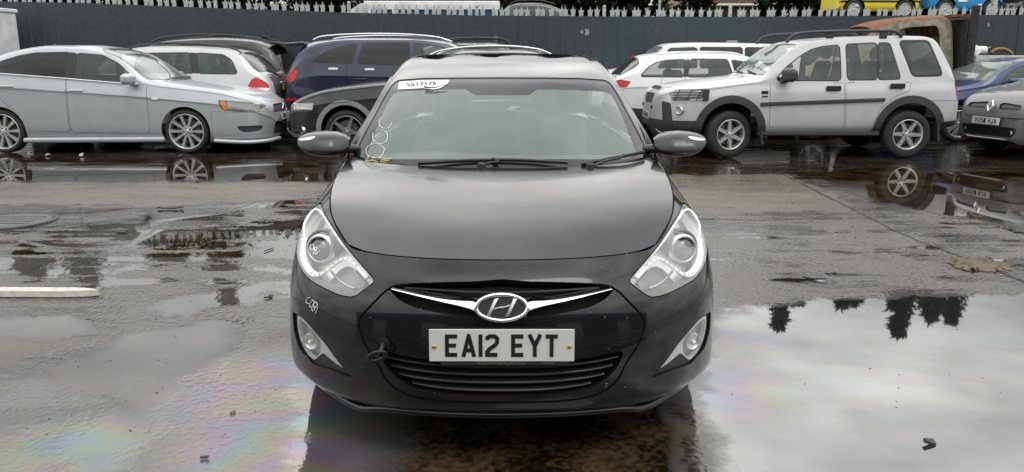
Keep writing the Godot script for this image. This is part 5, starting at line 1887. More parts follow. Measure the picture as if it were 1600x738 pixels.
	# --- silver off-roader, right, nose to the left
	d = {"name": "off_road_car", "label": "silver off-road car with black wheel arch trims and roof rails, nose pointing left", "category": "car", "cx": 4.7, "d": 12.1, "w": 0.93, "face": -1.0, "paint": "silver", "nx": 150, "lean": 0.22,
		"top": [2.33, 0.62, 2.36, 0.86, 2.42, 0.985, 2.55, 1.06, 2.9, 1.12, 3.4, 1.18, 3.78, 1.22, 3.88, 1.26, 4.15, 1.47, 4.46, 1.70, 4.62, 1.755, 5.1, 1.80, 6.0, 1.825, 6.45, 1.81, 6.62, 1.73, 6.76, 1.40, 6.86, 1.10, 6.93, 0.60],
		"edge": [2.33, 0.6, 2.37, 0.85, 2.45, 0.96, 2.6, 1.02, 3.0, 1.08, 3.5, 1.13, 3.83, 1.18, 4.21, 1.54, 4.43, 1.665, 4.6, 1.715, 5.04, 1.755, 5.78, 1.79, 6.30, 1.79, 6.45, 1.745, 6.66, 1.40, 6.83, 1.08, 6.93, 0.58],
		"belt": [2.33, 0.58, 2.37, 0.84, 2.45, 0.93, 2.6, 0.97, 3.01, 1.0, 3.86, 1.10, 4.91, 1.11, 5.86, 1.12, 6.75, 1.13, 6.86, 1.0, 6.93, 0.55],
		"bot": [2.33, 0.45, 2.45, 0.40, 3.0, 0.36, 3.92, 0.36, 5.75, 0.38, 6.4, 0.42, 6.93, 0.48],
		"half": [2.33, 0.30, 2.37, 0.52, 2.44, 0.72, 2.56, 0.86, 2.8, 0.905, 3.5, 0.925, 6.3, 0.925, 6.7, 0.90, 6.85, 0.84, 6.93, 0.72],
		"wr": 0.355, "rim": 0.225, "spokes": 6, "style": 1, "wheels": [[3.44, 0.43, 0.40], [6.14, 0.43, 0.40]], "arch": 0.11, "arch_mat": "plastic", "steer": 0.22,
		"seats": [4.95, 5.75], "seat_y": 0.78, "dash": 4.05,
		"mirrors": [[4.24, 1.235, "plastic", 0.19]], "handles": [[4.95, 1.045, "black", 0.0, 0.075], [5.90, 1.08, "black", 0.0, 0.075]],
		"rails": [[[4.26, 1.72, 4.42, 1.835, 4.9, 1.87, 5.6, 1.88, 5.85, 1.875, 5.98, 1.80], 0.72, 0.036, "plastic"]],
		"cuts": [
			["side_window", "side_glass", "glass", [4.10, 1.165, 4.24, 1.34, 4.45, 1.50, 4.62, 1.60, 4.78, 1.645, 5.04, 1.67, 5.06, 1.16], 0.05, 0.016],
			["side_window", "side_glass", "glass", [5.145, 1.68, 5.60, 1.70, 5.60, 1.175, 5.165, 1.17], 0.04, 0.016],
			["side_window", "side_glass", "glass", [5.63, 1.70, 5.79, 1.70, 5.95, 1.185, 5.63, 1.175], 0.03, 0.016],
			["side_window", "side_glass", "glass", [5.96, 1.715, 6.36, 1.715, 6.56, 1.25, 6.15, 1.24], 0.04, 0.035],
			["windscreen", "screen_glass", "top", [3.84, 3.2, 3.86, 2.9, 3.92, 2.16, 4.36, 2.14, 4.44, 2.6, 4.46, 3.2], 0.04, 0.02],
			["rear_window", "dark_glass", "top", [6.60, 3.2, 6.56, 2.2, 6.82, 2.2, 6.84, 3.2], 0.03, 0.02],
			["headlamp", "smoke_lens", "side", [2.56, 0.865, 2.53, 0.97, 2.62, 1.015, 3.03, 1.028, 3.04, 0.875], 0.02, -0.006],
			["grille", "plastic", "nose", [-0.34, 0.94, 0.34, 0.94, 0.34, 0.80, -0.34, 0.80], 0.03, -0.006, -0.02],
			["lower_grille", "plastic", "nose", [-0.45, 0.75, 0.45, 0.75, 0.45, 0.71, -0.45, 0.71], 0.01, -0.006, -0.02],
			["bumper_insert", "plastic", "side", [2.44, 0.84, 2.54, 0.82, 2.58, 0.50, 2.46, 0.50], 0.01, -0.005, 0.008],
			["lower_bumper", "plastic", "low", [2.2, 0.565, 3.0, 0.555, 3.0, 0.2, 2.2, 0.2], 0.0, -0.005, 0.006],
			["tail_lamp", "red_lens", "side", [6.79, 1.12, 6.98, 1.12, 6.98, 0.90, 6.84, 0.90], 0.02, -0.004],
			["rear_bumper", "silver", "low", [6.42, 0.86, 7.0, 0.86, 7.0, 0.58, 6.62, 0.55, 6.56, 0.70], 0.02, -0.006, 0.015],
			["lower_bumper", "plastic", "low", [6.5, 0.575, 7.0, 0.575, 7.0, 0.3, 6.5, 0.3], 0.0, -0.005, 0.006],
			["door", "silver", "low", [4.01, 1.3, 4.03, 0.46, 5.15, 0.44, 5.10, 1.3], 0.05, -0.006],
			["door", "silver", "low", [5.125, 1.3, 5.18, 0.44, 5.57, 0.44, 5.66, 0.72, 5.86, 0.92, 6.10, 1.02, 6.10, 1.3], 0.05, -0.006],
		]}
	o = make_car(d)
	for s in [1.0, -1.0]:
		put("door_moulding", rbox(Vector3(1.86, 0.055, 0.03), 0.012, Vector3(4.80 - 4.7, 0.845, s * 0.935), Basis(Vector3.BACK, 0.037)), M.plastic, o)
		for k in 3:
			put("lamp_guard_bar", tube(PackedVector3Array([Vector3(2.56 - 4.7, 0.905 + 0.038 * k, s * 0.885), Vector3(2.75 - 4.7, 0.908 + 0.04 * k, s * 0.925), Vector3(3.04 - 4.7, 0.91 + 0.04 * k, s * 0.94)]), 0.008, 5), M.plastic, o)
		for x in [2.62, 2.80, 2.95]:
			put("lamp_guard_bar", tube(PackedVector3Array([Vector3(x - 4.74, 0.87, s * 0.93), Vector3(x - 4.66, 1.02, s * 0.915)]), 0.008, 5), M.plastic, o)
		put("lamp_guard_post", rbox(Vector3(0.09, 0.17, 0.03), 0.012, Vector3(3.05 - 4.7, 0.95, s * 0.935), Basis(Vector3.BACK, -0.05)), M.plastic, o)
		put("lamp_bowl", rbox(Vector3(0.46, 0.12, 0.02), 0.01, Vector3(2.78 - 4.7, 0.945, s * 0.84), Basis(Vector3.UP, -0.16 * s)), M.reflector, o)
		put("fog_lamp", moved(lathe(v2([0.062, -0.05, 0.064, 0.01, 0.050, 0.014, 0.042, 0.0, 0.03, -0.02, 0.0, -0.03]), 20), Transform3D(Basis(Vector3.UP, -0.85) if s > 0 else Basis(Vector3.UP, PI + 0.85), Vector3(2.66 - 4.7, 0.72, s * 0.905))), M.satin_chrome, o)
		put("sill", rbox(Vector3(1.84, 0.07, 0.05), 0.02, Vector3(4.80 - 4.7, 0.37, s * 0.865)), M.plastic, o)
		put("mud_flap", rbox(Vector3(0.03, 0.32, 0.22), 0.01, Vector3(3.93 - 4.7, 0.36, s * 0.80), Basis(Vector3.BACK, 0.12)), M.plastic, o)
		put("mud_flap", rbox(Vector3(0.03, 0.28, 0.22), 0.01, Vector3(6.60 - 4.7, 0.38, s * 0.80), Basis(Vector3.BACK, 0.12)), M.plastic, o)
		put("oval_badge", rbox(Vector3(0.10, 0.045, 0.012), 0.006, Vector3(3.93 - 4.7, 0.985, s * 0.918)), M.iron, o)
		put("wing_lettering", rbox(Vector3(0.09, 0.018, 0.01), 0.004, Vector3(3.93 - 4.7, 0.925, s * 0.925)), M.ink, o)
		for x in [4.9, 5.7]:
			put("rail_foot", rbox(Vector3(0.12, 0.10, 0.05), 0.02, Vector3(x - 4.7, 1.82, s * 0.72)), M.plastic, o)
	put("roof_cross_bar", tube(PackedVector3Array([Vector3(4.55 - 4.7, 1.86, -0.72), Vector3(4.55 - 4.7, 1.86, 0.72)]), 0.022, 8, 0.6), M.plastic, o)
	plate(o, "YT06 BFO", at_end(o, d, 2.325, 0.60, 0.0, -1.0, -0.05))
	words("LAND ROVER", 0.07, M.ink, o, Transform3D(Basis(Vector3.UP, -PI / 2) * Basis(Vector3.RIGHT, -0.9), Vector3(2.46 - 4.7, 1.035, 0.12)), 0.006, "Droid Sans", true)
	for s in [0.3, -0.35]:
		put("wiper", tube(PackedVector3Array([Vector3(3.86 - 4.7, 1.25, s + 0.32), Vector3(3.90 - 4.7, 1.29, s - 0.22)]), 0.012, 5), M.black, o)
	put("aerial", tube(PackedVector3Array([Vector3(4.28 - 4.7, 1.62, -0.6), Vector3(4.90 - 4.7, 2.12, -0.75)]), 0.004, 5), M.black, o)

	# --- navy seven-seater behind the left row, nose to the right
	d = {"name": "off_road_car", "label": "navy blue off-road car with roof spoiler, rear end and red tail lamp showing", "category": "car", "cx": -1.5, "d": 14.8, "w": 0.97, "face": 1.0, "paint": "navy", "nx": 120, "crease": 0.010, "lean": 0.30,
		"top": [-4.06, 0.75, -4.04, 1.05, -3.95, 1.28, -3.78, 1.62, -3.70, 1.73, -3.42, 1.81, -2.7, 1.855, -1.73, 1.85, -1.01, 1.79, -0.53, 1.56, -0.05, 1.26, 0.5, 1.18, 0.85, 1.05, 0.98, 0.85, 1.02, 0.6],
		"edge": [-4.06, 0.72, -4.02, 1.0, -3.9, 1.20, -3.60, 1.56, -3.30, 1.70, -2.81, 1.77, -1.66, 1.775, -1.08, 1.70, -0.74, 1.58, -0.2, 1.22, 0.5, 1.12, 0.9, 0.9, 1.02, 0.55],
		"belt": [-4.06, 0.7, -4.0, 0.98, -3.9, 1.15, -3.6, 1.33, -3.3, 1.375, -2.6, 1.36, -1.6, 1.32, -0.8, 1.27, -0.2, 1.14, 0.5, 1.02, 0.9, 0.8, 1.02, 0.52],
		"bot": [-4.06, 0.45, -3.9, 0.36, -3.5, 0.34, 0.5, 0.34, 1.02, 0.42], "half": [-4.06, 0.70, -3.98, 0.84, -3.8, 0.92, -3.3, 0.965, 0.2, 0.965, 0.7, 0.88, 0.95, 0.7, 1.02, 0.5],
		"wr": 0.39, "rim": 0.26, "spokes": 5, "style": 1, "wheels": [[0.05, 0.47, 0.42], [-3.02, 0.47, 0.42]],
		"handles": [[-2.56, 1.10, "navy"], [-1.4, 1.08, "navy"]], "rails": [[[-3.45, 1.80, -3.25, 1.865, -2.6, 1.905, -1.8, 1.90, -1.2, 1.85, -1.0, 1.79], 0.70, 0.026, "satin_chrome"]],
		"seats": [-1.3, -2.2], "seat_y": 0.80, "dash": -0.45,
		"cuts": [
			["side_window", "dark_glass", "glass", [-3.45, 1.405, -3.18, 1.585, -2.92, 1.67, -2.64, 1.725, -2.72, 1.385], 0.03, 0.018],
			["side_window", "dark_glass", "glass", [-2.62, 1.385, -2.52, 1.735, -1.70, 1.74, -1.67, 1.345], 0.04, 0.018],
			["side_window", "side_glass", "glass", [-1.57, 1.345, -1.58, 1.735, -1.15, 1.68, -0.80, 1.54, -0.50, 1.32, -0.55, 1.27], 0.04, 0.018],
			["windscreen", "screen_glass", "top", [-0.02, 3.2, -0.2, 2.15, -0.95, 2.14, -1.05, 3.2], 0.05, 0.02],
			["rear_window", "dark_glass", "top", [-3.94, 3.2, -3.90, 2.2, -3.74, 2.2, -3.76, 3.2], 0.03, 0.02],
			["tail_lamp", "red_lens", "side", [-4.2, 1.05, -4.2, 1.29, -3.71, 1.275, -3.78, 1.075], 0.02, -0.004],
			["reflector", "red_lens", "low", [-4.2, 0.70, -4.2, 0.76, -3.75, 0.765, -3.76, 0.71], 0.01, 0.0],
			["door", "navy", "low", [-2.78, 1.5, -2.85, 1.0, -2.62, 0.5, -1.72, 0.48, -1.64, 1.5], 0.04, -0.006],
			["door", "navy", "low", [-1.62, 1.5, -1.70, 0.48, -0.35, 0.48, -0.3, 1.5], 0.04, -0.006],
			["bumper", "dark_grey_paint", "low", [-4.2, 0.55, -3.45, 0.50, -3.45, 0.2, -4.2, 0.2], 0.0, -0.005, 0.012],
		]}
	o = make_car(d)
	put("roof_spoiler", rbox(Vector3(0.34, 0.05, 1.36), 0.02, Vector3(-3.80 + 1.5, 1.735, 0), Basis(Vector3.BACK, 0.08)), M.navy, o)
	put("rain_deflector", rbox(Vector3(0.80, 0.045, 0.015), 0.006, Vector3(-2.10 + 1.5, 1.715, 0.795), Basis(Vector3.RIGHT, -0.28)), M.black, o)
	for q in [[-3.06, 1.30], [-2.40, 1.29]]:
		put("paint_tag", rbox(Vector3(0.17, 0.035, 0.006), 0.002, Vector3(q[0] + 1.5, q[1] - 0.01, 0.955)), M.chalk, o)
	strokes("chalk_mark", [[-1.66, 1.50, -0.86, -1.70, 1.53, -0.85, -1.72, 1.48, -0.86], [-1.60, 1.53, -0.86, -1.56, 1.49, -0.87, -1.60, 1.47, -0.87, -1.63, 1.51, -0.86, -1.60, 1.53, -0.86], [-1.50, 1.54, -0.86, -1.46, 1.50, -0.87, -1.50, 1.47, -0.87, -1.45, 1.53, -0.86]], 0.004, M.trim_light, o)

	# --- charcoal estate with grey arch trims beside the black car, nose to the left
	d = {"name": "estate_car", "label": "charcoal estate car with grey arch trims and silver roof rails beside the black saloon", "category": "car", "cx": -1.1, "d": 12.6, "w": 0.92, "face": -1.0, "paint": "dark_grey_paint", "nx": 130, "crease": 0.010,
		"top": [-3.47, 0.5, -3.44, 0.68, -3.36, 0.80, -3.14, 0.915, -2.72, 1.02, -2.10, 1.10, -1.72, 1.14, -1.35, 1.38, -0.95, 1.56, -0.5, 1.615, 0.2, 1.62, 0.75, 1.57, 1.15, 1.35, 1.38, 1.10, 1.45, 0.7],
		"edge": [-3.47, 0.48, -3.42, 0.66, -3.3, 0.78, -2.8, 0.97, -2.1, 1.06, -1.6, 1.11, -1.2, 1.36, -0.85, 1.50, -0.4, 1.545, 0.2, 1.54, 0.7, 1.48, 1.15, 1.2, 1.45, 0.65],
		"belt": [-3.47, 0.45, -3.40, 0.64, -3.2, 0.78, -2.8, 0.92, -2.2, 1.01, -1.6, 1.06, -0.5, 1.09, 0.6, 1.12, 1.3, 1.05, 1.45, 0.6],
		"bot": [-3.47, 0.34, -3.35, 0.25, -2.9, 0.23, 0.9, 0.26, 1.45, 0.36], "half": [-3.47, 0.36, -3.42, 0.55, -3.3, 0.72, -3.05, 0.85, -2.6, 0.91, 0.6, 0.915, 1.1, 0.86, 1.4, 0.7, 1.45, 0.5],
		"wr": 0.345, "rim": 0.255, "spokes": 5, "style": 4, "rim_mat": "alloy_grey", "wheels": [[-2.44, 0.405, 0.365], [0.42, 0.405, 0.365]], "arch": 0.075, "arch_mat": "grey_plastic",
		"rails": [[[-1.15, 1.52, -0.95, 1.595, -0.5, 1.655, 0.1, 1.665, 0.55, 1.62, 0.78, 1.54], 0.62, 0.024, "satin_chrome"]],
		"cuts": [
			["side_window", "dark_glass", "glass", [-1.42, 1.10, -1.1, 1.36, -0.8, 1.48, -0.35, 1.51, -0.35, 1.13], 0.04, 0.016],
			["side_window", "dark_glass", "glass", [-0.28, 1.13, -0.28, 1.51, 0.3, 1.50, 0.62, 1.44, 0.85, 1.17], 0.04, 0.016],
			["windscreen", "screen_glass", "top", [-1.70, 3.2, -1.55, 2.15, -0.95, 2.14, -0.93, 3.2], 0.05, 0.02],
			["rear_window", "dark_glass", "top", [0.85, 3.2, 0.85, 2.2, 1.3, 2.2, 1.33, 3.2], 0.05, 0.02],
			["headlamp", "lens", "side", [-3.38, 0.655, -3.32, 0.775, -3.18, 0.80, -2.93, 0.81, -2.99, 0.665], 0.02, -0.006],
			["grille", "satin_black", "nose", [-0.42, 0.66, 0.42, 0.66, 0.5, 0.40, -0.5, 0.40], 0.03, -0.006, -0.02],
			["bumper", "satin_black", "low", [-3.6, 0.63, -2.86, 0.62, -2.86, 0.4, -3.6, 0.40], 0.02, -0.005],
			["lower_bumper", "grey_plastic", "low", [-3.6, 0.30, -2.9, 0.30, -2.9, 0.2, -3.6, 0.2], 0.0, -0.004, 0.006],
			["door", "dark_grey_paint", "low", [-1.72, 1.3, -1.70, 0.35, -0.38, 0.35, -0.36, 1.3], 0.04, -0.006],
		]}
	o = make_car(d)
	for s in [1.0, -1.0]:
		put("fog_lamp", moved(lathe(v2([0.062, -0.05, 0.064, 0.01, 0.050, 0.014, 0.042, 0.0, 0.03, -0.02, 0.0, -0.03]), 20), Transform3D(Basis(Vector3.UP, -0.95) if s > 0 else Basis(Vector3.UP, PI + 0.95), Vector3(-3.16 + 1.1, 0.37, s * 0.80))), M.satin_chrome, o)
		put("lamp_bowl", rbox(Vector3(0.40, 0.11, 0.02), 0.01, Vector3(-3.13 + 1.1, 0.735, s * 0.745), Basis(Vector3.UP, -0.42 * s)), M.reflector, o)
		put("lamp_bar", rbox(Vector3(0.36, 0.018, 0.02), 0.006, Vector3(-3.13 + 1.1, 0.70, s * 0.775), Basis(Vector3.UP, -0.42 * s)), M.led, o)
	put("wiper", tube(PackedVector3Array([Vector3(-1.72 + 1.1, 1.15, 0.55), Vector3(-1.60 + 1.1, 1.18, 0.05)]), 0.014, 5), M.black, o)
	put("plate_bracket", rbox(Vector3(0.015, 0.12, 0.52), 0.004, Vector3(-3.475 + 1.1, 0.47, 0)), M.plate_white, o)

	# --- white estate behind the silver saloon, tail to the right
	d = {"name": "estate_car", "label": "white estate car with yellow rear plate and grey tailgate behind the silver saloon", "category": "car", "cx": -6.2, "d": 14.6, "w": 0.88, "face": -1.0, "paint": "silver", "nx": 110, "crease": 0.010,
		"top": [-8.5, 0.6, -8.42, 0.85, -8.0, 1.02, -7.6, 1.12, -7.2, 1.45, -6.84, 1.66, -6.3, 1.70, -5.76, 1.695, -5.2, 1.66, -4.82, 1.60, -4.62, 1.50, -4.28, 1.20, -4.20, 1.10, -4.14, 0.9, -4.12, 0.6],
		"edge": [-8.5, 0.58, -8.0, 0.98, -7.5, 1.12, -7.0, 1.52, -6.53, 1.62, -5.50, 1.63, -4.95, 1.59, -4.70, 1.50, -4.48, 1.24, -4.3, 1.12, -4.14, 0.85, -4.12, 0.55],
		"belt": [-8.5, 0.5, -8.0, 0.9, -7.5, 1.08, -6.4, 1.215, -5.4, 1.195, -4.74, 1.185, -4.45, 1.14, -4.25, 1.0, -4.14, 0.75, -4.12, 0.5],
		"bot": [-8.5, 0.4, -8.2, 0.24, -4.5, 0.25, -4.12, 0.34], "half": [-8.5, 0.45, -8.3, 0.72, -7.8, 0.86, -5.0, 0.88, -4.5, 0.865, -4.28, 0.83, -4.17, 0.78, -4.12, 0.72],
		"wr": 0.33, "rim": 0.21, "spokes": 6, "style": 1, "wheels": [[-7.75, 0.40, 0.34], [-5.1, 0.40, 0.34]],
		"rails": [[[-6.75, 1.64, -6.55, 1.70, -6.0, 1.74, -5.2, 1.71, -4.85, 1.64, -4.72, 1.57], 0.62, 0.024, "plastic"]], "seats": [-6.6, -5.7], "seat_y": 0.68, "dash": -7.3,
		"cuts": [
			["pillar", "satin_black", "glass", [-5.645, 1.575, -5.49, 1.57, -5.425, 1.205, -5.555, 1.21], 0.01, 0.0, 0.002],
			["side_window", "side_glass", "glass", [-6.55, 1.55, -5.64, 1.565, -5.55, 1.215, -6.6, 1.235], 0.03, 0.018],
			["side_window", "side_glass", "glass", [-5.50, 1.56, -5.02, 1.53, -4.86, 1.43, -4.76, 1.22, -4.80, 1.205, -5.43, 1.21], 0.04, 0.018],
			["windscreen", "screen_glass", "top", [-7.6, 3.2, -7.5, 2.15, -6.9, 2.14, -6.86, 3.2], 0.05, 0.02],
			["rear_window", "side_glass", "top", [-4.78, 3.2, -4.74, 2.3, -4.40, 2.3, -4.27, 3.2], 0.03, 0.02],
			["tail_lamp", "red_lens", "side", [-4.57, 0.965, -4.50, 1.10, -4.42, 1.135, -4.26, 1.05, -4.2, 0.96], 0.02, -0.004],
			["reversing_lamp", "lens_white", "side", [-4.57, 0.96, -4.2, 0.955, -4.2, 0.90, -4.54, 0.90], 0.01, -0.004],
			["tailgate", "grey_paint", "tail", [-0.58, 1.18, 0.58, 1.18, 0.60, 0.70, -0.60, 0.70], 0.03, -0.006],
			["bumper", "grey_paint", "low", [-4.75, 0.64, -4.0, 0.66, -4.0, 0.2, -4.75, 0.2], 0.0, -0.006, 0.01],
			["door", "silver", "low", [-6.75, 1.4, -6.72, 0.35, -5.68, 0.34, -5.56, 1.4], 0.04, -0.006],
		]}
	o = make_car(d)
	plate(o, "CA09 VYL", at_end(o, d, -4.10, 0.955, 0.0, 1.0, -0.10), true)
	put("rear_wiper", tube(PackedVector3Array([Vector3(-4.24 + 6.2, 1.17, 0.0), Vector3(-4.32 + 6.2, 1.24, 0.36)]), 0.014, 5), M.black, o)
	put("wiper_boss", rbox(Vector3(0.05, 0.06, 0.10), 0.02, Vector3(-4.20 + 6.2, 1.15, 0)), M.red_lens, o)
	put("plate_lamp_bar", rbox(Vector3(0.04, 0.035, 0.56), 0.01, Vector3(-4.12 + 6.2, 1.03, 0.02)), M.satin_chrome, o)

	# --- black off-roader against the fence, only its roof and tail showing
	d = {"name": "off_road_car", "label": "black off-road car against the fence, roof and spoiler showing over the white estate", "category": "car", "cx": -6.8, "d": 16.7, "w": 0.84, "face": -1.0, "paint": "dark_grey_paint", "nx": 90,
		"top": [-9.3, 0.6, -9.2, 1.0, -8.3, 1.2, -7.7, 1.55, -7.25, 1.78, -6.8, 1.87, -5.9, 1.91, -5.2, 1.87, -4.75, 1.74, -4.56, 1.55, -4.45, 1.2, -4.40, 0.7],
		"edge": [-9.3, 0.55, -8.3, 1.15, -7.5, 1.58, -6.9, 1.77, -5.9, 1.80, -5.2, 1.76, -4.8, 1.60, -4.55, 1.25, -4.40, 0.65], "belt": [-9.3, 0.5, -8.3, 1.1, -7.2, 1.26, -5.5, 1.30, -4.7, 1.26, -4.5, 1.1, -4.40, 0.6],
		"bot": [-9.3, 0.45, -9.0, 0.33, -4.6, 0.33, -4.40, 0.42], "half": [-9.3, 0.5, -9.0, 0.75, -8.4, 0.84, -5.0, 0.84, -4.6, 0.78, -4.40, 0.62],
		"wr": 0.36, "rim": 0.22, "spokes": 5, "style": 1, "wheels": [[-8.4, 0.42, 0.37], [-5.4, 0.42, 0.37]], "rails": [[[-7.2, 1.80, -7.0, 1.87, -6.4, 1.94, -5.6, 1.93, -5.0, 1.86, -4.85, 1.79], 0.60, 0.024, "plastic"]],
		"cuts": [
			["side_window", "dark_glass", "glass", [-7.2, 1.32, -6.9, 1.68, -5.9, 1.74, -5.85, 1.34], 0.04, 0.016], ["side_window", "dark_glass", "glass", [-5.75, 1.34, -5.75, 1.74, -5.25, 1.71, -4.95, 1.60, -4.80, 1.34], 0.05, 0.016],
			["rear_window", "dark_glass", "top", [-4.72, 3.2, -4.72, 2.25, -4.50, 2.25, -4.48, 3.2], 0.03, 0.02], ["windscreen", "screen_glass", "top", [-8.2, 3.2, -8.0, 2.15, -7.3, 2.14, -7.3, 3.2], 0.05, 0.02],
			["tail_lamp", "red_lens", "side", [-4.68, 1.0, -4.62, 1.22, -4.45, 1.22, -4.4, 1.0], 0.02, 0.0],
		]}
	o = make_car(d)
	put("roof_spoiler", rbox(Vector3(0.34, 0.05, 1.2), 0.02, Vector3(-4.62 + 6.8, 1.765, 0), Basis(Vector3.BACK, -0.16)), M.black, o)
	put("roof_aerial", rbox(Vector3(0.16, 0.06, 0.04), 0.015, Vector3(-5.05 + 6.8, 1.91, 0), Basis(Vector3.BACK, -0.2)), M.black, o)

	# --- black estate whose roof shows between the navy car and the fence
	d = {"name": "estate_car", "label": "black estate car at the fence, only its railed roof showing beside the navy car", "category": "car", "cx": -1.4, "d": 16.7, "w": 0.84, "face": -1.0, "paint": "dark_grey_paint", "nx": 70,
		"top": [-3.6, 0.6, -3.5, 0.95, -2.6, 1.15, -2.1, 1.45, -1.6, 1.72, -1.1, 1.80, -0.2, 1.80, 0.12, 1.74, 0.32, 1.5, 0.5, 1.1, 0.55, 0.6], "edge": [-3.6, 0.55, -2.6, 1.1, -1.8, 1.55, -1.2, 1.70, -0.3, 1.71, 0.1, 1.62, 0.55, 0.55],
		"belt": [-3.6, 0.5, -2.6, 1.02, -1.8, 1.16, 0.0, 1.2, 0.4, 1.0, 0.55, 0.5], "bot": [-3.6, 0.4, -3.3, 0.26, 0.3, 0.28, 0.55, 0.4], "half": [-3.6, 0.45, -3.3, 0.72, -2.8, 0.83, 0.0, 0.84, 0.4, 0.74, 0.55, 0.6],
		"wr": 0.33, "rim": 0.21, "spokes": 5, "style": 1, "wheels": [[-2.85, 0.40, 0.34], [-0.3, 0.40, 0.34]], "rails": [[[-1.42, 1.73, -1.25, 1.81, -0.8, 1.875, -0.1, 1.87, 0.10, 1.82, 0.2, 1.70], 0.60, 0.026, "plastic"]],
		"cuts": [["side_window", "dark_glass", "glass", [-1.7, 1.2, -1.3, 1.62, -0.7, 1.66, -0.7, 1.22], 0.04, 0.016], ["side_window", "dark_glass", "glass", [-0.62, 1.22, -0.62, 1.66, -0.1, 1.63, 0.1, 1.26], 0.04, 0.016], ["rear_window", "dark_glass", "top", [0.18, 3.2, 0.16, 2.2, 0.42, 2.2, 0.45, 3.2], 0.03, 0.02]]}
	make_car(d)

	# --- white estate behind the silver off-roader, tail to the left
	d = {"name": "estate_car", "label": "white estate car with black lower bumper behind the silver off-roader's nose", "category": "car", "cx": 4.3, "d": 14.8, "w": 0.9, "face": 1.0, "paint": "white_paint", "nx": 120, "crease": 0.010,
		"top": [2.03, 0.75, 2.05, 1.04, 2.14, 1.17, 2.32, 1.33, 2.52, 1.48, 2.70, 1.545, 3.0, 1.57, 3.58, 1.58, 4.30, 1.565, 4.73, 1.48, 5.3, 1.18, 6.2, 1.02, 6.5, 0.85, 6.6, 0.6],
		"edge": [2.03, 0.72, 2.06, 1.0, 2.2, 1.14, 2.42, 1.26, 2.60, 1.40, 2.84, 1.475, 3.42, 1.51, 4.23, 1.50, 4.58, 1.43, 5.2, 1.14, 6.2, 0.95, 6.6, 0.55], "belt": [2.03, 0.7, 2.06, 0.95, 2.2, 1.09, 2.5, 1.135, 3.3, 1.13, 4.6, 1.14, 5.3, 1.06, 6.2, 0.9, 6.6, 0.5],
		"bot": [2.03, 0.42, 2.2, 0.30, 2.6, 0.27, 6.0, 0.24, 6.6, 0.34], "half": [2.03, 0.62, 2.08, 0.74, 2.25, 0.83, 2.7, 0.89, 5.5, 0.9, 6.2, 0.8, 6.5, 0.6, 6.6, 0.4],
		"wr": 0.34, "rim": 0.23, "spokes": 5, "style": 1, "wheels": [[5.75, 0.40, 0.36], [3.02, 0.40, 0.36]], "seats": [4.55, 3.6], "seat_y": 0.60, "dash": 5.1,
		"rails": [[[2.75, 1.50, 2.95, 1.55, 3.5, 1.59, 4.2, 1.575, 4.45, 1.52], 0.60, 0.02, "white_paint"]],
		"cuts": [
			["pillar", "satin_black", "glass", [3.30, 1.14, 3.365, 1.45, 3.455, 1.455, 3.385, 1.14], 0.01, 0.0, 0.002],
			["side_window", "side_glass", "glass", [2.54, 1.15, 2.66, 1.29, 2.82, 1.385, 3.02, 1.43, 3.36, 1.445, 3.30, 1.145], 0.04, 0.02], ["side_window", "side_glass", "glass", [3.39, 1.145, 3.46, 1.45, 4.12, 1.445, 4.20, 1.16], 0.04, 0.02], ["side_window", "dark_glass", "glass", [4.28, 1.16, 4.20, 1.44, 4.5, 1.39, 4.9, 1.18], 0.03, 0.016],
			["rear_window", "dark_glass", "top", [2.14, 3.2, 2.20, 2.25, 2.50, 2.22, 2.54, 3.2], 0.03, 0.02], ["windscreen", "screen_glass", "top", [4.75, 3.2, 4.8, 2.15, 5.15, 2.15, 5.28, 3.2], 0.03, 0.02],
			["tail_lamp", "red_lens", "side", [1.9, 0.945, 1.9, 1.08, 2.18, 1.085, 2.36, 1.06, 2.28, 0.95], 0.02, -0.004], ["lower_bumper", "plastic", "low", [1.9, 0.62, 2.62, 0.56, 2.62, 0.2, 1.9, 0.2], 0.0, -0.005, 0.008],
			["door", "white_paint", "low", [3.34, 1.3, 3.38, 0.36, 4.30, 0.34, 4.26, 1.3], 0.04, -0.006], ["door", "white_paint", "low", [2.95, 1.3, 2.90, 1.0, 3.36, 0.4, 3.32, 1.3], 0.03, -0.006],
		]}
	o = make_car(d)
	put("rear_wiper", rbox(Vector3(0.42, 0.03, 0.03), 0.012, Vector3(2.28 - 4.3, 1.22, 0.35), Basis(Vector3.UP, 0.6) * Basis(Vector3.BACK, 0.4)), M.black, o)
	put("brake_light", rbox(Vector3(0.05, 0.025, 0.30), 0.01, Vector3(2.50 - 4.3, 1.50, 0)), M.red_lens, o)

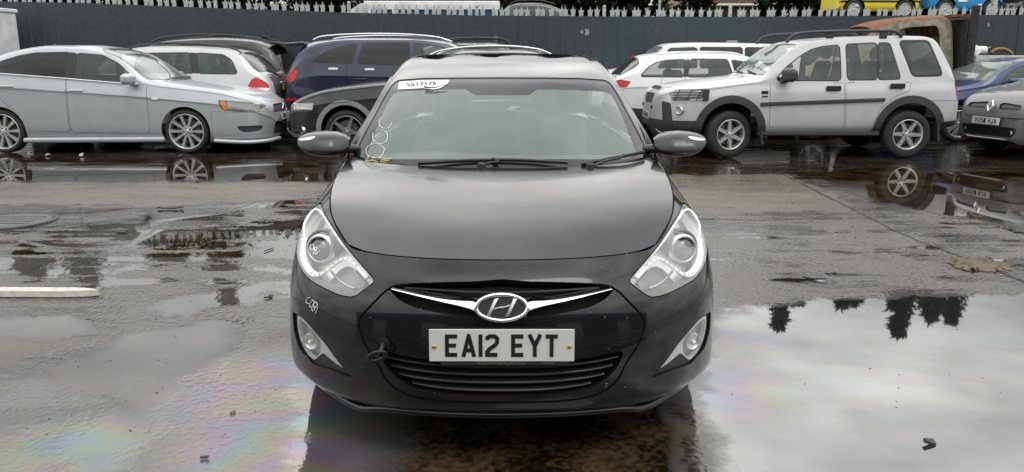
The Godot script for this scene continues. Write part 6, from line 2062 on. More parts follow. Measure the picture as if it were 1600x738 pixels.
	# --- white off-roader at the fence, roof showing
	d = {"name": "off_road_car", "label": "white off-road car at the fence, only its roof and dark windows showing", "category": "car", "cx": 4.6, "d": 16.8, "w": 0.84, "face": -1.0, "paint": "white_paint", "nx": 80,
		"top": [1.9, 0.8, 1.95, 1.15, 2.6, 1.28, 2.98, 1.40, 3.28, 1.70, 3.55, 1.78, 4.2, 1.80, 4.9, 1.79, 5.6, 1.77, 6.2, 1.72, 6.4, 1.3, 6.5, 0.7], "edge": [1.9, 0.75, 2.6, 1.22, 2.98, 1.32, 3.38, 1.68, 3.6, 1.74, 4.9, 1.74, 6.1, 1.69, 6.5, 0.65],
		"belt": [1.9, 0.7, 2.6, 1.15, 3.0, 1.22, 6.2, 1.26, 6.5, 0.6], "bot": [1.9, 0.5, 2.2, 0.4, 6.3, 0.4, 6.5, 0.5], "half": [1.9, 0.6, 2.1, 0.78, 2.6, 0.84, 6.0, 0.84, 6.4, 0.76, 6.5, 0.66], "lean": 0.16,
		"wr": 0.38, "rim": 0.24, "spokes": 5, "style": 1, "wheels": [[2.85, 0.44, 0.40], [5.5, 0.44, 0.40]],
		"cuts": [["side_window", "side_glass", "glass", [3.22, 1.28, 3.46, 1.66, 4.02, 1.68, 4.02, 1.28], 0.03, 0.016], ["side_window", "dark_glass", "glass", [4.09, 1.28, 4.09, 1.68, 4.95, 1.68, 4.95, 1.28], 0.03, 0.016], ["side_window", "dark_glass", "glass", [5.02, 1.28, 5.02, 1.68, 5.85, 1.66, 6.0, 1.28], 0.03, 0.016], ["windscreen", "screen_glass", "top", [2.96, 3.2, 3.02, 2.2, 3.32, 2.15, 3.3, 3.2], 0.03, 0.02]]}
	o = make_car(d)
	put("roof_pod", rbox(Vector3(0.22, 0.05, 0.14), 0.02, Vector3(4.85 - 4.6, 1.805, 0.3)), M.grey_plastic, o)

	# --- blue car at the right, nose to the left
	d = {"name": "hatchback_car", "label": "blue car at the right edge with multi-spoke wheel, behind the grey car", "category": "car", "cx": 9.2, "d": 14.4, "w": 0.88, "face": -1.0, "paint": "blue_paint", "nx": 110, "crease": 0.010,
		"top": [7.35, 0.55, 7.40, 0.75, 7.6, 0.88, 8.0, 0.985, 8.35, 1.045, 8.50, 1.09, 8.80, 1.28, 9.10, 1.43, 9.5, 1.49, 10.2, 1.49, 10.8, 1.40, 11.2, 1.1, 11.3, 0.7], "edge": [7.35, 0.5, 7.6, 0.84, 8.1, 0.95, 8.55, 1.03, 8.95, 1.29, 9.25, 1.40, 9.6, 1.43, 10.2, 1.43, 10.8, 1.32, 11.3, 0.65],
		"belt": [7.35, 0.45, 7.6, 0.78, 8.1, 0.88, 8.6, 0.96, 9.3, 1.0, 10.5, 1.03, 11.1, 1.0, 11.3, 0.6], "bot": [7.35, 0.32, 7.6, 0.22, 11.0, 0.24, 11.3, 0.35], "half": [7.35, 0.35, 7.45, 0.6, 7.7, 0.78, 8.2, 0.87, 10.6, 0.88, 11.1, 0.78, 11.3, 0.55],
		"wr": 0.325, "rim": 0.24, "spokes": 9, "style": 3, "wheels": [[8.22, 0.39, 0.34], [10.75, 0.39, 0.34]], "seats": [9.75, 10.4], "seat_y": 0.55, "dash": 8.8, "mirrors": [[9.05, 1.08, "blue_paint", 0.13]],
		"cuts": [["side_window", "side_glass", "glass", [8.85, 1.02, 9.1, 1.26, 9.45, 1.38, 9.95, 1.38, 9.95, 1.05], 0.04, 0.016], ["side_window", "side_glass", "glass", [10.02, 1.05, 10.02, 1.38, 10.5, 1.34, 10.8, 1.08], 0.04, 0.016], ["windscreen", "screen_glass", "top", [8.44, 3.2, 8.46, 2.9, 8.64, 2.15, 9.14, 2.14, 9.12, 3.2], 0.04, 0.02], ["headlamp", "lens", "side", [7.4, 0.68, 7.5, 0.80, 7.95, 0.84, 7.9, 0.72], 0.03, -0.004], ["door", "blue_paint", "low", [8.78, 1.2, 8.75, 0.32, 9.98, 0.32, 10.0, 1.2], 0.04, -0.006]]}
	o = make_car(d)
	put("side_badge", rbox(Vector3(0.05, 0.02, 0.01), 0.004, Vector3(8.55 - 9.2, 0.80, 0.875)), M.chrome, o)

	# --- grey hatchback at the right edge, nose to the left
	d = {"name": "hatchback_car", "label": "grey hatchback at the right edge with diamond emblem and plate VU58 HJA", "category": "car", "cx": 9.0, "at_x": 9.25, "yaw": 0.23, "d": 11.83, "w": 0.90, "face": -1.0, "paint": "grey_paint", "nx": 140,
		"top": [7.12, 0.50, 7.14, 0.66, 7.18, 0.77, 7.28, 0.875, 7.45, 0.96, 7.9, 1.06, 8.3, 1.13, 8.7, 1.38, 9.1, 1.58, 9.6, 1.63, 10.3, 1.60, 10.9, 1.45, 11.1, 1.0, 11.15, 0.6], "edge": [7.12, 0.48, 7.2, 0.74, 7.35, 0.87, 7.7, 0.98, 8.4, 1.10, 8.9, 1.42, 9.3, 1.53, 10.3, 1.52, 10.9, 1.35, 11.15, 0.55],
		"belt": [7.12, 0.46, 7.18, 0.68, 7.32, 0.80, 7.7, 0.92, 8.4, 1.04, 9.5, 1.1, 10.8, 1.1, 11.15, 0.5], "bot": [7.12, 0.30, 7.2, 0.24, 7.6, 0.21, 11.0, 0.24, 11.15, 0.35], "half": [7.12, 0.42, 7.16, 0.56, 7.28, 0.70, 7.5, 0.80, 7.9, 0.88, 10.6, 0.9, 11.0, 0.78, 11.15, 0.6],
		"wr": 0.335, "rim": 0.22, "spokes": 5, "style": 1, "wheels": [[8.05, 0.41, 0.35], [10.75, 0.41, 0.35]], "seats": [9.6, 10.3], "seat_y": 0.6, "dash": 8.7,
		"cuts": [
			["side_window", "side_glass", "glass", [8.7, 1.12, 9.0, 1.40, 9.4, 1.48, 9.8, 1.48, 9.8, 1.13], 0.04, 0.016], ["windscreen", "screen_glass", "top", [8.28, 3.2, 8.45, 2.15, 9.0, 2.14, 9.05, 3.2], 0.04, 0.02],
			["headlamp", "lens", "side", [7.20, 0.745, 7.36, 0.855, 7.62, 0.91, 7.95, 0.95, 7.72, 0.79, 7.40, 0.715], 0.03, -0.006],
			["grille", "satin_black", "nose", [0.10, 0.83, 0.48, 0.80, 0.50, 0.745, 0.14, 0.735], 0.03, -0.005, -0.02, "pair"],
			["lower_grille", "satin_black", "nose", [-0.52, 0.47, 0.52, 0.47, 0.48, 0.34, -0.48, 0.34], 0.05, -0.006, -0.02],
			["door", "grey_paint", "low", [8.6, 1.3, 8.55, 0.32, 9.9, 0.32, 9.9, 1.3], 0.04, -0.006],
		]}
	o = make_car(d)
	plate(o, "VU58 HJA", at_end(o, d, 7.085, 0.555, 0.0, -1.0, -0.08))
	var dia := Geo.new()
	for e in [[0.0, 0.085, 0.055, 0.0], [0.055, 0.0, 0.0, -0.085], [0.0, -0.085, -0.055, 0.0], [-0.055, 0.0, 0.0, 0.085]]:
		add(dia, tube(PackedVector3Array([Vector3(e[0], e[1], 0), Vector3(e[2], e[3], 0)]), 0.013, 6))
	var em := put("emblem", dia, M.chrome, o)
	em.transform = at_end(o, d, 7.135, 0.775, 0.0, -1.0, -0.35)
	for s in [1.0, -1.0]:
		put("lamp_bowl", rbox(Vector3(0.46, 0.12, 0.02), 0.01, Vector3(7.52 - 9.0, 0.83, s * 0.70), Basis(Vector3.UP, -0.45 * s) * Basis(Vector3.BACK, 0.2)), M.reflector, o)
		put("fog_lamp", moved(lathe(v2([0.03, 0.0, 0.028, 0.01, 0.0, 0.006]), 14), Transform3D(Basis(Vector3.UP, -PI / 2), Vector3(7.15 - 9.0, 0.40, s * 0.42))), M.reflector, o)
	put("bumper_strip", tube(smooth3([Vector3(7.40 - 9.0, 0.315, 0.74), Vector3(7.20 - 9.0, 0.30, 0.55), Vector3(7.11 - 9.0, 0.295, 0.25), Vector3(7.10 - 9.0, 0.295, -0.25), Vector3(7.20 - 9.0, 0.30, -0.55)], 5), 0.012, 6), M.satin_chrome, o)
	put("bumper_strip", tube(smooth3([Vector3(7.55 - 9.0, 0.625, 0.835), Vector3(7.28 - 9.0, 0.625, 0.70), Vector3(7.12 - 9.0, 0.62, 0.45), Vector3(7.095 - 9.0, 0.62, 0.0), Vector3(7.12 - 9.0, 0.62, -0.45)], 5), 0.010, 6), M.black, o)

# ------------------------------------------------------------------ fence, things beyond it, and what lies about
const POSTS := [-15.1, -12.26, -9.39, -6.42, -3.43, -0.56, 2.30, 5.13, 7.97, 10.73, 13.5, 16.3]
const FENCE_TOP := [2.74, 2.72, 2.67, 2.56, 2.46, 2.40, 2.38, 2.37, 2.39, 2.41, 2.42, 2.42]

func pale_mesh() -> ArrayMesh:
	var g := Geo.new()
	var outline := PackedVector2Array(v2([-0.046, 0.0, -0.046, 2.47, -0.064, 2.555, -0.038, 2.53, -0.026, 2.51, -0.017, 2.57, 0.0, 2.62, 0.017, 2.57, 0.026, 2.51, 0.038, 2.53, 0.064, 2.555, 0.046, 2.47, 0.046, 0.0]))
	g = prism(outline, -0.004, 0.0)
	for i in g.v.size():
		var q := g.v[i]
		q.z += 0.25 * absf(q.x) + (0.5 * (q.y - 2.46) * absf(q.x) * 8.0 if q.y > 2.46 and absf(q.x) > 0.025 else 0.0)
		g.v[i] = q
	add(g, prism(PackedVector2Array(v2([-0.007, 0.0, -0.007, 2.56, 0.0, 2.60, 0.007, 2.56, 0.007, 0.0])), 0.0, 0.010, 0.003))
	return mesh_of(g, M.galv)

func make_fence() -> void:
	var fence := thing("palisade_fence", "galvanised palisade fence clad in dark grey sheet along the back of the yard", "fence")
	fence.position = Vector3(0, 0, -18.6)
	var pm := pale_mesh()
	var rng := RandomNumberGenerator.new()
	rng.seed = 8
	for i in POSTS.size():
		var top: float = FENCE_TOP[i]
		var h := top + 0.24
		put("post", add(rbox(Vector3(0.075, h - 0.03, 0.05), 0.01, Vector3(POSTS[i], (h - 0.03) / 2, -0.03)), moved(lathe(v2([0.037, -0.025, 0.037, 0.025, 0.0, 0.026]), 16), Transform3D(Basis(), Vector3(POSTS[i], h - 0.03, -0.03)))), M.galv, fence)
		if i == POSTS.size() - 1:
			break
		var x0: float = POSTS[i]
		var x1: float = POSTS[i + 1]
		var t1: float = FENCE_TOP[i + 1]
		for k in 16:
			var e := (k + 1) / 17.0
			var o := MeshInstance3D.new()
			o.name = "pale"
			o.mesh = pm
			o.position = Vector3(lerpf(x0, x1, e) + rng.randf_range(-0.006, 0.006), lerpf(top, t1, e) - 2.40 + rng.randf_range(-0.012, 0.012), -0.05)
			o.rotation = Vector3(rng.randf_range(-0.01, 0.01), rng.randf_range(-0.08, 0.08), rng.randf_range(-0.025, 0.025))
			place(o, fence)
		for y in [0.45, 2.05]:
			put("rail", cube(Vector3(x1 - x0 - 0.08, 0.05, 0.04), Vector3((x0 + x1) / 2, y + (top + t1) / 2 - 2.4, -0.09)), M.galv, fence)
		# three box-profile sheets to a bay, lapped at the edges
		var sheets := 3
		for s in sheets:
			var a := lerpf(x0, x1, s / float(sheets)) - 0.02
			var b := lerpf(x0, x1, (s + 1) / float(sheets)) + 0.02
			var rows := [PackedVector3Array(), PackedVector3Array(), PackedVector3Array()]
			var x := a
			var n := 3
			var pitch := (b - a) / n
			var tilt := rng.randf_range(-0.006, 0.006)
			for k in n:
				for q in [[0.0, 0.0], [0.06, 0.014], [0.16, 0.014], [0.22, 0.0], [0.58, 0.0], [0.60, 0.003], [0.64, 0.003], [0.66, 0.0]]:
					var xx: float = a + (k + q[0]) * pitch
					var tt := lerpf(top, t1, (xx - x0) / (x1 - x0))
					for r in 3:
						rows[r].append(Vector3(xx + tilt * r, [0.03, 1.2, tt][r], q[1] + 0.012 + 0.003 * s + (0.008 if r == 1 else 0.0)))
			for r in 3:
				rows[r].append(Vector3(b + tilt * r, [0.03, 1.2, lerpf(top, t1, (b - x0) / (x1 - x0))][r], 0.012 + 0.003 * s))
			var g := grid(rows)
			# flat faces between the folds
			var flat := Geo.new()
			for t in range(0, g.t.size(), 3):
				var p0 := g.v[g.t[t]]
				var p1 := g.v[g.t[t + 1]]
				var p2 := g.v[g.t[t + 2]]
				var nn := (p1 - p0).cross(p2 - p0).normalized()
				var at := flat.v.size()
				flat.v.append_array(PackedVector3Array([p0, p1, p2]))
				var sg := 1.0 if nn.z > 0 else -1.0
				flat.n.append_array(PackedVector3Array([nn * sg, nn * sg, nn * sg]))
				flat.p.append_array(PackedVector2Array([Vector2(), Vector2(), Vector2()]))
				flat.t.append_array(PackedInt32Array([at, at + 1, at + 2] if sg > 0 else [at, at + 2, at + 1]))
			put("cladding_sheet", flat, [M.cladding, M.cladding_b, M.cladding][(i + s) % 3], fence)

	# scuffs on the sheets
	var blot := noise(93, 9.0, 3)
	for k in 12:
		var x := rng.randf_range(-10.5, 11.0)
		var y := rng.randf_range(1.6, 2.25)
		var r := rng.randf_range(0.025, 0.075)
		var o := PackedVector2Array()
		for i in 14:
			var a := TAU * i / 14.0
			var rr := r * (1.0 + 0.8 * blot.get_noise_2d(cos(a) + k * 3.0, sin(a)))
			o.append(Vector2(cos(a) * rr * 0.8, sin(a) * rr * (1.0 + 1.2 * float(k % 3 == 0))))
		put("paint_scuff", moved(prism(o, 0.0, 0.003), Transform3D(Basis(), Vector3(x, y, 0.038))), M.scuff, fence)

# a conifer: tapering trunk, drooping boughs in whorls, each bough a spray of small leaf blades
func conifer_parts(sd: int, h: float, spread: float, boughs: int) -> Array:
	var rng := RandomNumberGenerator.new()
	rng.seed = sd
	var trunk := tube(smooth3([Vector3(0, 0, 0), Vector3(0.05, h * 0.4, 0.03), Vector3(0.0, h * 0.75, -0.03), Vector3(0.02, h * 0.99, 0)], 4), h * 0.022, 7, 1.0, Vector3.RIGHT, 0.12)
	var g := Geo.new()
	var col := PackedColorArray()
	for b in boughs:
		var e := pow(rng.randf(), 0.8)
		var y := h * lerpf(0.10, 0.985, e)
		var reach := spread * pow(1.0 - e, 0.95) * rng.randf_range(0.30, 1.35) + 0.08
		var a := rng.randf() * TAU
		var dir := Vector3(cos(a), rng.randf_range(-0.30, 0.22) + 0.35 * e, sin(a)).normalized()
		var shade := rng.randf_range(0.55, 1.25)
		var blades := int(10 + reach * 11)
		for k in blades:
			var t := rng.randf_range(0.12, 1.0)
			var q := Vector3(0, y, 0) + dir * reach * t + Vector3(0, -0.16 * t * t * reach, 0)
			q += Vector3(rng.randfn(0, 0.10), rng.randfn(0, 0.07), rng.randfn(0, 0.10)) * (0.5 + reach * 0.6)
			var out := (dir + Vector3(rng.randf_range(-0.8, 0.8), rng.randf_range(-0.7, 0.5), rng.randf_range(-0.8, 0.8))).normalized()
			var side := out.cross(Vector3(rng.randf_range(-1, 1), rng.randf_range(-1, 1), rng.randf_range(-1, 1))).normalized()
			var l := rng.randf_range(0.12, 0.27)
			var w := l * rng.randf_range(0.16, 0.30)
			var at := g.v.size()
			g.v.append_array(PackedVector3Array([q - out * l * 0.4, q + side * w, q + out * l, q - side * w]))
			var nn := (out.cross(side) + Vector3.UP * 0.4).normalized()
			g.n.append_array(PackedVector3Array([nn, nn, nn, nn]))
			g.p.append_array(PackedVector2Array([Vector2(), Vector2(), Vector2(), Vector2()]))
			g.t.append_array(PackedInt32Array([at, at + 1, at + 2, at, at + 2, at + 3]))
			var s := shade * rng.randf_range(0.7, 1.3)
			var c := Color(0.105 * s, 0.135 * s, 0.065 * s)
			col.append_array(PackedColorArray([c, c, c, c]))
	return [trunk, g, col]

func make_beyond() -> void:
	var terrace := put("raised_ground", rbox(Vector3(46, 0.9, 30), 0.1, Vector3(2, 0.45, -35.0)), mat(0.07, 0.065, 0.05, 0.9))
	setting(terrace, "structure", "raised ground behind the fence")
	var leaf := conifer_leaf()
	var protos := []
	for k in 4:
		var s := conifer_parts(50 + k, [7.2, 6.4, 7.6, 6.0][k], [2.1, 2.4, 1.9, 2.6][k], [420, 420, 380, 440][k])
		protos.append([mesh_of(s[0], M.bark), mesh_of(s[1], leaf, null, s[2])])
	var spots := [   # x, d, kind, scale, words
		[-17.5, 29.0, 1, 1.0, "dark conifer at the far left end of the fence"], [-14.6, 27.0, 0, 0.85, "conifer beyond the fence above the white cabin"], [-12.2, 28.5, 3, 1.0, "broad conifer beyond the fence above the silver saloon's rear window"],
		[-10.0, 28.0, 2, 0.92, "tall narrow conifer beyond the fence above the silver saloon's roof"], [-7.0, 30.0, 1, 0.9, "conifer beyond the fence above the white estate"], [-5.6, 27.0, 3, 0.72, "low broad conifer left of the blue-sided lorry"], [-2.8, 31.0, 0, 0.95, "conifer showing over the left half of the lorry"],
		[-0.4, 29.5, 1, 0.85, "conifer between the lorry and the black off-roader beyond the fence"], [1.9, 27.5, 3, 0.9, "broad dark conifer right of the black off-roader beyond the fence"], [4.0, 28.5, 1, 1.0, "dark conifer left of the thin pole"],
		[10.2, 28.0, 2, 1.0, "slim conifer in front of the brown building"], [12.9, 29.0, 0, 0.98, "conifer right of the brown building"], [14.9, 28.5, 2, 1.06, "tall conifer behind the yellow van"], [16.6, 29.5, 0, 1.08, "tallest conifer, behind the blue van"], [11.5, 29.8, 1, 1.12, "conifer just right of the slim one by the brown building"], [13.9, 30.3, 3, 1.22, "broad conifer rising left of the yellow van"], [15.8, 30.6, 1, 1.2, "conifer behind the gap between the yellow and blue vans"], [17.7, 30.0, 2, 1.06, "narrow conifer right of the blue van"], [18.8, 28.0, 3, 0.95, "conifer at the right end of the fence"], [21.5, 30.0, 1, 1.0, "last conifer on the right"],
	]
	for s in spots:
		var t := thing("conifer_tree", s[4], "tree", "conifers beyond the fence")
		t.position = Vector3(s[0], 0.85, -s[1])
		t.rotation.y = s[0] * 1.9
		t.scale = Vector3.ONE * s[3]
		for k in 2:
			var o := MeshInstance3D.new()
			o.name = ["trunk", "crown"][k]
			o.mesh = protos[s[2]][k]
			place(o, t)
	var bush := conifer_parts(77, 3.2, 1.5, 90)
	var bt := thing("bush", "thin pale bush between the thin pole and the brown building", "bush")
	bt.position = Vector3(6.6, 0.9, -28)
	put("stem", bush[0], M.bark, bt)
	var bc := MeshInstance3D.new()
	bc.name = "leaves"
	bc.mesh = mesh_of(bush[1], leaf, null, bush[2])
	place(bc, bt)
	var hedge := Geo.new()
	var hcol := PackedColorArray()
	var rng := RandomNumberGenerator.new()
	rng.seed = 31
	for k in 26000:
		var x := rng.randf_range(-19, 23)
		if (x > 5.3 and x < 11.0) or (x > -9.4 and x < -8.9) or (x > -6.9 and x < -6.3):
			continue
		var y := 0.9 + 3.1 * pow(rng.randf(), 0.6) + 0.35 * sin(x * 1.7) + 0.2 * sin(x * 4.1)
		var q := Vector3(x, y, -26.2 + rng.randfn(0, 0.4))
		var out := Vector3(rng.randf_range(-1, 1), rng.randf_range(-0.6, 1), rng.randf_range(-1, 1)).normalized()
		var side := out.cross(Vector3(rng.randf_range(-1, 1), rng.randf_range(-1, 1), rng.randf_range(-1, 1))).normalized()
		var l := rng.randf_range(0.08, 0.2)
		var at := hedge.v.size()
		hedge.v.append_array(PackedVector3Array([q - out * l, q + side * l * 0.4, q + out * l, q - side * l * 0.4]))
		var nn := (out.cross(side) + Vector3.UP * 0.4).normalized()
		hedge.n.append_array(PackedVector3Array([nn, nn, nn, nn]))
		hedge.p.append_array(PackedVector2Array([Vector2(), Vector2(), Vector2(), Vector2()]))
		hedge.t.append_array(PackedInt32Array([at, at + 1, at + 2, at, at + 2, at + 3]))
		var s := rng.randf_range(0.5, 1.5)
		var c := Color(0.11 * s, 0.14 * s, 0.065 * s)
		hcol.append_array(PackedColorArray([c, c, c, c]))
	var ho := MeshInstance3D.new()
	ho.name = "undergrowth"
	ho.mesh = mesh_of(hedge, leaf, null, hcol)
	place(ho)
	setting(ho, "stuff", "dark tangle of undergrowth behind the fence", "undergrowth")

	# brown building
	var h := thing("brown_building", "low brown building with an orange brick corner beyond the fence", "building")
	h.position = Vector3(10.6, 0.9, -38)
	put("wall", cube(Vector3(3.9, 2.9, 6.0), Vector3(0.2, 1.45, -3.0)), M.roof_tile, h)
	put("corner_pier", cube(Vector3(0.34, 2.9, 0.3), Vector3(-1.86, 1.45, 0.04)), M.brick, h)
	put("roof", prism(PackedVector2Array([Vector2(-2.5, 2.9), Vector2(2.6, 2.9), Vector2(1.6, 4.6), Vector2(-1.5, 4.6)]), -6.3, 0.35), M.roof_tile, h)
	put("gutter", tube(PackedVector3Array([Vector3(-2.5, 2.86, 0.42), Vector3(2.6, 2.86, 0.42)]), 0.06, 8), M.white_panel, h)
	var pole := thing("pole", "thin grey pole beyond the fence left of the brown building", "pole")
	pole.position = Vector3(4.75, 0.9, -25)
	put("shaft", tube(PackedVector3Array([Vector3(0, 0, 0), Vector3(0, 6.0, 0)]), 0.045, 8, 1.0, Vector3.RIGHT, 0.7), M.galv, pole)
	put("cap", rbox(Vector3(0.5, 0.08, 0.14), 0.03, Vector3(0.2, 6.0, 0)), M.galv, pole)

	# lorry with blue sides and white rails
	var l := thing("lorry", "lorry with white top rail and blue side beyond the fence", "lorry")
	l.position = Vector3(-2.0, 0.9, -22.9)
	put("load_bed", cube(Vector3(3.9, 0.18, 1.9), Vector3(0, 0.62, 0)), M.char, l)
	put("side_curtain", cube(Vector3(3.5, 1.12, 0.05), Vector3(0.15, 1.27, 0.92)), M.tarp_blue, l)
	put("side_curtain", cube(Vector3(3.5, 1.12, 0.05), Vector3(0.15, 1.27, -0.92)), M.tarp_blue, l)
	put("roof", rbox(Vector3(3.6, 0.10, 1.95), 0.04, Vector3(0.15, 1.98, 0)), M.white_panel, l)
	put("top_rail", rbox(Vector3(3.6, 0.16, 0.06), 0.02, Vector3(0.15, 1.88, 0.965)), M.white_panel, l)
	for x in [-1.5, -0.85, 0.35, 0.95, 1.85]:
		put("side_post", cube(Vector3(0.09, 1.2, 0.05), Vector3(x, 1.25, 0.975)), M.white_panel, l)
	put("cab", rbox(Vector3(1.0, 1.5, 1.8), 0.25, Vector3(-2.0, 0.95, 0)), M.white_panel, l)
	put("wind_deflector", prism(PackedVector2Array([Vector2(-2.35, 1.62), Vector2(-1.62, 1.62), Vector2(-1.62, 1.98), Vector2(-1.75, 1.98)]), -0.8, 0.8), M.white_panel, l)
	put("cab_window", cube(Vector3(0.5, 0.5, 0.02), Vector3(-2.0, 1.25, 0.905)), M.dark_glass, l)
	for x in [-1.8, 1.2]:
		for s in [1.0, -1.0]:
			var w := wheel(0.42, 0.26, 0.24, 6, 1, M.alloy_grey)
			w.position = Vector3(x, 0.42, s * 0.82)
			w.rotation.y = 0.0 if s > 0 else PI
			place(w, l)
	var d := {"name": "off_road_car", "label": "black off-road car standing beyond the fence right of the lorry", "category": "car", "cx": 1.1, "d": 21.2, "w": 0.92, "lift": 0.9, "face": 1.0, "paint": "dark_grey_paint", "nx": 80,
		"top": [-0.35, 0.6, -0.3, 1.1, -0.1, 1.6, 0.2, 1.92, 0.5, 1.98, 1.0, 1.98, 1.5, 1.85, 2.1, 1.45, 2.4, 1.25, 3.4, 1.1, 3.6, 0.6], "edge": [-0.35, 0.55, -0.1, 1.4, 0.2, 1.82, 0.6, 1.90, 1.0, 1.90, 1.4, 1.78, 2.2, 1.3, 2.5, 1.18, 3.6, 0.55],
		"belt": [-0.35, 0.5, -0.2, 1.25, 0.2, 1.38, 2.1, 1.26, 3.3, 0.95, 3.6, 0.5], "bot": [-0.35, 0.45, 0.0, 0.36, 3.3, 0.36, 3.6, 0.45], "half": [-0.35, 0.65, -0.1, 0.86, 0.5, 0.92, 2.6, 0.92, 3.3, 0.75, 3.6, 0.5],
		"wr": 0.37, "rim": 0.23, "spokes": 5, "style": 1, "wheels": [[2.7, 0.43, 0.38], [0.4, 0.43, 0.38]], "rails": [[[0.2, 1.9, 0.4, 2.0, 1.0, 2.01, 1.4, 1.92], 0.6, 0.022, "plastic"]],
		"cuts": [["side_window", "side_glass", "glass", [0.12, 1.42, 0.32, 1.82, 0.92, 1.85, 0.92, 1.38], 0.04, 0.016], ["side_window", "side_glass", "glass", [1.0, 1.38, 1.0, 1.85, 1.4, 1.74, 2.0, 1.34], 0.04, 0.016]]}
	make_car(d)

	# scrap vehicles on a steel rack
	var rack := thing("vehicle_rack", "steel rack beyond the fence carrying the yellow and blue vans", "rack")
	rack.position = Vector3(13, 0.9, -24.9)
	for z in [0.75, -0.75]:
		put("beam", cube(Vector3(9.0, 0.12, 0.12), Vector3(0.6, 1.60, z)), M.iron, rack)
		for x in [-3.8, -0.8, 2.2, 5.0]:
			put("upright", cube(Vector3(0.12, 1.54, 0.12), Vector3(x, 0.77, z)), M.iron, rack)
	for v in [["yellow", 9.8, 12.22, "yellow_paint", 11.68, 10.2, "yellow van with black side stripe on the rack beyond the fence"], ["blue", 12.36, 14.6, "sky_blue_paint", 12.85, 14.2, "bright blue van on the rack beyond the fence"]]:
		var a: float = v[1]
		var b: float = v[2]
		d = {"name": "van", "label": v[6], "category": "van", "cx": (a + b) / 2, "d": 24.0, "w": 0.85, "lift": 2.56, "face": 1.0, "paint": v[3], "nx": 60, "lean": 0.12,
			"top": [a, 0.4, a + 0.03, 0.9, a + 0.1, 1.6, a + 0.3, 1.75, b - 0.7, 1.75, b - 0.3, 1.2, b - 0.06, 0.9, b, 0.4], "edge": [a, 0.38, a + 0.08, 1.4, a + 0.3, 1.68, b - 0.75, 1.66, b - 0.35, 1.05, b, 0.38], "belt": [a, 0.36, a + 0.05, 0.85, a + 0.3, 0.98, b - 0.4, 0.95, b - 0.05, 0.7, b, 0.35],
			"bot": [a, 0.30, a + 0.3, 0.22, b - 0.2, 0.22, b, 0.30], "half": [a, 0.7, a + 0.1, 0.82, b - 0.4, 0.85, b - 0.1, 0.75, b, 0.6], "wr": 0.27, "rim": 0.17, "spokes": 12, "style": 1, "wheels": [[v[4], 0.32, 0.28], [v[5], 0.32, 0.28]],
			"cuts": [["side_window", "dark_glass", "glass", [a + 0.3, 1.02, a + 0.3, 1.5, b - 1.0, 1.5, b - 0.7, 1.02], 0.05, 0.015], ["bumper", "plastic", "low", [b - 0.12, 0.5, b + 0.2, 0.5, b + 0.2, 0.2, b - 0.12, 0.2], 0.0, 0.0, 0.02]]}
		if v[0] == "yellow":
			d.cuts.append(["side_stripe", "black", "low", [a - 0.1, 0.46, a - 0.1, 0.52, b + 0.1, 0.52, b + 0.1, 0.46], 0.0, 0.0, 0.006])
		var o := make_car(d)
		if v[0] == "blue":
			put("door_marking", rbox(Vector3(0.26, 0.05, 0.004), 0.001, Vector3(13.3 - d.cx, 0.50, 0.855)), M.chalk, o)
	d = {"name": "scrap_car", "label": "dark scrap car beyond the fence at the right edge", "category": "car", "cx": 16.0, "d": 24.0, "w": 0.85, "lift": 2.56, "face": -1.0, "paint": "dark_grey_paint", "nx": 60,
		"top": [14.75, 0.3, 14.9, 0.5, 15.6, 0.62, 16.0, 1.0, 17.0, 1.1, 17.4, 0.6], "edge": [14.75, 0.28, 15.6, 0.58, 16.1, 0.95, 17.0, 1.02, 17.4, 0.55], "belt": [14.75, 0.26, 15.6, 0.54, 17.0, 0.6, 17.4, 0.5], "bot": [14.75, 0.2, 17.4, 0.2], "half": [14.75, 0.5, 15.1, 0.8, 17.0, 0.85, 17.4, 0.6], "wr": 0.27, "rim": 0.17, "spokes": 5, "style": 1, "wheels": [[15.3, 0.32, 0.28], [16.9, 0.32, 0.28]]}
	make_car(d)
	var sp := thing("steel_post", "pale steel post rising beyond the fence right of the blue van", "post")
	sp.position = Vector3(13.75, 0.9, -23.2)
	put("shaft", rbox(Vector3(0.13, 3.2, 0.13), 0.02, Vector3(0, 1.6, 0)), M.galv, sp)

	# white cabin at the left end
	var cab := thing("site_cabin", "white site cabin at the far left in front of the fence", "cabin")
	cab.position = Vector3(-12.35, 0, -17.4)
	put("wall", rbox(Vector3(3.6, 2.36, 1.2), 0.03, Vector3(0, 1.24, 0)), M.white_panel, cab)
	put("roof", rbox(Vector3(3.66, 0.08, 1.28), 0.02, Vector3(0, 2.46, 0)), M.white_panel, cab)
	put("corner_post", rbox(Vector3(0.08, 2.4, 0.08), 0.02, Vector3(1.79, 1.22, 0.59)), M.galv, cab)
	put("foot", cube(Vector3(3.4, 0.06, 1.0), Vector3(0, 0.03, 0)), M.char, cab)

# behind the camera: an unseen dark shed, added to darken reflections in the paint
func make_behind() -> void:
	var shed := thing("added_unseen_shed", "long dark shed added out of view to darken reflections in the cars", "shed")
	shed.position = Vector3(0, 0, 14)
	put("wall", cube(Vector3(60, 6.5, 8), Vector3(0, 3.25, 4.2)), M.cladding, shed)
	put("roof", prism(PackedVector2Array([Vector2(-30.4, 6.5), Vector2(30.4, 6.5), Vector2(29, 7.4), Vector2(-29, 7.4)]), -0.2, 8.6), M.iron, shed)
	for x in [-18.0, -6.0, 6.0, 18.0]:
		put("roller_door", rbox(Vector3(4.0, 4.4, 0.1), 0.02, Vector3(x, 2.2, 0.18)), M.galv, shed)

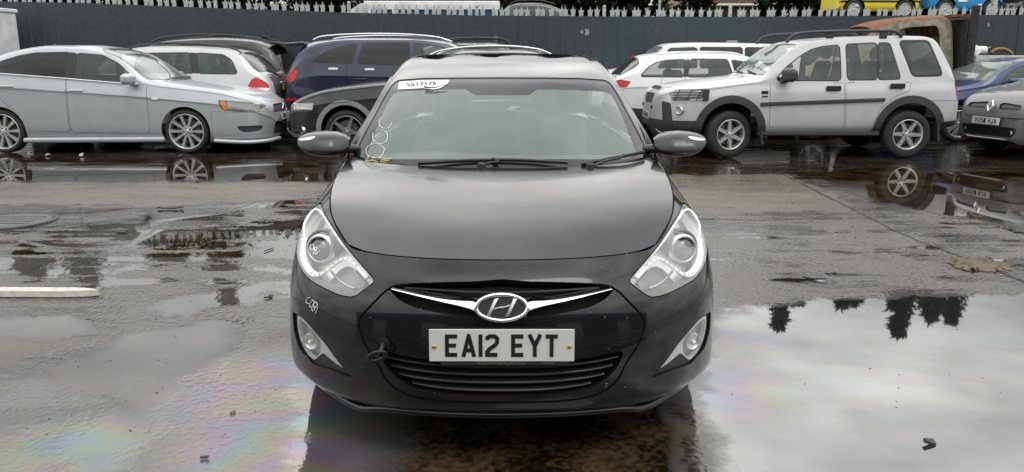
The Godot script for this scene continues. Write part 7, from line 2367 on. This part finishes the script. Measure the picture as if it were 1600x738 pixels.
func make_burnt_truck() -> void:
	var d := {"name": "burnt_pickup_truck", "label": "burnt-out flatbed truck, cab with rusty orange roof and empty door frame", "category": "truck", "cx": 7.8, "d": 15.8, "w": 0.82, "face": -1.0, "paint": "burnt", "nx": 100, "lean": 0.16,
		"top": [6.05, 0.7, 6.1, 1.05, 6.3, 1.28, 6.55, 1.42, 6.85, 1.85, 7.08, 2.07, 7.52, 2.21, 8.12, 2.28, 8.62, 2.31, 8.74, 2.24, 8.80, 1.6, 8.82, 0.8], "edge": [6.05, 0.65, 6.3, 1.18, 6.65, 1.34, 7.0, 1.80, 7.30, 2.03, 7.7, 2.14, 8.5, 2.20, 8.70, 2.12, 8.80, 1.4, 8.82, 0.75],
		"belt": [6.05, 0.6, 6.3, 1.1, 6.7, 1.26, 8.6, 1.30, 8.78, 1.2, 8.82, 0.7], "bot": [6.05, 0.45, 6.4, 0.38, 8.6, 0.40, 8.82, 0.5], "half": [6.05, 0.5, 6.2, 0.7, 6.6, 0.81, 8.5, 0.82, 8.75, 0.78, 8.82, 0.72],
		"wr": 0.33, "rim": 0.21, "spokes": 6, "style": 1, "rim_mat": "iron", "wheels": [[6.75, 0.40, 0.34], [10.2, 0.40, 0.34]],
		"cuts": [
			["door_opening", "none", "side", [7.12, 1.25, 7.22, 1.72, 7.52, 1.98, 7.9, 2.06, 8.42, 2.09, 8.47, 1.95, 8.50, 1.25], 0.08, 0.0],
			["windscreen_opening", "none", "top", [6.62, 3.2, 6.66, 2.15, 7.18, 2.12, 7.12, 3.2], 0.05, 0.0],
			["roof", "rust", "top", [6.95, 3.3, 7.0, 2.05, 8.60, 2.06, 8.78, 2.4, 8.78, 3.3], 0.03, 0.0],
			["door", "burnt", "low", [7.05, 1.4, 7.05, 0.5, 8.48, 0.5, 8.52, 1.4], 0.04, -0.006],
		]}
	var o := make_car(d)
	put("window_bar", tube(smooth3([Vector3(7.18 - 7.8, 1.3, 0.78), Vector3(7.42 - 7.8, 1.75, 0.70), Vector3(7.75 - 7.8, 2.04, 0.62)], 4), 0.02, 6), M.burnt, o)
	put("seat_frame", rbox(Vector3(0.5, 0.8, 1.2), 0.1, Vector3(8.4 - 7.8, 0.95, 0)), M.char, o)
	put("headboard", cube(Vector3(0.06, 1.20, 0.62), Vector3(8.93 - 7.8, 1.60, 0.55)), M.char, o)
	put("headboard_post", rbox(Vector3(0.13, 2.0, 0.10), 0.02, Vector3(8.97 - 7.8, 1.45, 0.92)), M.char, o)
	put("cross_bar", cube(Vector3(0.26, 0.05, 0.5), Vector3(8.85 - 7.8, 2.27, 0.5)), M.rust, o)
	put("load_bed", cube(Vector3(3.6, 0.10, 1.72), Vector3(10.85 - 7.8, 0.98, 0.0)), M.char, o)
	for k in 4:
		for s in [0.88, -0.88]:
			put("side_board", rbox(Vector3(3.5, 0.115, 0.035), 0.008, Vector3(10.85 - 7.8, 1.10 + 0.122 * k, s)), M.wood_pale, o)
	put("chassis", cube(Vector3(4.6, 0.16, 0.7), Vector3(9.9 - 7.8, 0.72, 0)), M.char, o)
	# what lies on its bed
	var bag := thing("white_sack", "crumpled white sack with a coiled grey hose on top, on the truck bed", "sack")
	bag.position = Vector3(9.17, 1.50, -16.15)
	var rows := []
	var nz := noise(91, 2.4, 3)
	for i in 13:
		var e := i / 12.0
		var row := PackedVector3Array()
		for j in 25:
			var a := TAU * j / 24.0
			var r := (0.05 + 0.17 * pow(sin(PI * minf(e * 0.93 + 0.05, 1.0)), 0.5)) * (1.0 - 0.25 * e)
			var q := Vector3(cos(a) * r * 1.1, -0.05 + 0.30 * e, sin(a) * r)
			var k := nz.get_noise_3d(q.x * 2.5, q.y * 2.5, q.z * 2.5) if j < 24 else nz.get_noise_3d(r * 1.1 * 2.5, q.y * 2.5, 0)
			row.append(q * (1.0 + 0.28 * k))
		rows.append(row)
	put("sack_cloth", grid(rows, false), M.white_panel, bag)
	put("sack_mouth", moved(lathe(v2([0.0, 0.24, 0.08, 0.24, 0.085, 0.0, 0.1, -0.02]), 16), Transform3D(Basis(Vector3.UP, PI / 2), Vector3(0.08, 0.12, 0.05))), M.white_panel, bag)
	var coil := []
	for i in 30:
		var a := TAU * i / 12.0
		coil.append(Vector3(-0.07 + 0.075 * cos(a), 0.29 + 0.03 * sin(a) + 0.001 * i, 0.04 + 0.05 * sin(a)))
	put("hose_coil", tube(smooth3(coil, 2), 0.015, 6), M.grey_plastic, bag)
	var pipe := thing("bent_pipe", "bent rusty exhaust pipe lying on the truck's side boards", "pipe")
	pipe.position = Vector3(9.5, 1.55, -16.0)
	put("pipe_run", tube(smooth3([Vector3(0.05, 0.02, 0), Vector3(0.14, 0.085, 0.0), Vector3(0.30, 0.09, 0.0), Vector3(0.42, 0.02, 0.02), Vector3(0.45, -0.08, 0.03)], 6), 0.032, 10), M.copper, pipe)
	var pipe2 := thing("straight_pipe", "short tan pipe beside the white sack on the truck bed", "pipe")
	pipe2.position = Vector3(9.34, 1.60, -16.1)
	put("pipe_run", tube(smooth3([Vector3(0.0, 0.0, 0), Vector3(0.12, 0.045, 0), Vector3(0.24, 0.07, 0)], 4), 0.024, 10), M.copper, pipe2)

func make_litter() -> void:
	var rng := RandomNumberGenerator.new()
	rng.seed = 12
	# the board at the left edge
	var b := thing("wooden_board", "pale wooden board lying on the wet ground at the left edge", "board")
	b.position = Vector3(-3.25, 0.0, -4.99)
	b.rotation.y = -0.02
	var outline := PackedVector2Array(v2([-0.9, -0.055, 0.42, -0.05, 0.60, -0.028, 0.64, 0.0, 0.60, 0.025, 0.50, 0.05, -0.9, 0.05]))
	put("plank", moved(prism(outline, 0.004, 0.042, 0.006), Transform3D(Basis(Vector3.RIGHT, -PI / 2), Vector3.ZERO)), M.wood_pale, b)
	# manhole cover
	var mh := thing("manhole_cover", "round iron manhole cover in the ground at the left", "manhole")
	mh.position = Vector3(-4.62, 0.0, -7.37)
	mh.rotation.x = -PI / 2
	put("frame", lathe(v2([0.40, 0.0, 0.40, 0.012, 0.36, 0.014, 0.35, 0.004]), 40), M.iron, mh)
	put("lid", lathe(v2([0.345, 0.003, 0.34, 0.010, 0.20, 0.011, 0.0, 0.011]), 40), M.lid, mh)
	for k in 4:
		put("rib", cube(Vector3(0.5, 0.02, 0.006), Vector3(0, -0.15 + 0.1 * k, 0.012)), M.lid, mh)
	# dark chip in the puddle
	var chip := thing("broken_chip", "small broken dark chip lying in the puddle at the lower right", "debris")
	chip.position = Vector3(1.71, 0.006, -2.95)
	put("shard", moved(prism(PackedVector2Array(v2([-0.025, -0.012, 0.008, -0.02, 0.028, -0.016, 0.024, 0.014, 0.0, 0.008, -0.02, 0.006])), 0.0, 0.012, 0.003), Transform3D(Basis(Vector3.RIGHT, -1.2) * Basis(Vector3.UP, 0.3), Vector3(0, 0.004, 0))), M.plastic, chip)
	# rag
	var rag := thing("crumpled_rag", "crumpled brown rag by the slab joint at the right", "rag")
	rag.position = Vector3(3.52, 0.004, -5.72)
	var nz := noise(92, 3.0, 3)
	var rows := []
	for j in 15:
		var row := PackedVector3Array()
		for i in 21:
			var x := (i / 20.0 - 0.5) * 0.34
			var z := (j / 14.0 - 0.5) * 0.30
			var edge := 1.0 - maxf(absf(i / 10.0 - 1.0), absf(j / 7.0 - 1.0))
			var w := 1.0 + 0.35 * nz.get_noise_2d(x * 6 + 9, z * 6)
			row.append(Vector3(x * w, maxf(0.0, 0.022 + 0.055 * nz.get_noise_2d(x * 5.0, z * 5.0)) * minf(edge * 4.0, 1.0), -z * w))
		rows.append(row)
	put("cloth", grid(rows), M.rag, rag)
	# clips, hooks and broken trim
	var bits := [
		["black_bracket", "black plastic bracket lying left of the black car", -3.36, 7.95, [[-0.10, 0.0, -0.02, 0.004, 0.06, 0.0], [0.06, 0.0, 0.11, 0.035, 0.13, 0.0], [-0.10, 0.0, -0.12, 0.02, -0.07, 0.03]], 0.012],
		["small_clip", "small black clip lying near the manhole cover", -3.34, 6.85, [[-0.06, 0.0, 0.0, 0.012, 0.05, 0.0], [-0.03, 0.0, 0.02, -0.02, 0.04, -0.01]], 0.009],
		["dark_hook", "curved dark hook near the black car's left headlight", -1.50, 4.92, [[-0.02, -0.02, 0.01, 0.0, 0.02, 0.02, 0.0, 0.035]], 0.008],
		["dark_twig", "dark twig on the dry patch right of the black car", 2.16, 5.35, [[-0.06, 0.03, 0.0, 0.0, 0.08, -0.03]], 0.010],
		["thin_stick", "thin stick lying beyond the small clip", -1.86, 6.2, [[-0.02, -0.05, 0.02, 0.06]], 0.006],
		["dark_leaf", "dark leaf at the left edge near the puddle", -2.74, 3.98, [[-0.06, 0.0, -0.02, 0.012, 0.05, 0.02]], 0.012],
		["bent_wire", "bent wire right of the twig", 3.05, 6.2, [[-0.07, 0.0, 0.02, 0.01, 0.05, -0.02]], 0.006],
		["ring_clip", "tiny ring clip in the oily patch left of the black car's nose", -1.17, 3.22, [[-0.010, 0.0, 0.0, 0.014, 0.012, 0.0, 0.0, -0.014, -0.010, 0.0]], 0.003],
		["black_pebble", "black pebble at the bottom edge of the oily patch", -1.15, 2.82, [[-0.014, 0.0, 0.0, 0.004, 0.016, 0.006]], 0.007],
	]
	for q in bits:
		var t := thing(q[0], q[1], "debris")
		t.position = Vector3(q[2], 0.004, -q[3])
		var g := Geo.new()
		for l in q[4]:
			var pts := []
			for i in range(0, l.size(), 2):
				pts.append(Vector3(l[i], q[5] * 0.6 + absf(l[i]) * 0.1, -l[i + 1]))
			add(g, tube(smooth3(pts, 4), q[5], 6, 0.7))
		put("trim_piece", g, M.plastic, t)
	for q in [["leftmost white paper scrap under the silver saloon", -7.45, 12.6], ["middle white paper scrap under the silver saloon", -7.05, 12.4], ["flat white paper scrap below the silver saloon's front door", -6.5, 12.35], ["paper scrap in front of the silver saloon's nose wheel", -4.9, 12.3]]:
		var t := thing("paper_scrap", q[0], "litter")
		t.position = Vector3(q[1], 0.01, -q[2])
		var g := grid([PackedVector3Array([Vector3(-0.10, 0.0, 0.03), Vector3(0.0, 0.03, 0.05), Vector3(0.09, 0.01, 0.02)]), PackedVector3Array([Vector3(-0.07, 0.02, -0.05), Vector3(0.0, 0.06, -0.03), Vector3(0.10, 0.0, -0.06)])])
		put("paper", g, M.trim_light, t)
		t.scale = Vector3.ONE * [0.55, 0.8, 0.5, 0.6][int(absf(q[1] * 10.0)) % 4]
		t.rotation.y = q[1] * 7.0
	# grit: loose stones over the foreground
	var grit := Geo.new()
	var stone := rbox(Vector3(1, 0.6, 0.8), 0.3)
	for k in 900:
		var x := rng.randf_range(-2.4, 2.6)
		var dd := rng.randf_range(2.3, 7.0)
		if absf(x) < 0.95 and dd > 2.5:
			continue
		if x > 0.9 and dd < 4.9 and rng.randf() < 0.9:
			continue
		var s := rng.randf_range(0.003, 0.008) * (0.6 + dd * 0.14)
		add(grit, moved(stone, Transform3D(Basis(Vector3.UP, rng.randf() * TAU).scaled(Vector3(s, s * 0.7, s)), Vector3(x, 0.001, -dd))))
	var flakes := Geo.new()
	for k in 420:
		var dd := rng.randf_range(3.0, 11.0)
		var x := rng.randf_range(-0.62, 0.62) * dd
		if absf(x) < 1.0 and dd < 7.5:
			continue
		if x > 0.9 and dd < 5.0:
			continue
		var s := rng.randf_range(0.004, 0.011) * (0.2 + dd * 0.14)
		add(flakes, moved(stone, Transform3D(Basis(Vector3.UP, rng.randf() * TAU).scaled(Vector3(s * rng.randf_range(1.0, 2.6), s * 0.25, s)), Vector3(x, 0.002, -dd))))
	setting(put("dark_flakes", flakes, M.char), "stuff", "dark flakes of bark and plastic strewn over the yard", "litter")
	# joints between the concrete slabs, filled with tar
	for q in [[1.75, 7.47, 2.4, 7.42, 3.0, 7.50, 3.58, 7.52], [3.69, 10.6, 3.62, 9.0, 3.55, 7.84, 3.50, 6.8, 3.56, 5.95, 3.60, 5.3]]:
		var mid := smooth2(v2(q), 12, false)
		var wob := noise(94, 3.0, 3)
		var rows2 := [PackedVector3Array(), PackedVector3Array()]
		for i in mid.size():
			var dir := (mid[mini(i + 1, mid.size() - 1)] - mid[maxi(i - 1, 0)]).normalized()
			var nn := Vector2(-dir.y, dir.x)
			var c := mid[i] + nn * 0.03 * wob.get_noise_1d(i * 0.7)
			var w := 0.009 + 0.008 * wob.get_noise_1d(i * 1.3 + 50.0)
			rows2[0].append(Vector3(c.x + nn.x * w, 0.004, -c.y - nn.y * w))
			rows2[1].append(Vector3(c.x - nn.x * w, 0.004, -c.y + nn.y * w))
		var jg := grid(rows2)
		if jg.n[0].y < 0:
			jg = grid(rows2, true)
		setting(put("slab_joint", jg, M.tar), "structure", "dark tarred joint between concrete slabs")
	var o := put("grit", grit, M.grit)
	setting(o, "stuff", "loose grit scattered over the wet foreground", "grit")

func _ready() -> void:
	make_materials()
	make_view()
	make_ground()
	make_fence()
	make_beyond()
	make_behind()
	make_black_car()
	make_cars()
	make_burnt_truck()
	make_litter()
